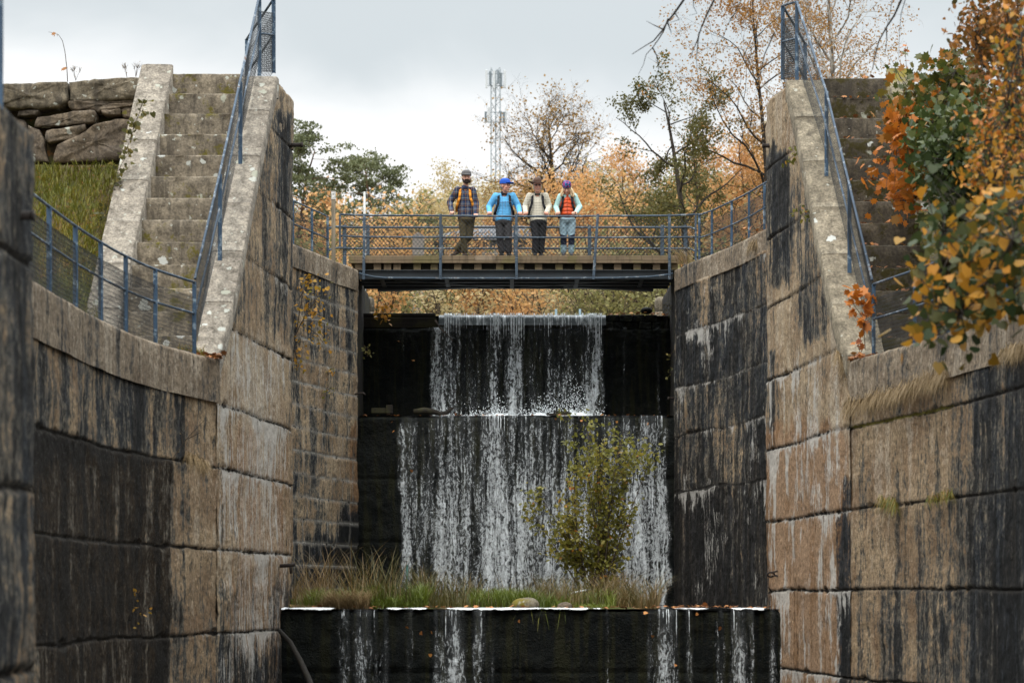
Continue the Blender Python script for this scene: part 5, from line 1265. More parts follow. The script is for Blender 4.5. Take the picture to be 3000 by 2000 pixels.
def fall(name, x0, x1, Y, z1, z0, dens, seed, shoot=0.08, lean=0.03, freelen=0.5, top_in=0.3, crest=0.0):
    """sheet of water: runs over the lip and drops in front of the rock; dens(px, drop) gives how much water there is"""
    du = 0.05; nx = int((x1 - x0) / du); xs = np.linspace(x0, x1, nx + 1)
    prof = [(top_in, 0.015), (top_in * 0.5, 0.015), (0.03, 0.015), (-0.02, 0.008)]
    H = z1 - z0; nz = int(H / 0.06)
    for k in range(1, nz + 1):
        h = H * k / nz; prof.append((-0.02 - shoot * min(1, math.sqrt(h / 0.7)) - lean * h / H * 2, -h))
    P = np.array(prof); XX = np.repeat(xs[:, None], len(P), 1); YY = Y + P[None, :, 0] + 0 * XX; ZZ = z1 + P[None, :, 1] + 0 * XX
    YY += 0.09 * (fbm(XX * 2.2, ZZ * 1.0, seed, 4) - 0.5) + 0.035 * (fbm(XX * 9, ZZ * 2.5, seed + 1, 3) - 0.5)
    YY = np.minimum(YY, np.where(P[None, :, 1] < -0.02, Y - 0.085, 1e9))
    px = 1500 + XX / YY * FP; drop = np.clip(z1 - ZZ, 0, None)
    D = dens(px, drop, XX, ZZ)
    V = np.stack([XX, YY, ZZ], -1).reshape(-1, 3); n, m_ = XX.shape; idx = np.arange(n * m_).reshape(n, m_)
    Fq = np.stack([idx[:-1, :-1], idx[1:, :-1], idx[1:, 1:], idx[:-1, 1:]], -1).reshape(-1, 4)[:, ::-1]
    fr = 1 - sstep(freelen * 0.6, freelen * 1.5, drop + 0.5 * (vnoise(XX * 6, XX * 0, seed) - 0.5))
    return tag(mesh_np(name, V, Fq, M['fall'], None, True, dict(dens=np.clip(D, 0, 1.1).ravel(), free=fr.ravel())), kind='structure')
def d_top(px, h, x, z):
    px = px + 40 * (fbm(x * 2.0, z * 0.9, 3, 4) - 0.5) * sstep(0.2, 0.8, h)
    b = 0.72 * sstep(1292, 1310, px) * (1 - sstep(1762, 1776, px)) * (1 - 0.30 * sstep(0.25, 0.7, h) + 0.12 * sstep(0.9, 1.6, h))
    for c, w, a in ((1302, 20, 0.5), (1455, 16, 0.42), (1512, 20, 0.52), (1606, 8, 0.25), (1650, 10, 0.25), (1728, 14, 0.3), (1757, 10, 0.55), (1340, 6, 0.3)):
        b = b + a * gauss(px + (10 * h if c == 1757 else 0), c, w)
    b = b - 0.12 * region(px, px * 0, 1330, -1, 1440, 1, 20)
    return b
def d_topl(px, h, x, z):
    b = 0 * px + 0.05
    for c, w, a in ((1183, 5, 0.55), (1280, 24, 0.95), (1790, 8, 0.4), (1830, 7, 0.5), (1928, 9, 0.5), (1900, 5, 0.35)): b = b + a * gauss(px, c, w)
    return b + 0.18 * (h < 0.12)
def d_mid(px, h, x, z):
    px = px + 70 * (fbm(x * 1.6, z * 0.9, 2, 4) - 0.5) * sstep(0.0, 0.5, h)
    b = 0.80 * sstep(1140, 1200, px) * (1 - sstep(1935, 1975, px)); b = b * (0.82 + 0.34 * sstep(0.5, 2.2, h))
    for c, w, a in ((1185, 16, 0.22), (1310, 40, 0.12), (1458, 40, 0.32), (1550, 30, 0.1), (1650, 60, 0.10), (1880, 46, 0.20), (1935, 12, 0.24)): b = b + a * gauss(px, c, w)
    b = b - 0.14 * gauss(px, 1250, 26) - 0.20 * gauss(px, 1625, 10) - 0.18 * gauss(px, 1400, 22)
    b = b - 0.5 * region(px, px * 0, 1540, -1, 1930, 1, 30) * (1 - sstep(0.1, 0.24, h)) - 0.3 * (1 - sstep(1180, 1350, px)) * (1 - sstep(0.0, 0.25, h))
    b = b + 0.35 * gauss(px, 1170, 22) * sstep(2.4, 2.9, h) - 0.25 * (1 - sstep(1200, 1330, px)) * sstep(2.6, 3.6, h) + 0.28 * gauss(px, 1170, 46) * gauss(h, 3.28, 0.05)
    return b
def d_low(px, h, x, z):
    b = 0 * px
    for c, w, a in ((1008, 20, 0.74), (1062, 40, 0.66), (1095, 16, 0.6), (1130, 14, 0.55), (1200, 12, 0.62), (1278, 14, 0.55), (1325, 44, 0.82), (1405, 28, 0.74), (1440, 14, 0.5), (1778, 6, 0.7), (1897, 7, 0.6), (1950, 48, 0.80), (2018, 16, 0.68), (2110, 16, 0.55), (2160, 44, 0.72), (2202, 12, 0.6), (2262, 12, 0.66), (2290, 7, 0.6)):
        b = np.maximum(b, a * gauss(px, c, w))
    return np.minimum(b * 1.22, 0.98) * (0.86 + 0.2 * sstep(0.2, 0.8, h))
fall('waterfall', X(1284, 55.8), X(1780, 55.8), 55.62, 6.49, 4.0, d_top, 81, 0.16, 0.05, 0.55, 0.5)
fall('waterfall', -3.40, 3.62, 55.66, 6.17, 4.0, d_topl, 82, 0.02, 0.03, 0.08, 0.1)
fall('waterfall', -3.42, 3.60, 53.46, 3.975, -0.2, d_mid, 83, 0.03, 0.06, 0.10, 0.25)
fall('waterfall', -3.66, 4.27, 38.36, -0.222, -1.98, d_low, 84, 0.02, 0.05, 0.28, 0.05)
# glassy crest of the top fall
def crest_mat():
    m, g = newmat('glassy_crest'); s = g.n('SeparateXYZ', {0: geo_obj(g)})
    n = g.noise(g.comb(g.m('MULTIPLY', s.outputs[0], 14.0), 0.0, g.m('MULTIPLY', s.outputs[2], 1.5)), 1.0, 4, 0.6)
    c = g.mix(g.ss(n, 0.5, 0.7), (0.10, 0.115, 0.12), (0.68, 0.72, 0.74))
    finish(g, c, 0.12, n, 0.4, 0.03, 0.6); return m
M['crest'] = crest_mat()
cv_ = []
xs_c = np.linspace(X(1286, 55.8), X(1774, 55.8), 120)
pr_c = [(0.5, 6.468), (0.25, 6.475), (0.08, 6.478), (0.0, 6.468), (-0.06, 6.43), (-0.10, 6.37), (-0.12, 6.30), (-0.125, 6.23)]
for xx in xs_c:
    for dy, zz in pr_c: cv_.append((xx, 55.74 + dy + 0.012 * math.sin(xx * 31) * (zz < 6.44), zz))
ix = np.arange(len(cv_)).reshape(len(xs_c), len(pr_c))
tag(mesh_np('waterfall_crest', cv_, np.stack([ix[:-1, :-1], ix[:-1, 1:], ix[1:, 1:], ix[1:, :-1]], -1).reshape(-1, 4), M['crest'], None, True), kind='structure')
# foam on the lowest lip and spray on the ledge
def foam_mat():
    m, g = newmat('foam'); p = geo_obj(g); n = g.noise(p, 9.0, 5, 0.7); n2 = g.noise(p, 40, 4, 0.65)
    a = g.ss(g.m('ADD', g.m('MULTIPLY', n, 0.6), g.m('ADD', g.m('MULTIPLY', n2, 0.25), g.m('MULTIPLY', g.attr('dens'), 0.62))), 0.62, 0.78)
    pr = g.n('BsdfPrincipled', {'Base Color': (0.80, 0.82, 0.83, 1), 'Roughness': 0.8, 'Normal': g.n('Bump', {'Height': n2, 'Strength': 0.5, 'Distance': 0.02}).outputs[0]})
    o = g.n('MixShader', {0: a, 1: g.n('BsdfTransparent', {}).outputs[0], 2: pr.outputs[0]}); g.n('OutputMaterial', {'Surface': o.outputs[0]}); return m
M['foam'] = foam_mat()
xs = np.linspace(-3.66, 4.26, 240); V = []; D = []
for xx in xs:
    jag = float(fbm(xx * 2.2, 0.3, 3, 4)); wide = 0.10 + 0.9 * max(jag - 0.34, 0); cov = float(sstep(0.36, 0.56, fbm(xx * 1.1, 4.7, 5, 5, 0.65))) * (0.35 + 0.65 * float(sstep(0.3, 0.6, vnoise(xx * 7, 1.3, 3))))
    for k, (dy, z, q) in enumerate(((-0.055, -0.236, 0.0), (-0.045, -0.216, 0.45), (-0.01, -0.198, 0.95), (0.3 * wide, -0.192, 1.0), (wide, -0.185, 0.75), (wide * 1.5, -0.2, 0.35), (wide * 2.2, -0.201, 0.0))):
        V.append((xx, 38.36 + dy, z + 0.012 * (float(vnoise(xx * 9, k * 3.1, 2)) - 0.5))); D.append(q * (0.22 + 0.78 * cov))
ix = np.arange(len(V)).reshape(len(xs), 7)
tag(mesh_np('foam', V, np.stack([ix[:-1, :-1], ix[1:, :-1], ix[1:, 1:], ix[:-1, 1:]], -1).reshape(-1, 4), M['foam'], None, True, dict(dens=D)), kind='stuff')
rs = np.random.RandomState(9); mb = MB()
for c, w, h, n in ((1455, 26, 0.18, 330), (1590, 30, 0.2, 380), (1690, 34, 0.36, 650), (1400, 36, 0.10, 170), (1520, 40, 0.12, 230), (1300, 20, 0.12, 110), (1640, 34, 0.22, 200), (1975, 12, 0.1, 0)):
    for i in range(n):
        hh = abs(rs.normal(0, h)); x = X(c, 54.6) + rs.normal(0, w * 54.6 / FP * (1 - 0.5 * min(hh / (h * 2.4), 1))); r = rs.uniform(0.004, 0.012) * (1.7 if hh < h * 0.5 else 1)
        y = 54.6 + rs.normal(0, 0.25); z = 4.0 + hh
        mb.add([(x + r, y, z), (x - r, y, z), (x, y + r, z), (x, y - r, z), (x, y, z + r * 1.5), (x, y, z - r * 1.5)], [(0, 2, 4), (2, 1, 4), (1, 3, 4), (3, 0, 4), (2, 0, 5), (1, 2, 5), (3, 1, 5), (0, 3, 5)])
for c, r in ((1400, 0.07), (1420, 0.06), (1480, 0.09), (1500, 0.07), (1625, 0.08), (1675, 0.15), (1700, 0.14), (1735, 0.07), (1462, 0.12), (1582, 0.13), (1600, 0.08), (1688, 0.13), (1715, 0.10), (1660, 0.09), (1440, 0.06), (1520, 0.05), (1560, 0.06)):
    mb.ball((X(c, 54.5), 54.5, 4.0), (r * 1.5, 0.2, r), 10, 7)
M['spray'] = plain_mat('spray_white', (0.72, 0.76, 0.78), 0.5, 0.08, 20, 0.2)
tag(mb.build('spray', M['spray'], None, True), kind='stuff')
mb = MB()
V = []; 
xs = np.linspace(X(1290, 53.5), X(1780, 53.5), 120); D = []
for xx in xs:
    for k, (dy, z, q) in enumerate(((0.02, 3.985, 0.7), (0.3, 4.01, 1.0), (0.8, 4.03, 1.0), (1.3, 4.05, 0.9), (1.9, 4.03, 0.5))):
        V.append((xx, 53.5 + dy, z + 0.03 * (float(fbm(xx * 6, k * 2.0, 4, 3)) - 0.3))); D.append(q * float(sstep(0.3, 0.5, fbm(xx * 1.3, k * 1.0, 6, 2))))
ix = np.arange(len(V)).reshape(len(xs), 5)
tag(mesh_np('foam', V, np.stack([ix[:-1, :-1], ix[1:, :-1], ix[1:, 1:], ix[:-1, 1:]], -1).reshape(-1, 4), M['foam'], None, True, dict(dens=D)), kind='stuff')
flat('ledge_water', [(-3.4, 53.52), (3.6, 53.52), (3.6, 55.65), (-3.4, 55.65)], 3.985, M['water'])
# ---------------------------------------------------------------- vegetation
def rotmats(N, rs, up=0.0, droop=0.0):
    """random leaf frames: columns = width, length, normal"""
    nrm = rs.normal(size=(N, 3)); nrm[:, 2] += up; nrm /= np.linalg.norm(nrm, axis=1, keepdims=True)
    l = rs.normal(size=(N, 3)); l[:, 2] -= droop; l -= nrm * np.sum(l * nrm, 1, keepdims=True); l /= np.linalg.norm(l, axis=1, keepdims=True) + 1e-9
    w = np.cross(l, nrm); return np.stack([w, l, nrm], -1)
LEAF = {
    'diamond': (np.array([(0, 0, 0), (0.36, 0.5, 0.05), (0, 1, 0), (-0.36, 0.5, 0.05)]), np.array([[0, 1, 2, 3]])),
    'oval': (np.array([(0, 0, 0), (0.30, 0.28, 0.08), (0.28, 0.66, 0.07), (0, 1, -0.05), (-0.28, 0.66, 0.07), (-0.30, 0.28, 0.08)]), np.array([[0, 1, 2, 3], [0, 3, 4, 5]])),
    'heart': (np.array([(0, 0.08, 0), (0.28, -0.04, 0.05), (0.47, 0.28, 0.08), (0.30, 0.66, 0.04), (0, 1, -0.10), (-0.30, 0.66, 0.04), (-0.47, 0.28, 0.08), (-0.28, -0.04, 0.05)]), np.array([[0, 1, 2, 3], [0, 3, 4, 4], [0, 4, 5, 5], [0, 5, 6, 7]])),
    'maple': (np.array([(0, 0, 0), (0.30, -0.06, 0.03), (0.26, 0.14, 0), (0.58, 0.32, -0.05), (0.34, 0.46, 0.03), (0.36, 0.74, -0.02), (0.14, 0.64, 0.04), (0, 1.0, -0.10), (-0.14, 0.64, 0.04), (-0.36, 0.74, -0.02), (-0.34, 0.46, 0.03), (-0.58, 0.32, -0.05), (-0.26, 0.14, 0), (-0.30, -0.06, 0.03)]), np.array([list(range(14))])),
    'needle': (np.array([(-0.05, 0, 0), (0.05, 0, 0), (0.03, 1, 0), (-0.03, 1, 0)]), np.array([[0, 1, 2, 3]])),
}
LEAF['heart'] = (LEAF['heart'][0], np.array([list(range(8))]))
def leaves(name, pts, size, kind, mat, rs, parent=None, tint=None, up=0.4, droop=0.3, svar=0.35, Rm=None):
    pts = np.asarray(pts, float); N = len(pts)
    T, Fc = LEAF[kind]; Rm = rotmats(N, rs, up, droop) if Rm is None else Rm
    s = size * (1 + svar * (rs.rand(N) * 2 - 1))
    V = pts[:, None, :] + s[:, None, None] * np.einsum('nij,kj->nki', Rm, T)
    k = len(T); F_ = (np.arange(N)[:, None, None] * k + Fc[None]).reshape(-1, Fc.shape[1])
    tint = rs.rand(N) if tint is None else tint
    return mesh_np(name, V.reshape(-1, 3), F_, mat, parent, False, dict(tint=np.repeat(tint, k)))

def limb(rs, p, d, L, r, wander, trop, nseg, taper=0.35):
    pts = [Vector(p)]; d = Vector(d).normalized(); rad = [r]
    for i in range(nseg):
        d = (d + Vector(rs.normal(0, wander, 3)) + Vector(trop) * (1.0 / nseg)).normalized()
        pts.append(pts[-1] + d * (L / nseg)); rad.append(r * (1 - (1 - taper) * (i + 1) / nseg))
    return pts, rad
def interp(pts, t):
    f = t * (len(pts) - 1); i = min(int(f), len(pts) - 2); return pts[i].lerp(pts[i + 1], f - i), (pts[i + 1] - pts[i]).normalized()
def tree(rs, base, H, r0, lv, lean=(0, 0, 1), leafn=6, leafspread=0.25, leaf_from=2, wander0=0.05, top_bare=0.0, prof=None, t0=0.25):
    """lv: per level dict(n, len, ang, wander, trop, seg). Returns the limbs and the leaf points."""
    limbs = []; lp = []
    trunk = limb(rs, base, lean, H, r0, wander0, (0, 0, 0.25), 12, 0.15); limbs.append((*trunk, 0))
    def sub(parent, plen, level):
        pts, rad, _ = parent; sp = lv[level - 1]
        n = sp['n'] if level == 1 else max(1, int(sp['n'] * (0.6 + 0.8 * rs.rand())))
        for i in range(n):
            t = t0 + (1 - t0) * ((i + rs.rand()) / n) if level == 1 else 0.2 + 0.8 * (i + rs.rand()) / n
            p, d = interp(pts, min(t, 0.985)); az = 2.39996 * i + rs.uniform(-0.5, 0.5) if level == 1 else rs.uniform(0, 2 * math.pi)
            o = d.orthogonal().normalized(); o = Matrix.Rotation(az, 3, d) @ o
            a = R(sp['ang'] + rs.uniform(-14, 14)); nd = d * math.cos(a) + o * math.sin(a)
            L = sp['len'] * plen * (0.65 + 0.6 * rs.rand())
            if level == 1 and prof: L *= prof(t)
            rr = max(np.interp(t, np.linspace(0, 1, len(rad)), rad) * sp.get('rr', 0.55), 0.004)
            lm = limb(rs, p, nd, L, rr, sp['wander'], sp['trop'], sp['seg'], 0.25)
            br = (*lm, level); limbs.append(br)
            if level >= leaf_from:
                zt = 1.0
                if top_bare and p.z > Vector(base).z + H * top_bare: zt = 0.12
                m = rs.poisson(leafn * zt)
                for q in range(m):
                    pp, _d = interp(lm[0], rs.uniform(0.15, 1.0)); lp.append(np.array(pp) + rs.normal(0, leafspread, 3))
            if level < len(lv): sub(br, L, level + 1)
    sub(limbs[0], H, 1)
    return limbs, lp
def wood(name, limbs, mat, parent, sides=(10, 6, 4, 3, 3)):
    mb = MB()
    for pts, rad, l in limbs: mb.tube(pts, rad, sides[min(l, 4)], l == 0)
    return mb.build(name, mat, parent, True)
def place_tree(name, label, cat, base, limbs, lp, lsize, kind, lmat, bmat, rs, group=None, up=0.3, droop=0.4, tint=None, tz=0.0):
    root = empty(name, base, label, cat, group)
    wood('trunk', limbs, bmat, root)
    if len(lp):
        lp = np.array(lp)
        if tint is None:   # clumps share a colour
            tint = np.clip(0.62 * fbm(lp[:, 0] * 0.55 + lp[:, 1] * 0.3, lp[:, 2] * 0.55, 3, 3) + 0.38 * rs.rand(len(lp)) + tz * (lp[:, 2] - lp[:, 2].min()) / (np.ptp(lp[:, 2]) + 1e-6), 0, 1)
        leaves('crown', lp, lsize, kind, lmat, rs, root, tint, up, droop)
    return root
def gz(x, Y): return h_back(x, Y) if Y > 57.5 else (h_left(x, Y) if x < 0 else h_right(x, Y))
def base_at(px, Y, dz=-0.2): x = X(px, Y); return Vector((x, Y, gz(x, Y) + dz))
def height_to(py, Y, b): return Zp(py, Y) - b.z

M['bark'] = bark_mat('grey_brown_bark', (0.10, 0.075, 0.055), (0.045, 0.035, 0.028))
M['bark_dark'] = bark_mat('dark_bark', (0.055, 0.045, 0.035), (0.025, 0.02, 0.017))
M['bark_pine'] = bark_mat('pine_bark', (0.20, 0.10, 0.06), (0.09, 0.06, 0.045), 6)
M['bark_birch'] = bark_mat('birch_bark', (0.55, 0.52, 0.47), (0.12, 0.10, 0.085), 5)
M['needles'] = leaf_mat('pine_needles', [(0.0, (0.095, 0.11, 0.060)), (0.5, (0.145, 0.16, 0.078)), (1.0, (0.22, 0.21, 0.09))], 0.3)  # needles lightened so their colour carries the distance haze
M['lf_orange'] = leaf_mat('orange_leaves', [(0.0, (0.42, 0.23, 0.11)), (0.4, (0.60, 0.33, 0.14)), (0.7, (0.68, 0.40, 0.16)), (1.0, (0.58, 0.43, 0.19))], 0.5)  # autumn orange, paled to put background haze into the colour
M['lf_far_hazed'] = leaf_mat('hazed_olive_leaves', [(0.0, (0.15, 0.15, 0.065)), (0.5, (0.25, 0.235, 0.09)), (1.0, (0.36, 0.29, 0.10))], 0.45)  # lighter olive for far plants, haze painted into the leaf colour
M['lf_oak'] = leaf_mat('brown_oak_leaves', [(0.0, (0.18, 0.12, 0.05)), (0.5, (0.32, 0.19, 0.06)), (1.0, (0.46, 0.27, 0.09))], 0.4)
M['lf_birch'] = leaf_mat('birch_leaves', [(0.0, (0.25, 0.11, 0.03)), (0.5, (0.38, 0.19, 0.05)), (1.0, (0.30, 0.21, 0.07))], 0.35)
M['lf_olive'] = leaf_mat('olive_leaves', [(0.0, (0.060, 0.060, 0.020)), (0.5, (0.125, 0.115, 0.035)), (1.0, (0.21, 0.16, 0.045))], 0.4)
M['lf_pale'] = leaf_mat('pale_yellow_leaves', [(0.0, (0.38, 0.33, 0.22)), (0.5, (0.54, 0.44, 0.23)), (1.0, (0.62, 0.44, 0.20))], 0.45)  # yellow foliage made paler still, in place of hazy air
M['lf_green'] = leaf_mat('green_leaves', [(0.0, (0.028, 0.044, 0.016)), (0.45, (0.062, 0.085, 0.022)), (0.72, (0.13, 0.125, 0.022)), (0.85, (0.38, 0.17, 0.02)), (1.0, (0.45, 0.15, 0.02))], 0.25, 0.4)
M['lf_maple'] = leaf_mat('maple_leaves', [(0.0, (0.05, 0.065, 0.015)), (0.3, (0.10, 0.10, 0.018)), (0.48, (0.42, 0.13, 0.015)), (0.75, (0.52, 0.17, 0.02)), (1.0, (0.30, 0.09, 0.035))], 0.35, 0.45)
M['lf_linden'] = leaf_mat('linden_leaves', [(0.0, (0.035, 0.055, 0.02)), (0.35, (0.085, 0.085, 0.02)), (0.55, (0.40, 0.20, 0.02)), (0.8, (0.52, 0.22, 0.025)), (1.0, (0.42, 0.13, 0.02))], 0.35, 0.45)
M['lf_brown'] = leaf_mat('brown_orange_leaves', [(0.0, (0.06, 0.05, 0.015)), (0.5, (0.20, 0.085, 0.02)), (1.0, (0.36, 0.14, 0.025))], 0.35, 0.5)
M['lf_bush'] = leaf_mat('bush_leaves', [(0.0, (0.10, 0.105, 0.025)), (0.55, (0.21, 0.20, 0.04)), (0.86, (0.34, 0.27, 0.05)), (1.0, (0.50, 0.19, 0.035))], 0.45, 0.4)
M['lf_yellow'] = leaf_mat('yellow_leaves', [(0.0, (0.14, 0.13, 0.02)), (0.3, (0.42, 0.24, 0.03)), (1.0, (0.55, 0.27, 0.05))], 0.4, 0.45)
M['lf_litter'] = leaf_mat('fallen_leaf', [(0.0, (0.12, 0.05, 0.02)), (0.5, (0.32, 0.12, 0.035)), (1.0, (0.46, 0.20, 0.05))], 0.1, 0.6)

# ---- background trees -----------------------------------------------------------
rs = np.random.RandomState(11)
def pine(px, ptop, Y, seed, label, spread=1.0, n1=15):
    rs = np.random.RandomState(seed); b = base_at(px, Y); H = height_to(ptop, Y, b)
    lv = [dict(n=n1, len=0.36 * spread, ang=74, wander=0.18, trop=(0, 0, 0.35), seg=7, rr=0.42), dict(n=9, len=0.44, ang=50, wander=0.2, trop=(0, 0, 0.25), seg=4), dict(n=3, len=0.5, ang=40, wander=0.2, trop=(0, 0, 0.5), seg=3)]
    limbs, lp = tree(rs, b, H, 0.022 * H, lv, (0.03, 0, 1), 0, 0.2, 9, 0.07, prof=lambda t: 1.25 - 0.85 * t, t0=0.34)
    pts = []; s_ = (H / 12) ** 0.6
    for p_, r_, l in limbs:
        if l == 2 and rs.rand() < 0.85:
            e = np.array(p_[-1]); k = rs.randint(50, 100)
            q = rs.normal(size=(k, 3)) * np.array([0.30, 0.30, 0.085]) * s_; q[:, 2] += 0.12 * s_ - 0.35 * (q[:, 0] ** 2 + q[:, 1] ** 2) / s_; pts.append(q + e)
    lp = np.concatenate(pts)
    tint = np.clip(0.25 + 0.35 * fbm(lp[:, 0] * 0.9, lp[:, 2] * 0.9 + lp[:, 1] * 0.2, 2, 3) + 0.3 * (rs.rand(len(lp)) - 0.3), 0, 1)
    root = place_tree('pine_tree', label, 'tree', b, limbs, lp, 0.17 * (H / 12) ** 0.5, 'diamond', M['needles'], M['bark_pine'], rs, None, 0.2, -0.3, tint)
    return root
pine(1105, 466, 120, 21, 'broad pine tree with tiered dark needles behind the left end of the footbridge')
pine(866, 440, 112, 22, 'dark pine tree beside the left pier, behind the wall-top railing', 1.1)
def broad(px, ptop, Y, seed, name, label, lmat, size=0.16, leafn=7, bmat='bark', ang=46, n1=14, spread=0.5, lean=(0, 0, 1), kind='diamond', droop=0.3, top_bare=0.0, trop=(0, 0, 0.45), levels=3, lspr=0.22, r0=0.017, group=None, t0=0.22, n2=7, n3=5, wander=0.14):
    rs = np.random.RandomState(seed); b = base_at(px, Y); H = height_to(ptop, Y, b)
    lv = [dict(n=n1, len=spread, ang=ang, wander=wander, trop=trop, seg=8, rr=0.6), dict(n=n2, len=0.5, ang=42, wander=wander, trop=(0, 0, 0.25 - droop * 0.5), seg=6), dict(n=n3, len=0.5, ang=38, wander=0.16, trop=(0, 0, 0.1 - droop), seg=4), dict(n=3, len=0.5, ang=35, wander=0.18, trop=(0, 0, -droop), seg=3)][:levels]
    limbs, lp = tree(rs, b, H * 0.97, r0 * H, lv, lean, leafn, lspr, 2 if levels < 4 else 3, 0.035, top_bare, prof=lambda t: 1.15 - 0.75 * t, t0=t0)
    return place_tree(name, label, 'tree', b, limbs, lp, size, kind, M[lmat], M[bmat], rs, group, 0.3, droop)
broad(1645, 325, 128, 31, 'oak_tree', 'wide oak tree with bare upper twigs and a few brown leaves behind the people', 'lf_oak', 0.14, 4.0, 'bark_dark', 58, 20, 0.52, levels=4, top_bare=0.60, n2=11, n3=9, wander=0.2, t0=0.3, lspr=0.25, r0=0.024)
broad(2070, 235, 88, 32, 'alder_tree', 'tall dark alder tree with olive leaves, leaning left above the bridge end', 'lf_olive', 0.10, 42, 'bark_dark', 66, 15, 0.42, lean=(-0.22, 0, 1), levels=3, n2=5, n3=4, lspr=0.12, trop=(0, 0, 0.3), t0=0.25, r0=0.019, wander=0.16)
broad(2052, 330, 95, 33, 'alder_tree', 'slim thin-leaved alder stem just right of the tall alder', 'lf_olive', 0.09, 5, 'bark_dark', 42, 14, 0.26, lean=(0.03, 0, 1), levels=3, n2=5, n3=4, lspr=0.2, r0=0.011)
broad(2432, -260, 84, 34, 'birch_tree', 'tall birch with white trunk and sparse hanging orange leaves behind the right pier', 'lf_birch', 0.085, 5.0, 'bark_birch', 40, 26, 0.34, levels=4, droop=0.55, n2=6, n3=5, lspr=0.14, r0=0.011, t0=0.3, trop=(0, 0, 0.2), kind='diamond')
broad(2300, -60, 90, 35, 'birch_tree', 'birch with orange leaves reaching out to the left of the right pier', 'lf_birch', 0.09, 7.0, 'bark_dark', 48, 22, 0.40, lean=(-0.05, 0, 1), levels=4, droop=0.45, n2=6, n3=5, lspr=0.16, r0=0.011, t0=0.28, trop=(0, 0, 0.15))
broad(2185, 470, 99, 36, 'beech_tree', 'glowing orange beech behind the right wall-top railing', 'lf_orange', 0.11, 13, 'bark', 55, 16, 0.55, levels=3, lspr=0.25)
broad(1715, 590, 104, 37, 'beech_tree', 'dense pinkish-orange beech behind the woman in the red vest', 'lf_orange', 0.13, 11, 'bark', 55, 16, 0.62, levels=3, lspr=0.3)
broad(1575, 560, 142, 38, 'beech_tree', 'dense orange beech behind the men in hats', 'lf_orange', 0.13, 10, 'bark', 55, 15, 0.6, levels=3, lspr=0.3)
broad(1335, 540, 152, 39, 'linden_tree', 'pale yellow-leaved tree behind the bearded man', 'lf_pale', 0.15, 7, 'bark', 45, 15, 0.42, levels=3, lspr=0.3, droop=0.6)
broad(1240, 595, 145, 40, 'linden_tree', 'low yellow-orange tree between the pine and the bearded man', 'lf_pale', 0.15, 9, 'bark', 50, 14, 0.5, levels=3, lspr=0.3)
broad(1840, 470, 150, 41, 'beech_tree', 'thin-twigged orange tree left of the alder', 'lf_orange', 0.16, 6, 'bark', 45, 16, 0.45, levels=3, lspr=0.35)
broad(1985, 560, 110, 42, 'alder_tree', 'bushy olive-green tree low behind the right end of the footbridge', 'lf_far_hazed', 0.13, 16, 'bark_dark', 55, 14, 0.6, levels=3, lspr=0.3)
broad(960, 590, 125, 43, 'beech_tree', 'orange-leaved tree between the two pines', 'lf_orange', 0.15, 10, 'bark', 50, 14, 0.5, levels=3, lspr=0.3)
# woodland that closes the view: copies of three trees farther up the slope, and shrubs below them
protos = [('lf_pale', 51, 'far pale yellow tree of the wooded slope'), ('lf_orange', 52, 'far orange tree of the wooded slope'), ('lf_far_hazed', 53, 'far olive-green tree of the wooded slope')]
PT = []
for lm, sd, lb in protos:
    PT.append(broad(1500, 520, 160, sd, 'woodland_tree', lb, lm, 0.18, 10, 'bark', 52, 14, 0.5, levels=3, lspr=0.4, group='trees of the far wooded slope'))
def move(o, px, Y, ptop, H0=None, rz=0.0):
    b = base_at(px, Y); s = max(0.3, height_to(ptop, Y, b) / PROTO_H); o.location = b; o.scale = (s, s, s); o.rotation_euler = (0, 0, rz)
bq = base_at(1500, 160); PROTO_H = height_to(520, 160, bq)
spots = [(905, 660, 150, 1), (1010, 640, 165, 0), (1150, 635, 170, 0), (1195, 660, 150, 1), (1290, 620, 172, 0), (1400, 590, 165, 0), (1480, 575, 175, 0), (1640, 560, 160, 1), (1760, 545, 170, 0), (1800, 600, 150, 0), (1900, 570, 165, 2), (2030, 540, 178, 2), (2110, 550, 165, 2), (2190, 520, 160, 1), (2260, 500, 150, 1), (860, 620, 165, 2), (1090, 670, 160, 1), (1350, 650, 155, 0), (1450, 650, 150, 1), (1930, 650, 150, 0), (790, 620, 160, 0), (2350, 420, 150, 0), (2450, 420, 160, 1), (2550, 400, 150, 0)]
used = set(); WL = ['leftmost', 'left', 'middle', 'right']
nth = {0: 0, 1: 0, 2: 0}
for i, (px, pt, Y, k) in enumerate(sorted(spots)):
    if k in used: o = copy_tree(PT[k])
    else: o = PT[k]; used.add(k)
    move(o, px, Y, pt, None, i * 1.3)
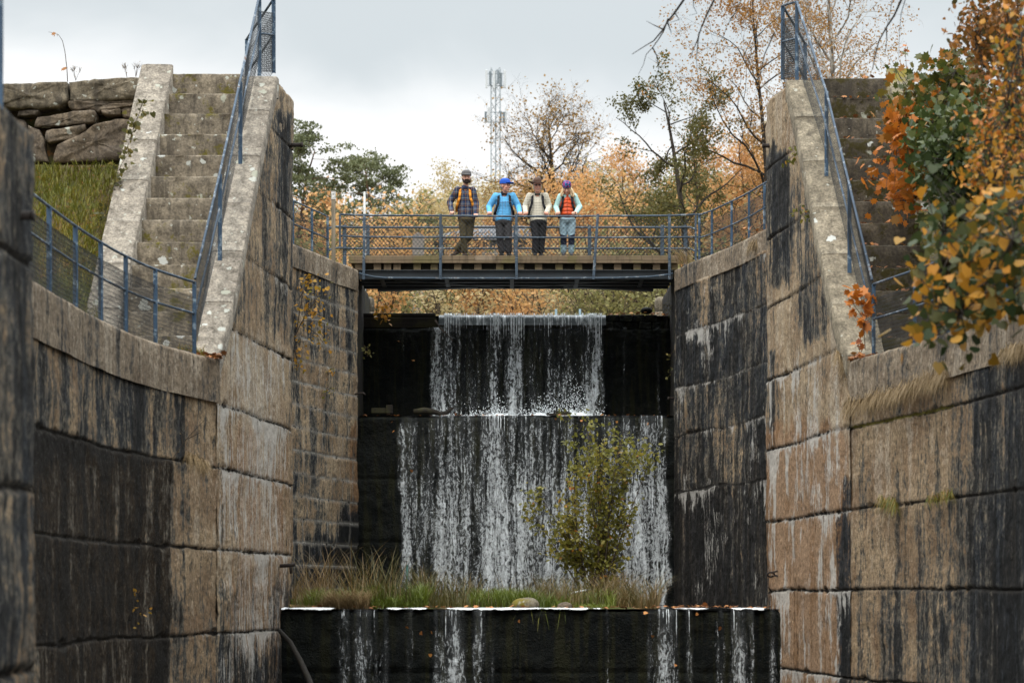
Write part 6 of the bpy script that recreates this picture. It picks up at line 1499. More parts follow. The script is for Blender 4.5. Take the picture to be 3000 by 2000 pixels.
def shrub(name, label, b, H, W, lmat, size, n, seed, kind='diamond', stems=9, bark='bark', group=None, leafn=9, spread=0.16, parent=None, droop=0.2, lean=(0, 0, 0), cat='bush'):
    rs = np.random.RandomState(seed); limbs = []; lp = []
    for i in range(stems):
        a = rs.uniform(0, 2 * math.pi); k = rs.uniform(0.1, 1.0); d = Vector((math.cos(a) * k * W / H * 0.8, math.sin(a) * k * W / H * 0.8, 1)) + Vector(lean)
        L = H * rs.uniform(0.65, 1.0); lm = limb(rs, Vector(b) + Vector((math.cos(a) * 0.1, math.sin(a) * 0.1, 0)), d, L, 0.006 * H + 0.004, 0.07, (0, 0, 0.1), 8, 0.3); limbs.append((*lm, 1))
        for j in range(n):
            t = rs.uniform(0.25, 1.0); p, dd = interp(lm[0], t); o = Matrix.Rotation(rs.uniform(0, 6.3), 3, dd) @ dd.orthogonal().normalized()
            l2 = limb(rs, p, dd * 0.7 + o * 0.9, L * rs.uniform(0.15, 0.34), 0.003 * H + 0.001, 0.12, (0, 0, 0.15 - droop), 4, 0.3); limbs.append((*l2, 3))
            for q in range(rs.poisson(leafn)):
                pp, _ = interp(l2[0], rs.uniform(0.1, 1)); lp.append(np.array(pp) + rs.normal(0, spread, 3))
    return place_tree(name, label, cat, Vector(b), limbs, lp, size, kind, M[lmat], M[bark], rs, group, 0.4, droop)
SP = [shrub('slope_shrub', 'orange-yellow shrub on the far bank, seen under the footbridge', base_at(1500, 90), 4.4, 3.6, 'lf_orange', 0.14, 16, 61, group='shrubs on the far bank', leafn=12, spread=0.22),
      shrub('slope_shrub', 'olive-green shrub on the far bank, seen under the footbridge', base_at(1500, 90), 4.2, 3.6, 'lf_far_hazed', 0.14, 16, 62, group='shrubs on the far bank', leafn=12, spread=0.22),
      shrub('slope_shrub', 'pale brown thin shrub on the far bank, seen under the footbridge', base_at(1500, 90), 4.6, 3.6, 'lf_pale', 0.13, 16, 63, group='shrubs on the far bank', leafn=8, spread=0.22)]
seen = set()
for i, (px, Y, k, s) in enumerate([(1065, 84, 0, 1.0), (1120, 96, 0, 1.1), (1170, 90, 1, .9), (1230, 86, 1, 1.), (1200, 104, 0, 1.2), (1290, 92, 0, 1.1), (1340, 84, 2, .9), (1390, 96, 0, 1.15), (1440, 86, 0, 1.0), (1490, 92, 2, 1.05), (1530, 84, 0, .9), (1580, 94, 0, 1.1), (1630, 88, 2, 1.), (1690, 96, 2, 1.2), (1740, 86, 1, .9), (1800, 92, 2, 1.1), (1850, 84, 1, 1.0), (1900, 90, 1, 1.15), (1955, 86, 1, 1.1), (1420, 112, 1, 1.4), (1560, 114, 0, 1.5), (1760, 112, 0, 1.4), (1280, 114, 1, 1.4), (1890, 110, 0, 1.3), (1100, 112, 1, 1.4), (980, 100, 0, 1.2), (910, 96, 1, 1.2), (2040, 98, 0, 1.3), (2120, 96, 2, 1.3), (2200, 92, 0, 1.3), (1340, 126, 0, 1.6), (1660, 126, 2, 1.6)]):
    o = SP[k] if k not in seen else copy_tree(SP[k]); seen.add(k)
    if 1260 < px < 1600 and Y > 91: s *= 0.52
    o.location = base_at(px, Y, -0.1); o.scale = (s * 1.15, s, s); o.rotation_euler = (0, 0, i * 2.1)

# ---- house, mast, pole behind the trees --------------------------------------------
YH = 128.0
hs = empty('house', (X(1430, YH), YH + 3, gz(X(1430, YH), YH)), 'white house with grey roof and a row of tall windows, seen through the bridge railing', 'house')
zg = gz(X(1430, YH), YH); wz0, wz1 = Zp(744, YH), Zp(697, YH)
MB().box((X(1430, YH), YH + 2.5, (zg + wz1) / 2 - 0.3), (X(1555, YH) - X(1300, YH), 5.0, wz1 - zg + 0.6)).build('wall', plain_mat('house_white', (0.62, 0.60, 0.56), 0.8, 0.1, 3), hs)
rf = MB(); xa, xb_ = X(1270, YH), X(1570, YH); zr = Zp(640, YH)
rf.add([(xa, YH - 0.5, wz1), (xb_, YH - 0.5, wz1), (xb_, YH + 5.5, wz1), (xa, YH + 5.5, wz1), (xa + 2.2, YH + 2.5, zr), (xb_ - 0.6, YH + 2.5, zr), (xa, YH - 0.5, wz1 - 0.18), (xb_, YH - 0.5, wz1 - 0.18), (xb_, YH + 5.5, wz1 - 0.18), (xa, YH + 5.5, wz1 - 0.18)],
       [(0, 1, 5, 4), (1, 2, 5), (2, 3, 4, 5), (3, 0, 4), (6, 7, 1, 0), (7, 8, 2, 1), (8, 9, 3, 2), (9, 6, 0, 3), (9, 8, 7, 6)])
rf.build('roof', plain_mat('roof_grey', (0.16, 0.165, 0.18), 0.7, 0.25, 1.5), hs)
gl = plain_mat('window_glass', (0.06, 0.065, 0.06), 0.15, 0.3, 1.0, 0, 0.5)
for i, c in enumerate((1318, 1356, 1394, 1418, 1447, 1482, 1520, 1545)):
    wn = MB().box((X(c, YH), YH - 0.02, (wz0 + wz1) / 2 + 0.05), (0.50, 0.06, wz1 - wz0 - 0.25)).build('window', M['white'], hs)
    MB().box((X(c, YH), YH - 0.06, (wz0 + wz1) / 2 + 0.05), (0.40, 0.05, wz1 - wz0 - 0.35)).build('pane', gl, wn)
YM = 330.0
ma = empty('telecom_mast', (X(1452, YM), YM, gz(0, YM)), 'slender grey lattice mast with two tiers of antenna panels', 'mast')
mx = X(1452, YM); wd = 0.62
for (sx, sy) in ((-1, -1), (1, -1), (0, 1)):
    MB().tube([(mx + sx * wd, YM + sy * wd * 0.8, gz(0, YM)), (mx + sx * wd, YM + sy * wd * 0.8, Zp(205, YM))], 0.085, 6).build('leg', plain_mat('mast_steel', (0.30, 0.34, 0.36), 0.5), ma)
mb = MB(); z = Zp(620, YM); k = 0
while z < Zp(210, YM):
    P3_ = [Vector((mx - wd, YM - wd * .8, 0)), Vector((mx + wd, YM - wd * .8, 0)), Vector((mx, YM + wd * .8, 0))]
    for i in range(3):
        a_, b_ = P3_[i], P3_[(i + 1) % 3]
        if k % 2: a_, b_ = b_, a_
        mb.tube([a_ + Vector((0, 0, z)), b_ + Vector((0, 0, z + 1.15))], 0.045, 3, False)
    z += 1.15; k += 1
mb.build('lattice', plain_mat('mast_lattice_steel', (0.30, 0.34, 0.36), 0.5), ma)
pan = plain_mat('antenna_white', (0.55, 0.57, 0.58), 0.5); pan_d = plain_mat('antenna_grey', (0.16, 0.19, 0.21), 0.6)
for (pa, pb, xs_) in ((207, 262, ((-1.25, 0), (-0.75, 1), (-0.2, 0), (0.35, 1), (0.75, 1), (1.25, 0))), (320, 368, ((-1.35, 1), (-0.95, 0), (0.7, 1), (1.1, 1), (1.4, 0)))):
    for dx, dk in xs_:
        MB().box((mx + dx, YM - 0.9 + 0.3 * abs(dx), (Zp(pa, YM) + Zp(pb, YM)) / 2 + 0.2 * math.sin(dx * 5)), (0.30, 0.18, Zp(pa, YM) - Zp(pb, YM) - (0.7 if dk else 0.1))).build('antenna_panel', pan_d if dk else pan, ma, False, 0.04)
    MB().tube([(mx - 1.4, YM - 0.55, Zp(pa + 12, YM)), (mx + 1.4, YM - 0.55, Zp(pa + 12, YM))], 0.05, 5).tube([(mx - 1.4, YM - 0.55, Zp(pb - 8, YM)), (mx + 1.4, YM - 0.55, Zp(pb - 8, YM))], 0.05, 5).build('antenna_frame', pan_d, ma)
b = base_at(1068, 76); tag(MB().tube([b, (b.x, b.y, Zp(562, 76))], [0.055, 0.035], 8).build('flagpole', plain_mat('pole_grey', (0.50, 0.50, 0.48), 0.6), None, True), 'thin white pole in front of the broad pine', 'pole')
b = base_at(1225, 100); bb = MB(); w_, t_ = 0.24, Zp(690, 100)
bb.hexa([(b.x - w_, 100, b.z), (b.x + w_, 100, b.z), (b.x + w_, 100.4, b.z), (b.x - w_, 100.4, b.z), (b.x - w_, 100, t_), (b.x + w_, 100, t_), (b.x + w_, 100.4, t_), (b.x - w_, 100.4, t_)])
bb.add([(b.x - w_, 100, t_), (b.x + w_, 100, t_), (b.x, 100, t_ + 0.14), (b.x - w_, 100.4, t_), (b.x + w_, 100.4, t_), (b.x, 100.4, t_ + 0.14)], [(0, 1, 2), (4, 3, 5), (1, 4, 5, 2), (3, 0, 2, 5)])
tag(bb.build('stone_pillar', plain_mat('pale_concrete', (0.26, 0.235, 0.21), 0.85, 0.15, 3), None, False, 0.02), 'pale grey upright pillar beyond the footbridge, left of the house', 'pillar')
for pxa, lb in ((1077, 'weathered stone bollard at the left end of the top weir'), (1938, 'mossy stone bollard at the right end of the top weir')):
    y = 58.6; zb_ = 6.7; w = 0.16
    bo_ = MB().lathe((X(pxa, y), y, zb_), [(0.165, -0.5), (0.165, 0.17), (0.15, 0.175), (0.165, 0.185), (0.168, 0.42), (0.15, 0.50), (0.09, 0.535), (0.01, 0.54)], 14)
    tag(bo_.build('stone_bollard', M['step'] if pxa < 1500 else M['stringer_r'], None, True), lb, 'bollard')
# ---------------------------------------------------------------- grass, bush, near foliage, small things
def blades(P, Hh, W, lean, rs, curve=0.6, hang=False):
    """P (n,3) roots, Hh (n,), W (n,) -> vertices and quads of bent tapering blades"""
    n = len(P); az = rs.uniform(0, 2 * np.pi, n); d = np.stack([np.cos(az), np.sin(az), np.zeros(n)], 1) + np.asarray(lean)[None]
    sd = np.stack([-np.sin(az), np.cos(az), np.zeros(n)], 1); q = []
    for t, w in ((0, 1.0), (0.4, 0.9), (0.75, 0.6), (1.0, 0.06)):
        up = np.array([0, 0, 1.0])[None] * (Hh * t * (1 - 0.35 * curve * t))[:, None] if not hang else np.array([0, 0, 1.0])[None] * (Hh * (0.35 * t - 1.0 * t * t))[:, None]
        c = P + d * (Hh * curve * t * t * (0.6 if not hang else 1.0))[:, None] * (1 if not hang else 0.42) + up
        q.append(c - sd * (W * w / 2)[:, None]); q.append(c + sd * (W * w / 2)[:, None])
    V = np.stack(q, 1); i = np.arange(n)[:, None] * 8
    F_ = np.concatenate([i + np.array([[0, 1, 3, 2]]), i + np.array([[2, 3, 5, 4]]), i + np.array([[4, 5, 7, 6]])], 0)
    return V.reshape(-1, 3), F_
M['grass_y'] = leaf_mat('yellow_green_grass', [(0.0, (0.075, 0.095, 0.014)), (0.45, (0.17, 0.165, 0.022)), (0.75, (0.29, 0.20, 0.035)), (1.0, (0.40, 0.22, 0.08))], 0.3, 0.5)
M['grass_b'] = leaf_mat('sedge', [(0.0, (0.045, 0.055, 0.016)), (0.35, (0.10, 0.09, 0.028)), (0.65, (0.21, 0.13, 0.05)), (1.0, (0.42, 0.30, 0.17))], 0.3, 0.5)
M['grass_g'] = leaf_mat('fresh_grass', [(0.0, (0.07, 0.10, 0.014)), (0.6, (0.15, 0.18, 0.022)), (1.0, (0.26, 0.23, 0.04))], 0.35, 0.5)
M['straw'] = leaf_mat('straw', [(0.0, (0.16, 0.11, 0.05)), (0.5, (0.30, 0.21, 0.105)), (1.0, (0.42, 0.31, 0.18))], 0.3, 0.6)
def grass(name, P, h, w, mat, rs, lean=(0, 0, 0), curve=0.6, tint=None, hang=False, parent=None):
    P = np.asarray(P); n = len(P); Hh = h * rs.uniform(0.5, 1.25, n) if not hasattr(h, '__len__') else h; V, F_ = blades(P, Hh, np.full(n, w) * rs.uniform(0.7, 1.3, n), lean, rs, curve, hang)
    tint = rs.rand(n) if tint is None else tint
    return mesh_np(name, V, F_, mat, parent, False, dict(tint=np.repeat(np.clip(tint, 0, 1), 8)))
rs = np.random.RandomState(5)
# bank on the left
n = 26000; x = rs.uniform(-10.5, -5.9, n); y = rs.uniform(31.0, 38.2, n)
z = np.array([h_left(a, b) for a, b in zip(x, y)]); P = np.stack([x, y, z - 0.02], 1)
tn = 0.75 * fbm(x * 0.9, y * 1.2, 3, 3) + 0.35 * rs.rand(n) - 0.05 + 0.18 * (1 - sstep(33.5, 36.5, y)) - 0.1
tag(grass('bank_grass', P, 0.21, 0.014, M['grass_y'], rs, (0.1, -0.5, 0), 0.8, tn), kind='stuff')
n = 9000; x = np.concatenate([rs.uniform(-6.0, -4.95, n // 2), rs.uniform(5.3, 8.5, n // 2)]); y = rs.uniform(22, 34.2, n)
xw = np.array([path_x(PATH_LL, b) - 0.75 if a < 0 else path_x(PATH_RL, b) + 0.8 for a, b in zip(x, y)]); x = np.where(x < 0, np.minimum(x, xw), np.maximum(x, xw))
P = np.stack([x, y, np.array([h_left(a, b) if a < 0 else h_right(a, b) for a, b in zip(x, y)])], 1)
tag(grass('verge_grass', P, 0.16, 0.012, M['grass_y'], rs, (0, 0, 0), 0.8, rs.rand(n) * 0.9), kind='stuff')
# sedge island on the basin behind the lowest lip
def field(px0, px1, y0, y1, n, rs): 
    yy = rs.uniform(y0, y1, n); return X(rs.uniform(px0, px1, n), yy), yy
def isl(name, px0, px1, y0, y1, n, h, w, mat, curve, seed, zb=-0.22, hf=None, tn=None, lean=(0, 0, 0)):
    rs = np.random.RandomState(seed); xx, yy = field(px0, px1, y0, y1, n, rs)
    hh = h * rs.uniform(0.35, 1.25, n) * (0.35 + 1.1 * sstep(0.32, 0.68, fbm(xx * 2.2, yy * 0.9, seed, 3))); 
    if hf is not None: hh = hh * hf(1500 + xx / yy * FP)
    t = (tn(1500 + xx / yy * FP) if tn else 0) + 0.6 * fbm(xx * 2, yy, seed + 1, 3) + 0.4 * (rs.rand(n) - 0.2)
    return tag(grass(name, np.stack([xx, yy, np.full(n, zb)], 1), hh, w, mat, rs, lean, curve, t), kind='stuff')
isl('sedge_grass', 845, 1570, 39.1, 42.5, 3800, 0.86, 0.012, M['grass_b'], 0.75, 1, hf=lambda p: 1.12 - 0.55 * sstep(980, 1420, p), tn=lambda p: 0.22 * (1 - sstep(900, 1150, p)) - 0.05)
isl('sedge_grass', 1480, 1780, 40.2, 43, 1500, 0.5, 0.010, M['grass_b'], 0.8, 2)
isl('sedge_grass', 1760, 1930, 40.5, 44, 1500, 0.62, 0.010, M['grass_b'], 1.0, 3, tn=lambda p: 0.1)
isl('fresh_grass', 1085, 1250, 38.95, 40.2, 2600, 0.36, 0.012, M['grass_g'], 0.8, 4)
isl('fresh_grass', 1380, 1800, 39.2, 41.8, 6000, 0.30, 0.012, M['grass_g'], 0.8, 5)
isl('fresh_grass', 850, 1085, 39.0, 40.0, 1100, 0.3, 0.012, M['grass_g'], 0.8, 6)
isl('dead_grass', 855, 1080, 38.75, 39.4, 1500, 0.34, 0.010, M['straw'], 1.2, 7, lean=(0, -0.8, 0))
mud = MB(); 
V = []; ys_ = np.linspace(38.8, 44.8, 16); xs_ = np.linspace(-3.55, 2.7, 34)
for yy in ys_:
    for xx in xs_:
        e = min((xx + 3.6) / 0.3, (2.7 - xx) / 0.8, (yy - 38.8) / 0.2, (44.8 - yy) / 1.0, 1); V.append((xx, yy, -0.26 + 0.075 * max(e, 0) + 0.05 * (float(fbm(xx * 2, yy * 2, 3, 3)) - 0.5)))
ix = np.arange(len(V)).reshape(len(ys_), len(xs_)); tag(mesh_np('mud_bank', V, np.stack([ix[:-1, :-1], ix[:-1, 1:], ix[1:, 1:], ix[1:, :-1]], -1).reshape(-1, 4), M['ground'], None, True), kind='structure')
# the leafy bush in front of the middle weir
yb_ = 43.6; bb_ = Vector((X(1752, yb_), yb_, -0.2))
rs = np.random.RandomState(77); limbs = []; lp = []
def bstem(d, L, r=0.015, n2=13, ln=16, bare=0.22):
    lm = limb(rs, bb_ + Vector((rs.uniform(-0.22, 0.22), rs.uniform(-0.25, 0.25), 0)), d, L, r, 0.045, (0, 0, 0.06), 10, 0.25); limbs.append((*lm, 1))
    for j in range(n2):
        t = rs.uniform(bare, 1.0); p, dd = interp(lm[0], t); o = Matrix.Rotation(rs.uniform(0, 6.3), 3, dd) @ dd.orthogonal().normalized()
        l2 = limb(rs, p, dd * 0.8 + o * 0.75, rs.uniform(0.25, 0.62), 0.005, 0.12, (0, 0, 0.1), 4, 0.3); limbs.append((*l2, 3))
        for q in range(rs.poisson(ln)): pp, _ = interp(l2[0], rs.uniform(0.05, 1)); lp.append(np.array(pp) + rs.normal(0, 0.05, 3))
for i in range(15): a = rs.uniform(-1, 1); bstem((a * 0.22 + 0.0, rs.uniform(-0.2, 0.2), 1), 3.6 * rs.uniform(0.74, 1.0) * (1 - 0.12 * abs(a)))
for i in range(4): bstem((rs.uniform(-0.6, -0.25), rs.uniform(-0.2, 0.1), 1), rs.uniform(1.5, 2.2))
bstem((-0.72, -0.1, 1.0), 2.35, 0.016, 16, 14, 0.35); bstem((0.25, 0, 1), 2.4)
for i in range(4): bstem((rs.uniform(-0.5, 0.6), rs.uniform(-0.3, 0.1), 1), rs.uniform(0.6, 1.3), 0.01, 10, 10, 0.1)
lpn = np.array(lp); tb = np.clip(0.50 * rs.rand(len(lp)) + 0.55 * fbm(lpn[:, 0] * 1.7, lpn[:, 2] * 1.7, 4, 3) - 0.02 + 0.25 * (rs.rand(len(lp)) > 0.93), 0, 1)
place_tree('leafy_bush', 'bushy olive-green shrub with slender stems growing in the basin before the falls', 'bush', bb_, limbs, lp, 0.075, 'oval', M['lf_bush'], M['bark'], rs, None, 0.5, 0.3, tb)
# maple and hedge by the right stairs
def crown(name, label, cat, b, pxb, Yr, n, size, kind, mat, seed, H=4.0, twigs=60, tint=None, group=None, up=0.3, droop=0.5, bark='bark_dark', clump=0.28):
    """leafy shoots that spread from a stem standing at b through the volume given by (px, py, rx, ry) lumps at depth Yr"""
    rs = np.random.RandomState(seed); limbs = []; lp = []; tips = []
    for (cx, cy, rx, ry, w) in pxb:
        k = max(2, int(twigs * w))
        for i in range(k):
            Y = rs.uniform(*Yr); a = rs.uniform(0, 6.283); q = math.sqrt(rs.rand()); tips.append(at(cx + rx * q * math.cos(a), cy + ry * q * math.sin(a), Y))
    fork = Vector(b) + Vector((0, 0, H * 0.35)); limbs.append(([Vector(b), fork], [0.06, 0.045], 0)) 
    mains = [tips[i] for i in rs.choice(len(tips), min(9, len(tips)), False)]; arms = []
    for t in mains:
        mid = fork.lerp(t, 0.5) + Vector(rs.normal(0, 0.15, 3)) + Vector((0, 0, 0.2)); pts = [fork, fork.lerp(mid, 0.5), mid, mid.lerp(t, 0.6), t]; limbs.append((pts, [0.03, 0.022, 0.016, 0.01, 0.005], 1)); arms += pts[1:]
    for t in tips:
        s = min(arms, key=lambda q: (q - t).length); m_ = s.lerp(t, 0.55) + Vector(rs.normal(0, 0.06, 3)); pts = [s, m_, t]; limbs.append((pts, [0.008, 0.005, 0.002], 3))
        nn = rs.poisson(n)
        for q in range(nn):
            u_ = rs.uniform(0.2, 1.0); pp, _ = interp(pts, u_) if (s - t).length < 1.4 else (t, None); lp.append(np.array(pp) + rs.normal(0, clump, 3))
    lpn = np.array(lp)
    tt = tint(lpn, rs) if tint else None
    root = empty(name, b, label, cat, group); wood('stem', limbs, M[bark], root); leaves('crown', lpn, size, kind, M[mat], rs, root, tt, up, droop)
    return root
pxp = lambda l: 1500 + l[:, 0] / l[:, 1] * FP
pyp = lambda l: HY - l[:, 2] / l[:, 1] * FP
crown('maple_sapling', 'maple sapling with mixed green and bright orange lobed leaves beside the right stairs', 'tree', (6.9, 35.0, 4.2), [(2745, 260, 75, 75, .6), (2700, 330, 80, 70, 0.8), (2690, 400, 70, 70, 0.8), (2820, 300, 90, 90, 0.8), (2780, 210, 60, 50, .4), (2620, 160, 18, 40, 0.08), (2665, 480, 60, 50, 0.4), (2650, 560, 50, 40, .22), (2610, 590, 26, 20, .10), (2585, 530, 20, 20, .05), (2740, 480, 90, 80, 0.7)],
      (33.5, 36.2), 8, 0.125, 'maple', 'lf_maple', 91, 3.5, 55, lambda l, rs: np.clip(0.16 + 0.42 * (1 - sstep(2620, 2760, pxp(l))) * (pyp(l) > 300) + 0.22 * (rs.rand(len(l)) - 0.5) * 2 + 0.35 * (fbm(l[:, 0] * 2, l[:, 2] * 2, 3, 3) - 0.45), 0, 1), clump=0.16)
crown('hazel_hedge', 'dense dark green shrub of rounded leaves between the maple and the near branches', 'bush', (6.4, 31.0, 3.2), [(2800, 380, 110, 100, 1.0), (2770, 470, 100, 90, 1.0), (2850, 500, 90, 110, 1.0), (2900, 380, 100, 120, 1.0), (2790, 570, 90, 60, .6), (2900, 620, 100, 90, 1.0), (2960, 500, 80, 160, 1.0), (2940, 720, 90, 90, .7), (2830, 680, 60, 60, .35)],
      (29.2, 32.0), 15, 0.095, 'heart', 'lf_green', 92, 3.0, 46, lambda l, rs: np.clip(0.28 + 0.42 * (rs.rand(len(l)) - 0.4) + 0.35 * (fbm(l[:, 0] * 2, l[:, 2] * 2, 3, 3) - 0.45) + 0.3 * (rs.rand(len(l)) > 0.9), 0, 1), clump=0.17)
crown('bank_tree', 'tall thin tree with small brown-orange leaves at the right edge against the sky', 'tree', (6.9, 27.0, 3.6), [(2905, 120, 60, 120, .8), (2960, 60, 70, 120, 1.0), (2980, 220, 50, 120, 1.0), (2900, 60, 50, 60, .4), (2860, 30, 24, 40, .15), (2870, 90, 16, 40, .08), (2880, 190, 18, 40, .08), (2940, 330, 60, 90, .7), (2985, 400, 40, 90, .7)],
      (25.5, 28.0), 12, 0.068, 'oval', 'lf_brown', 93, 5.0, 60, None, clump=0.14)
crown('beech_tree', 'near out-of-focus bough of small orange leaves along the right edge', 'tree', (6.9, 22.5, 3.2), [(2960, 330, 55, 120, .9), (2900, 420, 50, 70, .45), (2930, 500, 70, 90, .9), (2990, 190, 40, 110, .7), (2985, 70, 40, 80, .5), (2890, 560, 40, 40, .25), (2980, 620, 40, 80, .5), (2860, 470, 24, 50, .12)],
      (20.5, 23.5), 6, 0.060, 'oval', 'lf_linden', 95, 2.6, 60, lambda l, rs: np.clip(0.60 + 0.95 * (rs.rand(len(l)) - 0.5), 0, 1), clump=0.12, up=0.2, droop=0.8)
crown('linden_tree', 'near out-of-focus linden boughs with hanging green and yellow-orange heart-shaped leaves', 'tree', (6.3, 20.0, 3.2), [(2900, 600, 60, 40, .3), (2960, 680, 60, 70, .6), (2900, 700, 80, 50, .5), (2810, 690, 60, 24, .2), (2790, 790, 80, 34, .4), (2870, 790, 80, 60, .6), (2960, 800, 60, 90, .7), (2850, 860, 80, 40, .5), (2740, 850, 60, 20, .22), (2700, 812, 28, 10, .07), (2780, 930, 60, 40, .34), (2750, 990, 40, 40, .16), (2850, 930, 60, 40, .3), (2697, 712, 12, 10, .03), (2770, 560, 50, 50, .16), (2950, 900, 50, 30, .12), (2720, 520, 20, 30, .05)],
      (18.6, 21.0), 3.4, 0.100, 'heart', 'lf_linden', 94, 2.0, 48, lambda l, rs: np.clip(0.27 + 0.95 * (rs.rand(len(l)) - 0.45), 0, 1), clump=0.14, up=0.0, droop=1.6)
# bare twigs that hang into the sky from a tree on the right bank
rs = np.random.RandomState(14); YT = 26.0; limbs = []
root = empty('bare_tree', (7.5, 25.0, 3.3), 'leafless tree whose dark hanging twigs reach down into the sky at the top', 'tree')
crown_top = Vector((3.6, 25.5, 11.0)); 
limbs.append(([Vector((7.5, 25, 3.2)), Vector((7.2, 25.1, 5.5)), Vector((6.3, 25.3, 8.0)), Vector((5.0, 25.4, 9.9)), crown_top, Vector((2.6, 25.8, 9.4))], [0.16, 0.14, 0.11, 0.08, 0.05, 0.03], 0))
tw = [[(2003, -60), (2003, 0), (1975, 40), (1955, 65), (1940, 90), (1915, 120), (1890, 135), (1852, 159)], [(1957, 55), (1945, 90), (1930, 115), (1912, 140), (1893, 160), (1885, 190), (1870, 219)], [(1912, 140), (1925, 165), (1930, 205), (1912, 248)], [(1940, 85), (1918, 75), (1893, 62)], [(1975, 35), (1990, 58), (1960, 68)], [(1957, 68), (1968, 102)],
      [(2110, -60), (2092, 0), (2072, 40), (2055, 80), (2042, 120), (2022, 170)], [(2048, 95), (2044, 130), (2040, 175), (2044, 224)], [(2172, -60), (2172, 0), (2150, 45), (2130, 75), (2120, 105), (2110, 122)], [(2150, 45), (2135, 60)], [(2030, -40), (2032, 20), (2042, 40), (2018, 46)],
      [(2650, -60), (2640, 0), (2620, 45), (2597, 80), (2575, 120), (2562, 170), (2556, 205)], [(2660, -60), (2652, 0), (2640, 40), (2636, 90), (2632, 175)], [(2625, -50), (2614, 0), (2606, 45), (2598, 78)], [(2597, 85), (2598, 115), (2592, 165)], [(2300, -50), (2310, 0), (2290, 60), (2270, 95), (2235, 140)], [(2270, 95), (2240, 160), (2225, 230), (2210, 290)]]
for i, t in enumerate(tw):
    y = YT + 0.25 * math.sin(i * 2.3); pts = [at(a, b_, y + 0.05 * j) for j, (a, b_) in enumerate(t)]; r = 0.019 if i in (0, 6, 11) else 0.0085
    if t[0][1] < -20: 
        up_ = at(t[0][0] + 60, -320, y - 0.2); pts = [crown_top.lerp(up_, 0.4) if False else limbs[0][0][4].lerp(limbs[0][0][5], min(1, max(0, (3.4 - up_.x) / 1.0))) if up_.x < 3.6 else limbs[0][0][4], up_] + pts
    n_ = len(pts); limbs.append((pts, [r * (1 - 0.8 * j / (n_ - 1)) for j in range(n_)], 2))
wood('trunk', limbs[:1], M['bark_dark'], root); wood('twigs', limbs[1:], M['bark_dark'], root, (6, 6, 5, 4, 4))

# ---- small plants ----------------------------------------------------------------
def sprig(name, label, cat, Y, stems, lmat, size, kind, seed, nleaf=10, spread=0.05, r=0.006, droop=0.4, bark='bark', tint=None, group=None):
    """a little plant: stems given as pixel polylines at depth Y"""
    rs = np.random.RandomState(seed); limbs = []; lp = []
    for t in stems:
        pts = [at(a, b_, Y + rs.uniform(-0.05, 0.05)) for a, b_ in t]; n_ = len(pts); limbs.append((pts, [r * (1 - 0.7 * j / max(n_ - 1, 1)) for j in range(n_)], 2))
        for q in range(nleaf): pp, _ = interp(pts, rs.uniform(0.15, 1.0)); lp.append(np.array(pp) + rs.normal(0, spread, 3))
    root = empty(name, limbs[0][0][0], label, cat, group); wood('stem', limbs, M[bark], root, (5, 5, 4, 4))
    if nleaf: leaves('foliage', lp, size, kind, M[lmat], rs, root, None if tint is None else np.clip(tint + 0.4 * (rs.rand(len(lp)) - 0.5), 0, 1), 0.3, droop)
    return root
sprig('birch_sapling', 'young birch with yellow leaves rooted in the joint beside the left pier', 'sapling', 49.6, [[(858, 1000), (880, 950), (910, 905), (930, 870), (945, 830)], [(858, 1000), (885, 940), (930, 940), (960, 950)], [(870, 965), (880, 900), (890, 850), (905, 800)], [(858, 1005), (875, 1000), (905, 1000), (925, 1015)], [(858, 1010), (870, 1050), (868, 1090)], [(890, 930), (920, 920), (950, 880)], [(895, 920), (915, 890), (935, 850)], [(880, 870), (900, 830), (915, 810)], [(905, 960), (935, 985), (950, 1010)]], 'lf_yellow', 0.075, 'heart', 1, 20, 0.11, 0.012)
sprig('birch_seedling', 'few yellow leaves on the pale block wall under the sapling', 'seedling', 51.5, [[(955, 1100), (965, 1085), (985, 1075)], [(955, 1100), (970, 1090), (990, 1085)]], 'lf_yellow', 0.06, 'heart', 2, 7, 0.05)
sprig('birch_seedling', 'small plant with one orange leaf hanging low on the pale block wall', 'seedling', 51.2, [[(955, 1150), (962, 1130), (968, 1118)], [(955, 1150), (950, 1160)], [(955, 1150), (968, 1145)]], 'lf_bush', 0.06, 'oval', 3, 6, 0.05)
sprig('rowan_seedling', 'leafy sprig with yellow and red leaves at the left end of the upper sill', 'seedling', 55.5, [[(1108, 935), (1115, 912), (1140, 900)], [(1108, 935), (1125, 918), (1148, 912)], [(1108, 935), (1112, 925), (1102, 915)], [(1115, 930), (1130, 926), (1138, 934)]], 'lf_linden', 0.10, 'oval', 4, 9, 0.07, tint=0.6)
sprig('ivy_sprig', 'small green plant in the corner left of the upper fall', 'plant', 53.4, [[(1066, 1010), (1076, 1020), (1082, 1035)], [(1066, 1010), (1072, 1030), (1078, 1045)]], 'lf_olive', 0.08, 'oval', 5, 9, 0.05)
sprig('fern', 'green moss and fern tuft hanging by the right stone bollard', 'plant', 55.0, [[(1962, 890), (1950, 905), (1942, 918)], [(1964, 900), (1956, 920)], [(1964, 895), (1945, 895)]], 'lf_olive', 0.09, 'needle', 6, 18, 0.06)
sprig('fern', 'small green tuft at the right edge of the upper fall', 'plant', 53.5, [[(1972, 1030), (1964, 1040), (1962, 1048)], [(1972, 1090), (1955, 1090)]], 'lf_olive', 0.07, 'oval', 7, 8, 0.05)
sprig('fern', 'yellow-green fern in the top joint of the right pier', 'plant', 37.3, [[(2345, 455), (2330, 450), (2300, 478)], [(2345, 455), (2330, 440), (2325, 425)], [(2345, 455), (2340, 470), (2325, 480)]], 'lf_bush', 0.07, 'oval', 8, 16, 0.04)
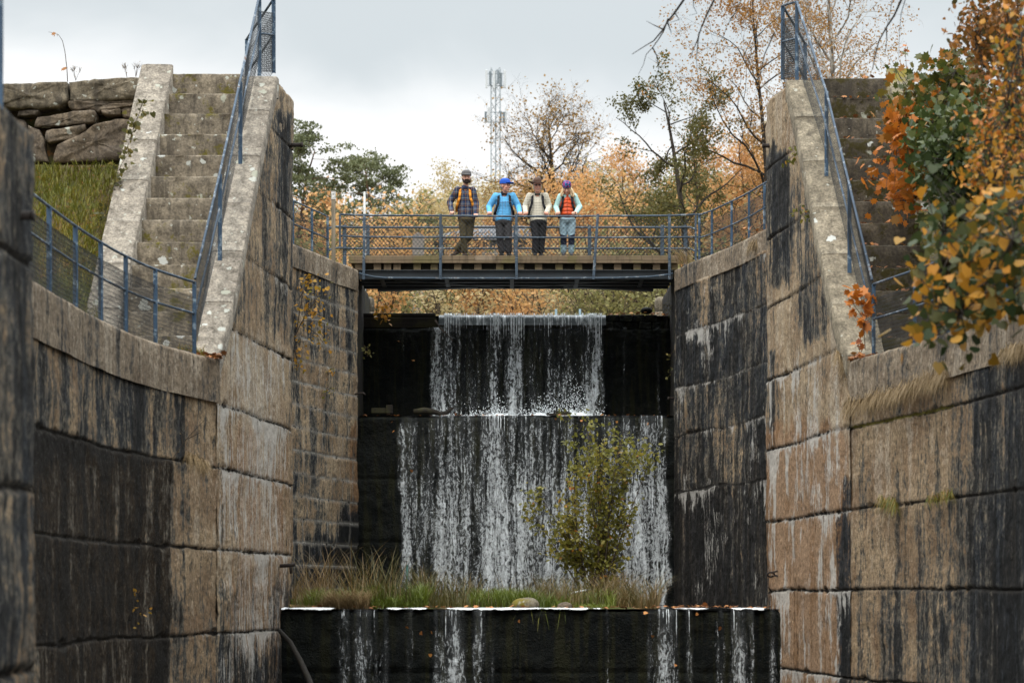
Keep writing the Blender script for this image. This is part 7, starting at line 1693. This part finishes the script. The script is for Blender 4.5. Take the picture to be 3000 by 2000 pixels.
sprig('fern', 'green leaved plant in the second joint of the right pier', 'plant', 36.2, [[(2382, 640), (2350, 615), (2315, 625)], [(2382, 640), (2350, 628), (2335, 605)], [(2382, 640), (2370, 625), (2378, 635)]], 'lf_bush', 0.07, 'oval', 9, 14, 0.04)
sprig('maple_seedling', 'maple seedling with bright orange leaves at the foot of the right handrail', 'seedling', 33.3, [[(2535, 1025), (2530, 950), (2525, 900), (2520, 850), (2530, 840)], [(2528, 930), (2500, 890), (2478, 875)], [(2526, 900), (2545, 880), (2560, 870)], [(2524, 870), (2500, 850), (2490, 845)], [(2530, 940), (2540, 945)], [(2530, 960), (2545, 905)]], 'lf_maple', 0.13, 'maple', 10, 7, 0.045, tint=0.66)
sprig('maple_seedling', 'low reddish maple seedling at the foot of the right handrail', 'seedling', 33.5, [[(2520, 1040), (2515, 1015), (2510, 1008)], [(2520, 1040), (2530, 1010)]], 'lf_maple', 0.11, 'maple', 11, 4, 0.04, tint=0.9)
sprig('maple_shoot', 'row of small dark red-brown leaves on a thin shoot above the right stairs', 'seedling', 38.6, [[(2660, 240), (2655, 190), (2652, 150), (2655, 125)]], 'lf_maple', 0.12, 'maple', 12, 9, 0.035, tint=0.85)
sprig('dry_stalk', 'tall thin bent stalk with a few leaves on the dry-stone wall', 'plant', 38.4, [[(198, 240), (196, 200), (190, 150), (183, 120), (172, 103), (160, 98), (142, 94)]], 'lf_brown', 0.10, 'oval', 13, 0, 0.03, 0.007)
sprig('dry_stalk', 'cluster of leaves at the tip of the bent stalk', 'plant', 38.36, [[(172, 103), (160, 98), (150, 96)]], 'lf_brown', 0.10, 'maple', 14, 4, 0.03, 0.004) if False else None
rsx = np.random.RandomState(3); stalk = [o for o in bpy.data.objects if o.name == 'dry_stalk'][0]
leaves('leaf', [at(158, 100, 38.35), at(168, 98, 38.35), at(155, 96, 38.36), at(190, 205, 38.36)], 0.085, 'maple', M['lf_brown'], rsx, stalk)
for i, (bx, by, lab) in enumerate(((372, 228, 'first'), (398, 226, 'second'), (222, 236, 'third'))):
    rs = np.random.RandomState(60 + i); st_ = []
    for j in range(4):
        a = rs.uniform(-16, 18); st_.append([(bx, by), (bx + a * 0.4, by - 18), (bx + a, by - 34 - rs.uniform(0, 10))])
        for q in range(3): st_.append([(bx + a * 0.7, by - 26), (bx + a + rs.uniform(-9, 9), by - 36 - rs.uniform(0, 8))])
    lab = ('dead umbel stalks on the dry-stone wall next to the stringer', 'wide dead umbel stalks at the very end of the dry-stone wall', 'tiny dead stalk beside the tall bent one')[i]
    sprig('dead_stalk', lab, 'plant', 38.5, st_, 'straw', 0.02, 'oval', 70 + i, 2, 0.02, 0.004)
# climber along the left stringer
st_ = []; rs = np.random.RandomState(31)
for i in range(13): 
    t = i / 12; bx, by = 300 + 125 * t, 660 - 360 * t; st_.append([(bx - 14, by + 20), (bx - 6, by), (bx + rs.uniform(-8, 22), by - rs.uniform(15, 45))])
sprig('bindweed', 'dark leafy climber creeping along the left stringer', 'plant', 36.2, [[(a, b_) for a, b_ in s] for s in st_], 'lf_olive', 0.075, 'heart', 32, 11, 0.06)
sprig('birch_seedling', 'thin seedling with pale yellow leaves on the wet black wall', 'seedling', 30.1, [[(380, 1860), (400, 1830), (405, 1790), (390, 1770), (400, 1745)], [(403, 1790), (420, 1780), (435, 1770)], [(400, 1745), (390, 1720), (385, 1700)], [(405, 1800), (440, 1790)]], 'lf_yellow', 0.06, 'oval', 33, 3, 0.04, 0.005)
sprig('bare_twig', 'bare grey twig above the dry grass tuft on the left wall', 'twig', 32.0, [[(508, 1340), (535, 1300), (560, 1270), (600, 1230)], [(535, 1300), (530, 1260)], [(550, 1285), (590, 1265)]], 'straw', 0.03, 'oval', 34, 1, 0.02, 0.008)
def tuft(label, Y, pxs, n, L, mat, seed, lean=(0, -0.6, 0), hang=True, w=0.008, spread=0.03, thick=0.1):
    rs = np.random.RandomState(seed); i = rs.uniform(0, len(pxs) - 1.001, n); k = i.astype(int); f = i - k; a = np.array(pxs, float); q = a[k] * (1 - f)[:, None] + a[k + 1] * f[:, None]
    yy = Y(q[:, 0]) if callable(Y) else np.full(n, Y); yy = yy + rs.uniform(-thick, thick * 0.3, n) * 0.5
    P = np.stack([X(q[:, 0], yy), yy, (HY - q[:, 1]) * yy / FP + rs.normal(0, spread, n)], 1)
    o = grass('grass_tuft', P, L, w, M[mat], rs, lean, 0.9, None, hang); return tag(o, label, 'grass')
wallY = lambda off: (lambda px: np.interp(px, [2493, 2635, 2770, 2903, 3000], [33.9, 31.8, 30.15, 28.4, 27.0]))
tuft('long fringe of straw-coloured grass hanging from the right wall joint', wallY(0), [(2475, 1185), (2540, 1165), (2600, 1150), (2660, 1130), (2720, 1105), (2775, 1090)], 1900, 0.36, 'straw', 1, (-0.35, -0.4, 0), True, 0.006, 0.05)
tuft('small straw tuft hanging at the right edge of the right wall', wallY(0), [(2930, 1030), (2975, 1018), (3010, 1005)], 380, 0.30, 'straw', 2, (-0.3, -0.5, 0), True)
tuft('dry grass tuft sprouting from a joint of the left wall', 32.15, [(545, 1330), (580, 1345), (610, 1360)], 420, 0.28, 'straw', 3, (0.2, -0.5, 0), True)
tuft('green grass tuft in the joint of the right wall', wallY(0), [(2575, 1460), (2610, 1465), (2625, 1470)], 260, 0.28, 'grass_y', 4, (-0.2, -0.5, 0), True)
tuft('small green tuft with a red leaf in the joint of the right wall', wallY(0), [(2715, 1460), (2760, 1445), (2790, 1440)], 200, 0.20, 'grass_y', 5, (0, -0.5, 0), True)
tuft('pale dry tuft on the coping left of the right pier', 48.0, [(2195, 715), (2225, 700)], 200, 0.35, 'straw', 6, (-0.2, -0.5, 0), True)
tuft('yellow grass at the foot of the left handrail', 33.6, [(520, 1030), (570, 1038), (600, 1045)], 260, 0.13, 'grass_y', 7, (0, -0.2, 0), False)
tuft('dry stalks at the right end of the footbridge', 53.3, [(1985, 775), (2010, 772), (2030, 770)], 140, 0.45, 'straw', 8, (-0.8, -0.1, 0), False)
tuft('straw and weeds at the joint beside the right stringer', 34.2, [(2450, 1025), (2470, 1060), (2490, 1100)], 240, 0.3, 'straw', 9, (-0.3, -0.5, 0), True)
tuft('long sedge blades hanging over the lowest lip', 38.5, [(1520, 1786), (1560, 1788), (1660, 1786)], 26, 0.42, 'grass_g', 10, (0, -0.5, 0), True, 0.012)
# fallen leaves
rs = np.random.RandomState(8); pts = []
def litter(n, px0, px1, y0, y1, zf): 
    for i in range(n):
        y = rs.uniform(y0, y1); x = X(rs.uniform(px0, px1), y); pts.append((x, y, zf(x, y) + 0.012 + rs.rand() * 0.02))
litter(240, 2490, 2760, 33.2, 34.3, lambda x, y: 3.30); litter(60, 1780, 1955, 55.75, 56.1, lambda x, y: 6.50); litter(120, 850, 2280, 38.5, 39.3, lambda x, y: -0.2); litter(45, 1060, 1960, 53.5, 53.7, lambda x, y: 3.98)
litter(60, 2170, 2240, 47.5, 50.5, lambda x, y: 7.2); litter(40, 1930, 2160, 38.45, 38.9, lambda x, y: -0.19); litter(70, 560, 650, 33.3, 34.2, lambda x, y: 3.31)
for k in range(13):
    for i in range(9): pts.append((rs.uniform(5.0, 6.1), 34.4 + 0.308 * k + rs.uniform(0.0, 0.12), 3.67 + 0.3735 * k + 0.02))
tag(leaves('fallen_leaves', pts, 0.075, 'maple', M['lf_litter'], rs, None, None, 3.0, 0.0), kind='stuff')
# stuck leaves on the wet faces
pts = []
for (px_, py_, Y_) in [(1170, 1000, 55.5), (1215, 1055, 55.5), (1650, 1225, 53.35), (1625, 1228, 53.35), (1700, 1232, 53.35), (1810, 1236, 53.35), (1900, 1240, 53.35), (1150, 1235, 53.35), (1155, 1262, 53.35), (1210, 1380, 53.35), (1232, 1850, 38.25), (1262, 1850, 38.25), (1265, 1920, 38.25), (1912, 1860, 38.25), (1885, 1795, 38.25), (2045, 1795, 38.25), (1188, 1835, 38.25), (1520, 1815, 38.25), (2105, 1840, 38.25), (1980, 1945, 38.25)]:
    pts.append(at(px_, py_, Y_))
tag(leaves('stuck_leaves', [tuple(p) for p in pts], 0.07, 'heart', M['lf_litter'], rs, None, rs.uniform(0.5, 1, len(pts)), 0.0, 1.0), kind='stuff')
# ---- small hardware and driftwood ---------------------------------------------------
iron = M['iron']
def peg(label, c, d, L, r, name='iron_peg'):
    c = Vector(c); d = Vector(d).normalized(); mb = MB(); mb.tube([c - d * 0.15, c + d * L * 0.75], r, 10); mb.tube([c + d * L * 0.75, c + d * L * 0.78, c + d * L], [r * 1.0, r * 1.25, r * 1.2], 10)
    return tag(mb.build(name, iron, None, True), label, 'peg')
peg('rusty iron peg sticking out of the left pier near its top', (-3.55, 39.2, Zp(425, 39.2)), (1, -0.1, 0), 0.16, 0.035)
peg('rusty iron peg on the near dark pier at the left edge', (-3.35, 16.6, Zp(631, 16.6)), (1, 0, 0), 0.07, 0.032)
peg('iron peg sticking out of the right pier near its top', (4.16, 39.2, Zp(427, 39.2)), (-1, -0.1, 0), 0.10, 0.035)
tp = MB(); c = at(848, 1655, 38.0); tp.tube([c + Vector((-0.15, 0, -0.01)), c + Vector((0.02, 0, 0.0)), c + Vector((0.09, 0, 0.015))], [0.03, 0.032, 0.036], 8); tp.tube([c + Vector((0.02, 0, 0)), c + Vector((0.025, 0, -0.13))], [0.028, 0.02], 8)
tag(tp.build('mooring_peg', iron, None, True), 'T-shaped iron mooring peg low on the left pier', 'peg')
rg = MB(); c = at(2262, 1682, 38.6)
rg.tube([c + Vector((0.055 * math.cos(a) - 0.02, -0.04 * math.sin(a), 0.035 * math.sin(a))) for a in np.linspace(0, 5.6, 14)], 0.016, 8); rg.tube([c + Vector((0.03, -0.01, -0.01)), c + Vector((0.12, -0.02, -0.035)), c + Vector((0.24, 0.05, -0.07))], 0.018, 8); rg.tube([c + Vector((-0.02, 0.0, 0.03)), c + Vector((0.10, 0.02, 0.06)), c + Vector((0.24, 0.08, 0.03))], 0.016, 8)
tag(rg.build('iron_hook', iron, None, True), 'black iron ring hook low on the right pier', 'hook')
hk = MB(); c = at(1965, 1166, 53.6); hk.tube([c + Vector((0.08, 0, 0)), c, c + Vector((-0.05, -0.05, 0.01)), c + Vector((-0.06, -0.06, -0.04))], 0.022, 8); tag(hk.build('iron_hook', iron, None, True), 'small iron hook at the right edge of the upper fall', 'hook')
hk = MB(); c = at(1052, 1155, 53.2); hk.tube([c + Vector((-0.1, 0, 0)), c + Vector((0.02, 0, 0.03)), c + Vector((0.10, -0.02, 0.03)), c + Vector((0.14, -0.02, -0.02))], 0.02, 8); tag(hk.build('iron_hook', iron, None, True), 'small curved iron hook left of the middle ledge', 'hook')
st = MB(); st.tube([at(818, 1845, 38.0), at(850, 1880, 37.7), at(880, 1935, 37.3), at(905, 1990, 36.9), at(930, 2060, 36.4), at(950, 2120, 36.0)], [0.035, 0.04, 0.045, 0.05, 0.05, 0.05], 8)
tag(st.build('driftwood_pole', M['timber_wet'], None, True), 'crooked dark pole leaning in the bottom left corner of the lowest weir', 'branch')
st = MB(); st.tube([at(1275, 938, 55.4), at(1290, 962, 55.3), at(1305, 975, 55.2), at(1326, 998, 55.1)], [0.022, 0.02, 0.018, 0.012], 6); tag(st.build('branch', M['bark'], None, True), 'thin grey branch caught on the lip of the upper fall', 'branch')
st = MB(); st.tube([at(1262, 917, 56.0), at(1270, 905, 56), at(1282, 902, 56), (at(1292, 896, 56))], 0.01, 5); tag(st.build('dry_twig', M['bark'], None, True), 'dry twig curling above the left sill beam', 'twig')
lg = MB(); z = 4.0
lg.tube([at(1212, 1206, 53.9), at(1240, 1203, 53.9), at(1268, 1205, 53.9), at(1292, 1212, 53.85), at(1310, 1208, 53.8), at(1330, 1192, 53.75)], [0.06, 0.085, 0.07, 0.05, 0.05, 0.02], 8); lg.tube([at(1310, 1208, 53.8), at(1318, 1200, 53.8), at(1322, 1193, 53.8)], [0.045, 0.04, 0.015], 8)
tag(lg.build('driftwood', M['timber_wet'], None, True), 'black driftwood log with upturned end on the middle ledge', 'log')
MBx = MB().box(at(1110, 1203, 54.0), (0.34, 0.14, 0.12)); MBx.box(at(1141, 1199, 53.95), (0.15, 0.16, 0.19))
tag(MBx.build('timber_block', M['timber_wet'], None, False, 0.012), 'square dark timber stub at the left of the middle ledge', 'timber')
MBx = MB().box(at(1635, 1213, 53.8), (0.50, 0.2, 0.05), Euler((0, R(-3), R(6))).to_matrix()); MBx.box(at(1650, 1208, 53.85), (0.34, 0.1, 0.05), Euler((0, R(6), R(-10))).to_matrix())
tag(MBx.build('plank', M['timber_wet'], None, False, 0.01), 'broken dark plank in the spray on the middle ledge', 'plank')
def stone(label, c, r, mat, seed):
    mb = MB(); mb.ball((0, 0, 0), r, 18, 12); V = np.array(mb.v); k = 1 + 0.35 * (fbm(V[:, 0] * 6 + seed, V[:, 1] * 6 + V[:, 2] * 4, seed, 4) - 0.5); mb.v = [tuple(Vector(c) + Vector(v) * kk) for v, kk in zip(mb.v, k)]
    return tag(mb.build('rock', mat, None, True), label, 'rock')
stone('mossy rock lying on the lowest lip among the grass', at(1540, 1772, 39.0), (0.22, 0.16, 0.13), M['stringer_moss'], 1)
stone('small brown tuft-covered rock right of the mossy rock', at(1655, 1776, 38.9), (0.13, 0.10, 0.08), M['drystone'], 2)
stone('dark earth clump under the leafy bush', (X(1745, 43.4), 43.4, -0.16), (0.45, 0.3, 0.16), M['ground'], 3)
stone('dark leaf-covered lump on the right stone sill', at(1895, 910, 55.9), (0.14, 0.12, 0.08), M['weir'], 4)
stk = plain_mat('teal_plastic', (0.02, 0.11, 0.10), 0.5)
tag(MB().tube([(X(1191, 43), 43, -0.25), (X(1193, 43), 43, Zp(1658, 43))], 0.02, 8).tube([(X(1193, 43), 43, Zp(1658, 43)), (X(1193, 43), 43, Zp(1654, 43))], [0.024, 0.02], 8).build('plastic_stake', stk, None, True), 'short teal plastic stake standing in the sedge', 'stake')
tag(MB().tube([at(1672, 1738, 41.5), at(1700, 1731, 41.5), at(1718, 1728, 41.5)], 0.018, 8).build('plastic_pipe', plain_mat('pale_plastic', (0.55, 0.58, 0.58), 0.5), None, True), 'pale plastic pipe lying in the grass left of the bush', 'pipe')
for pxa in (1629, 1699):
    tag(MB().box((X(pxa, 57.0), 57.0, Zp(913, 57.0) - 0.05), (0.055, 0.03, 0.22)).build('marker_stake', plain_mat('pale_blue_paint', (0.35, 0.5, 0.58), 0.5), None, False, 0.006), ('left' if pxa < 1650 else 'right') + ' of the two pale blue stakes behind the crest of the fall', 'stake')
# lantern-topped winch box among the leaves at the right
wb = empty('winch_box', (7.4, 38.4, 8.0), 'small grey metal box with a black knob, half hidden in the right foliage', 'box')
c = at(2850, 228, 38.4)
MB().hexa([(c.x - 0.17, 38.25, 7.9), (c.x + 0.17, 38.25, 7.9), (c.x + 0.17, 38.55, 7.9), (c.x - 0.17, 38.55, 7.9), (c.x - 0.12, 38.3, c.z + 0.06), (c.x + 0.12, 38.3, c.z + 0.06), (c.x + 0.12, 38.5, c.z + 0.06), (c.x - 0.12, 38.5, c.z + 0.06)]).build('housing', plain_mat('box_grey', (0.10, 0.11, 0.12), 0.6), wb, False, 0.015)
MB().lathe((c.x, 38.4, c.z + 0.06), [(0.05, 0), (0.035, 0.03), (0.05, 0.07), (0.04, 0.11), (0.005, 0.12)], 12).build('knob', M['iron'], wb, True)
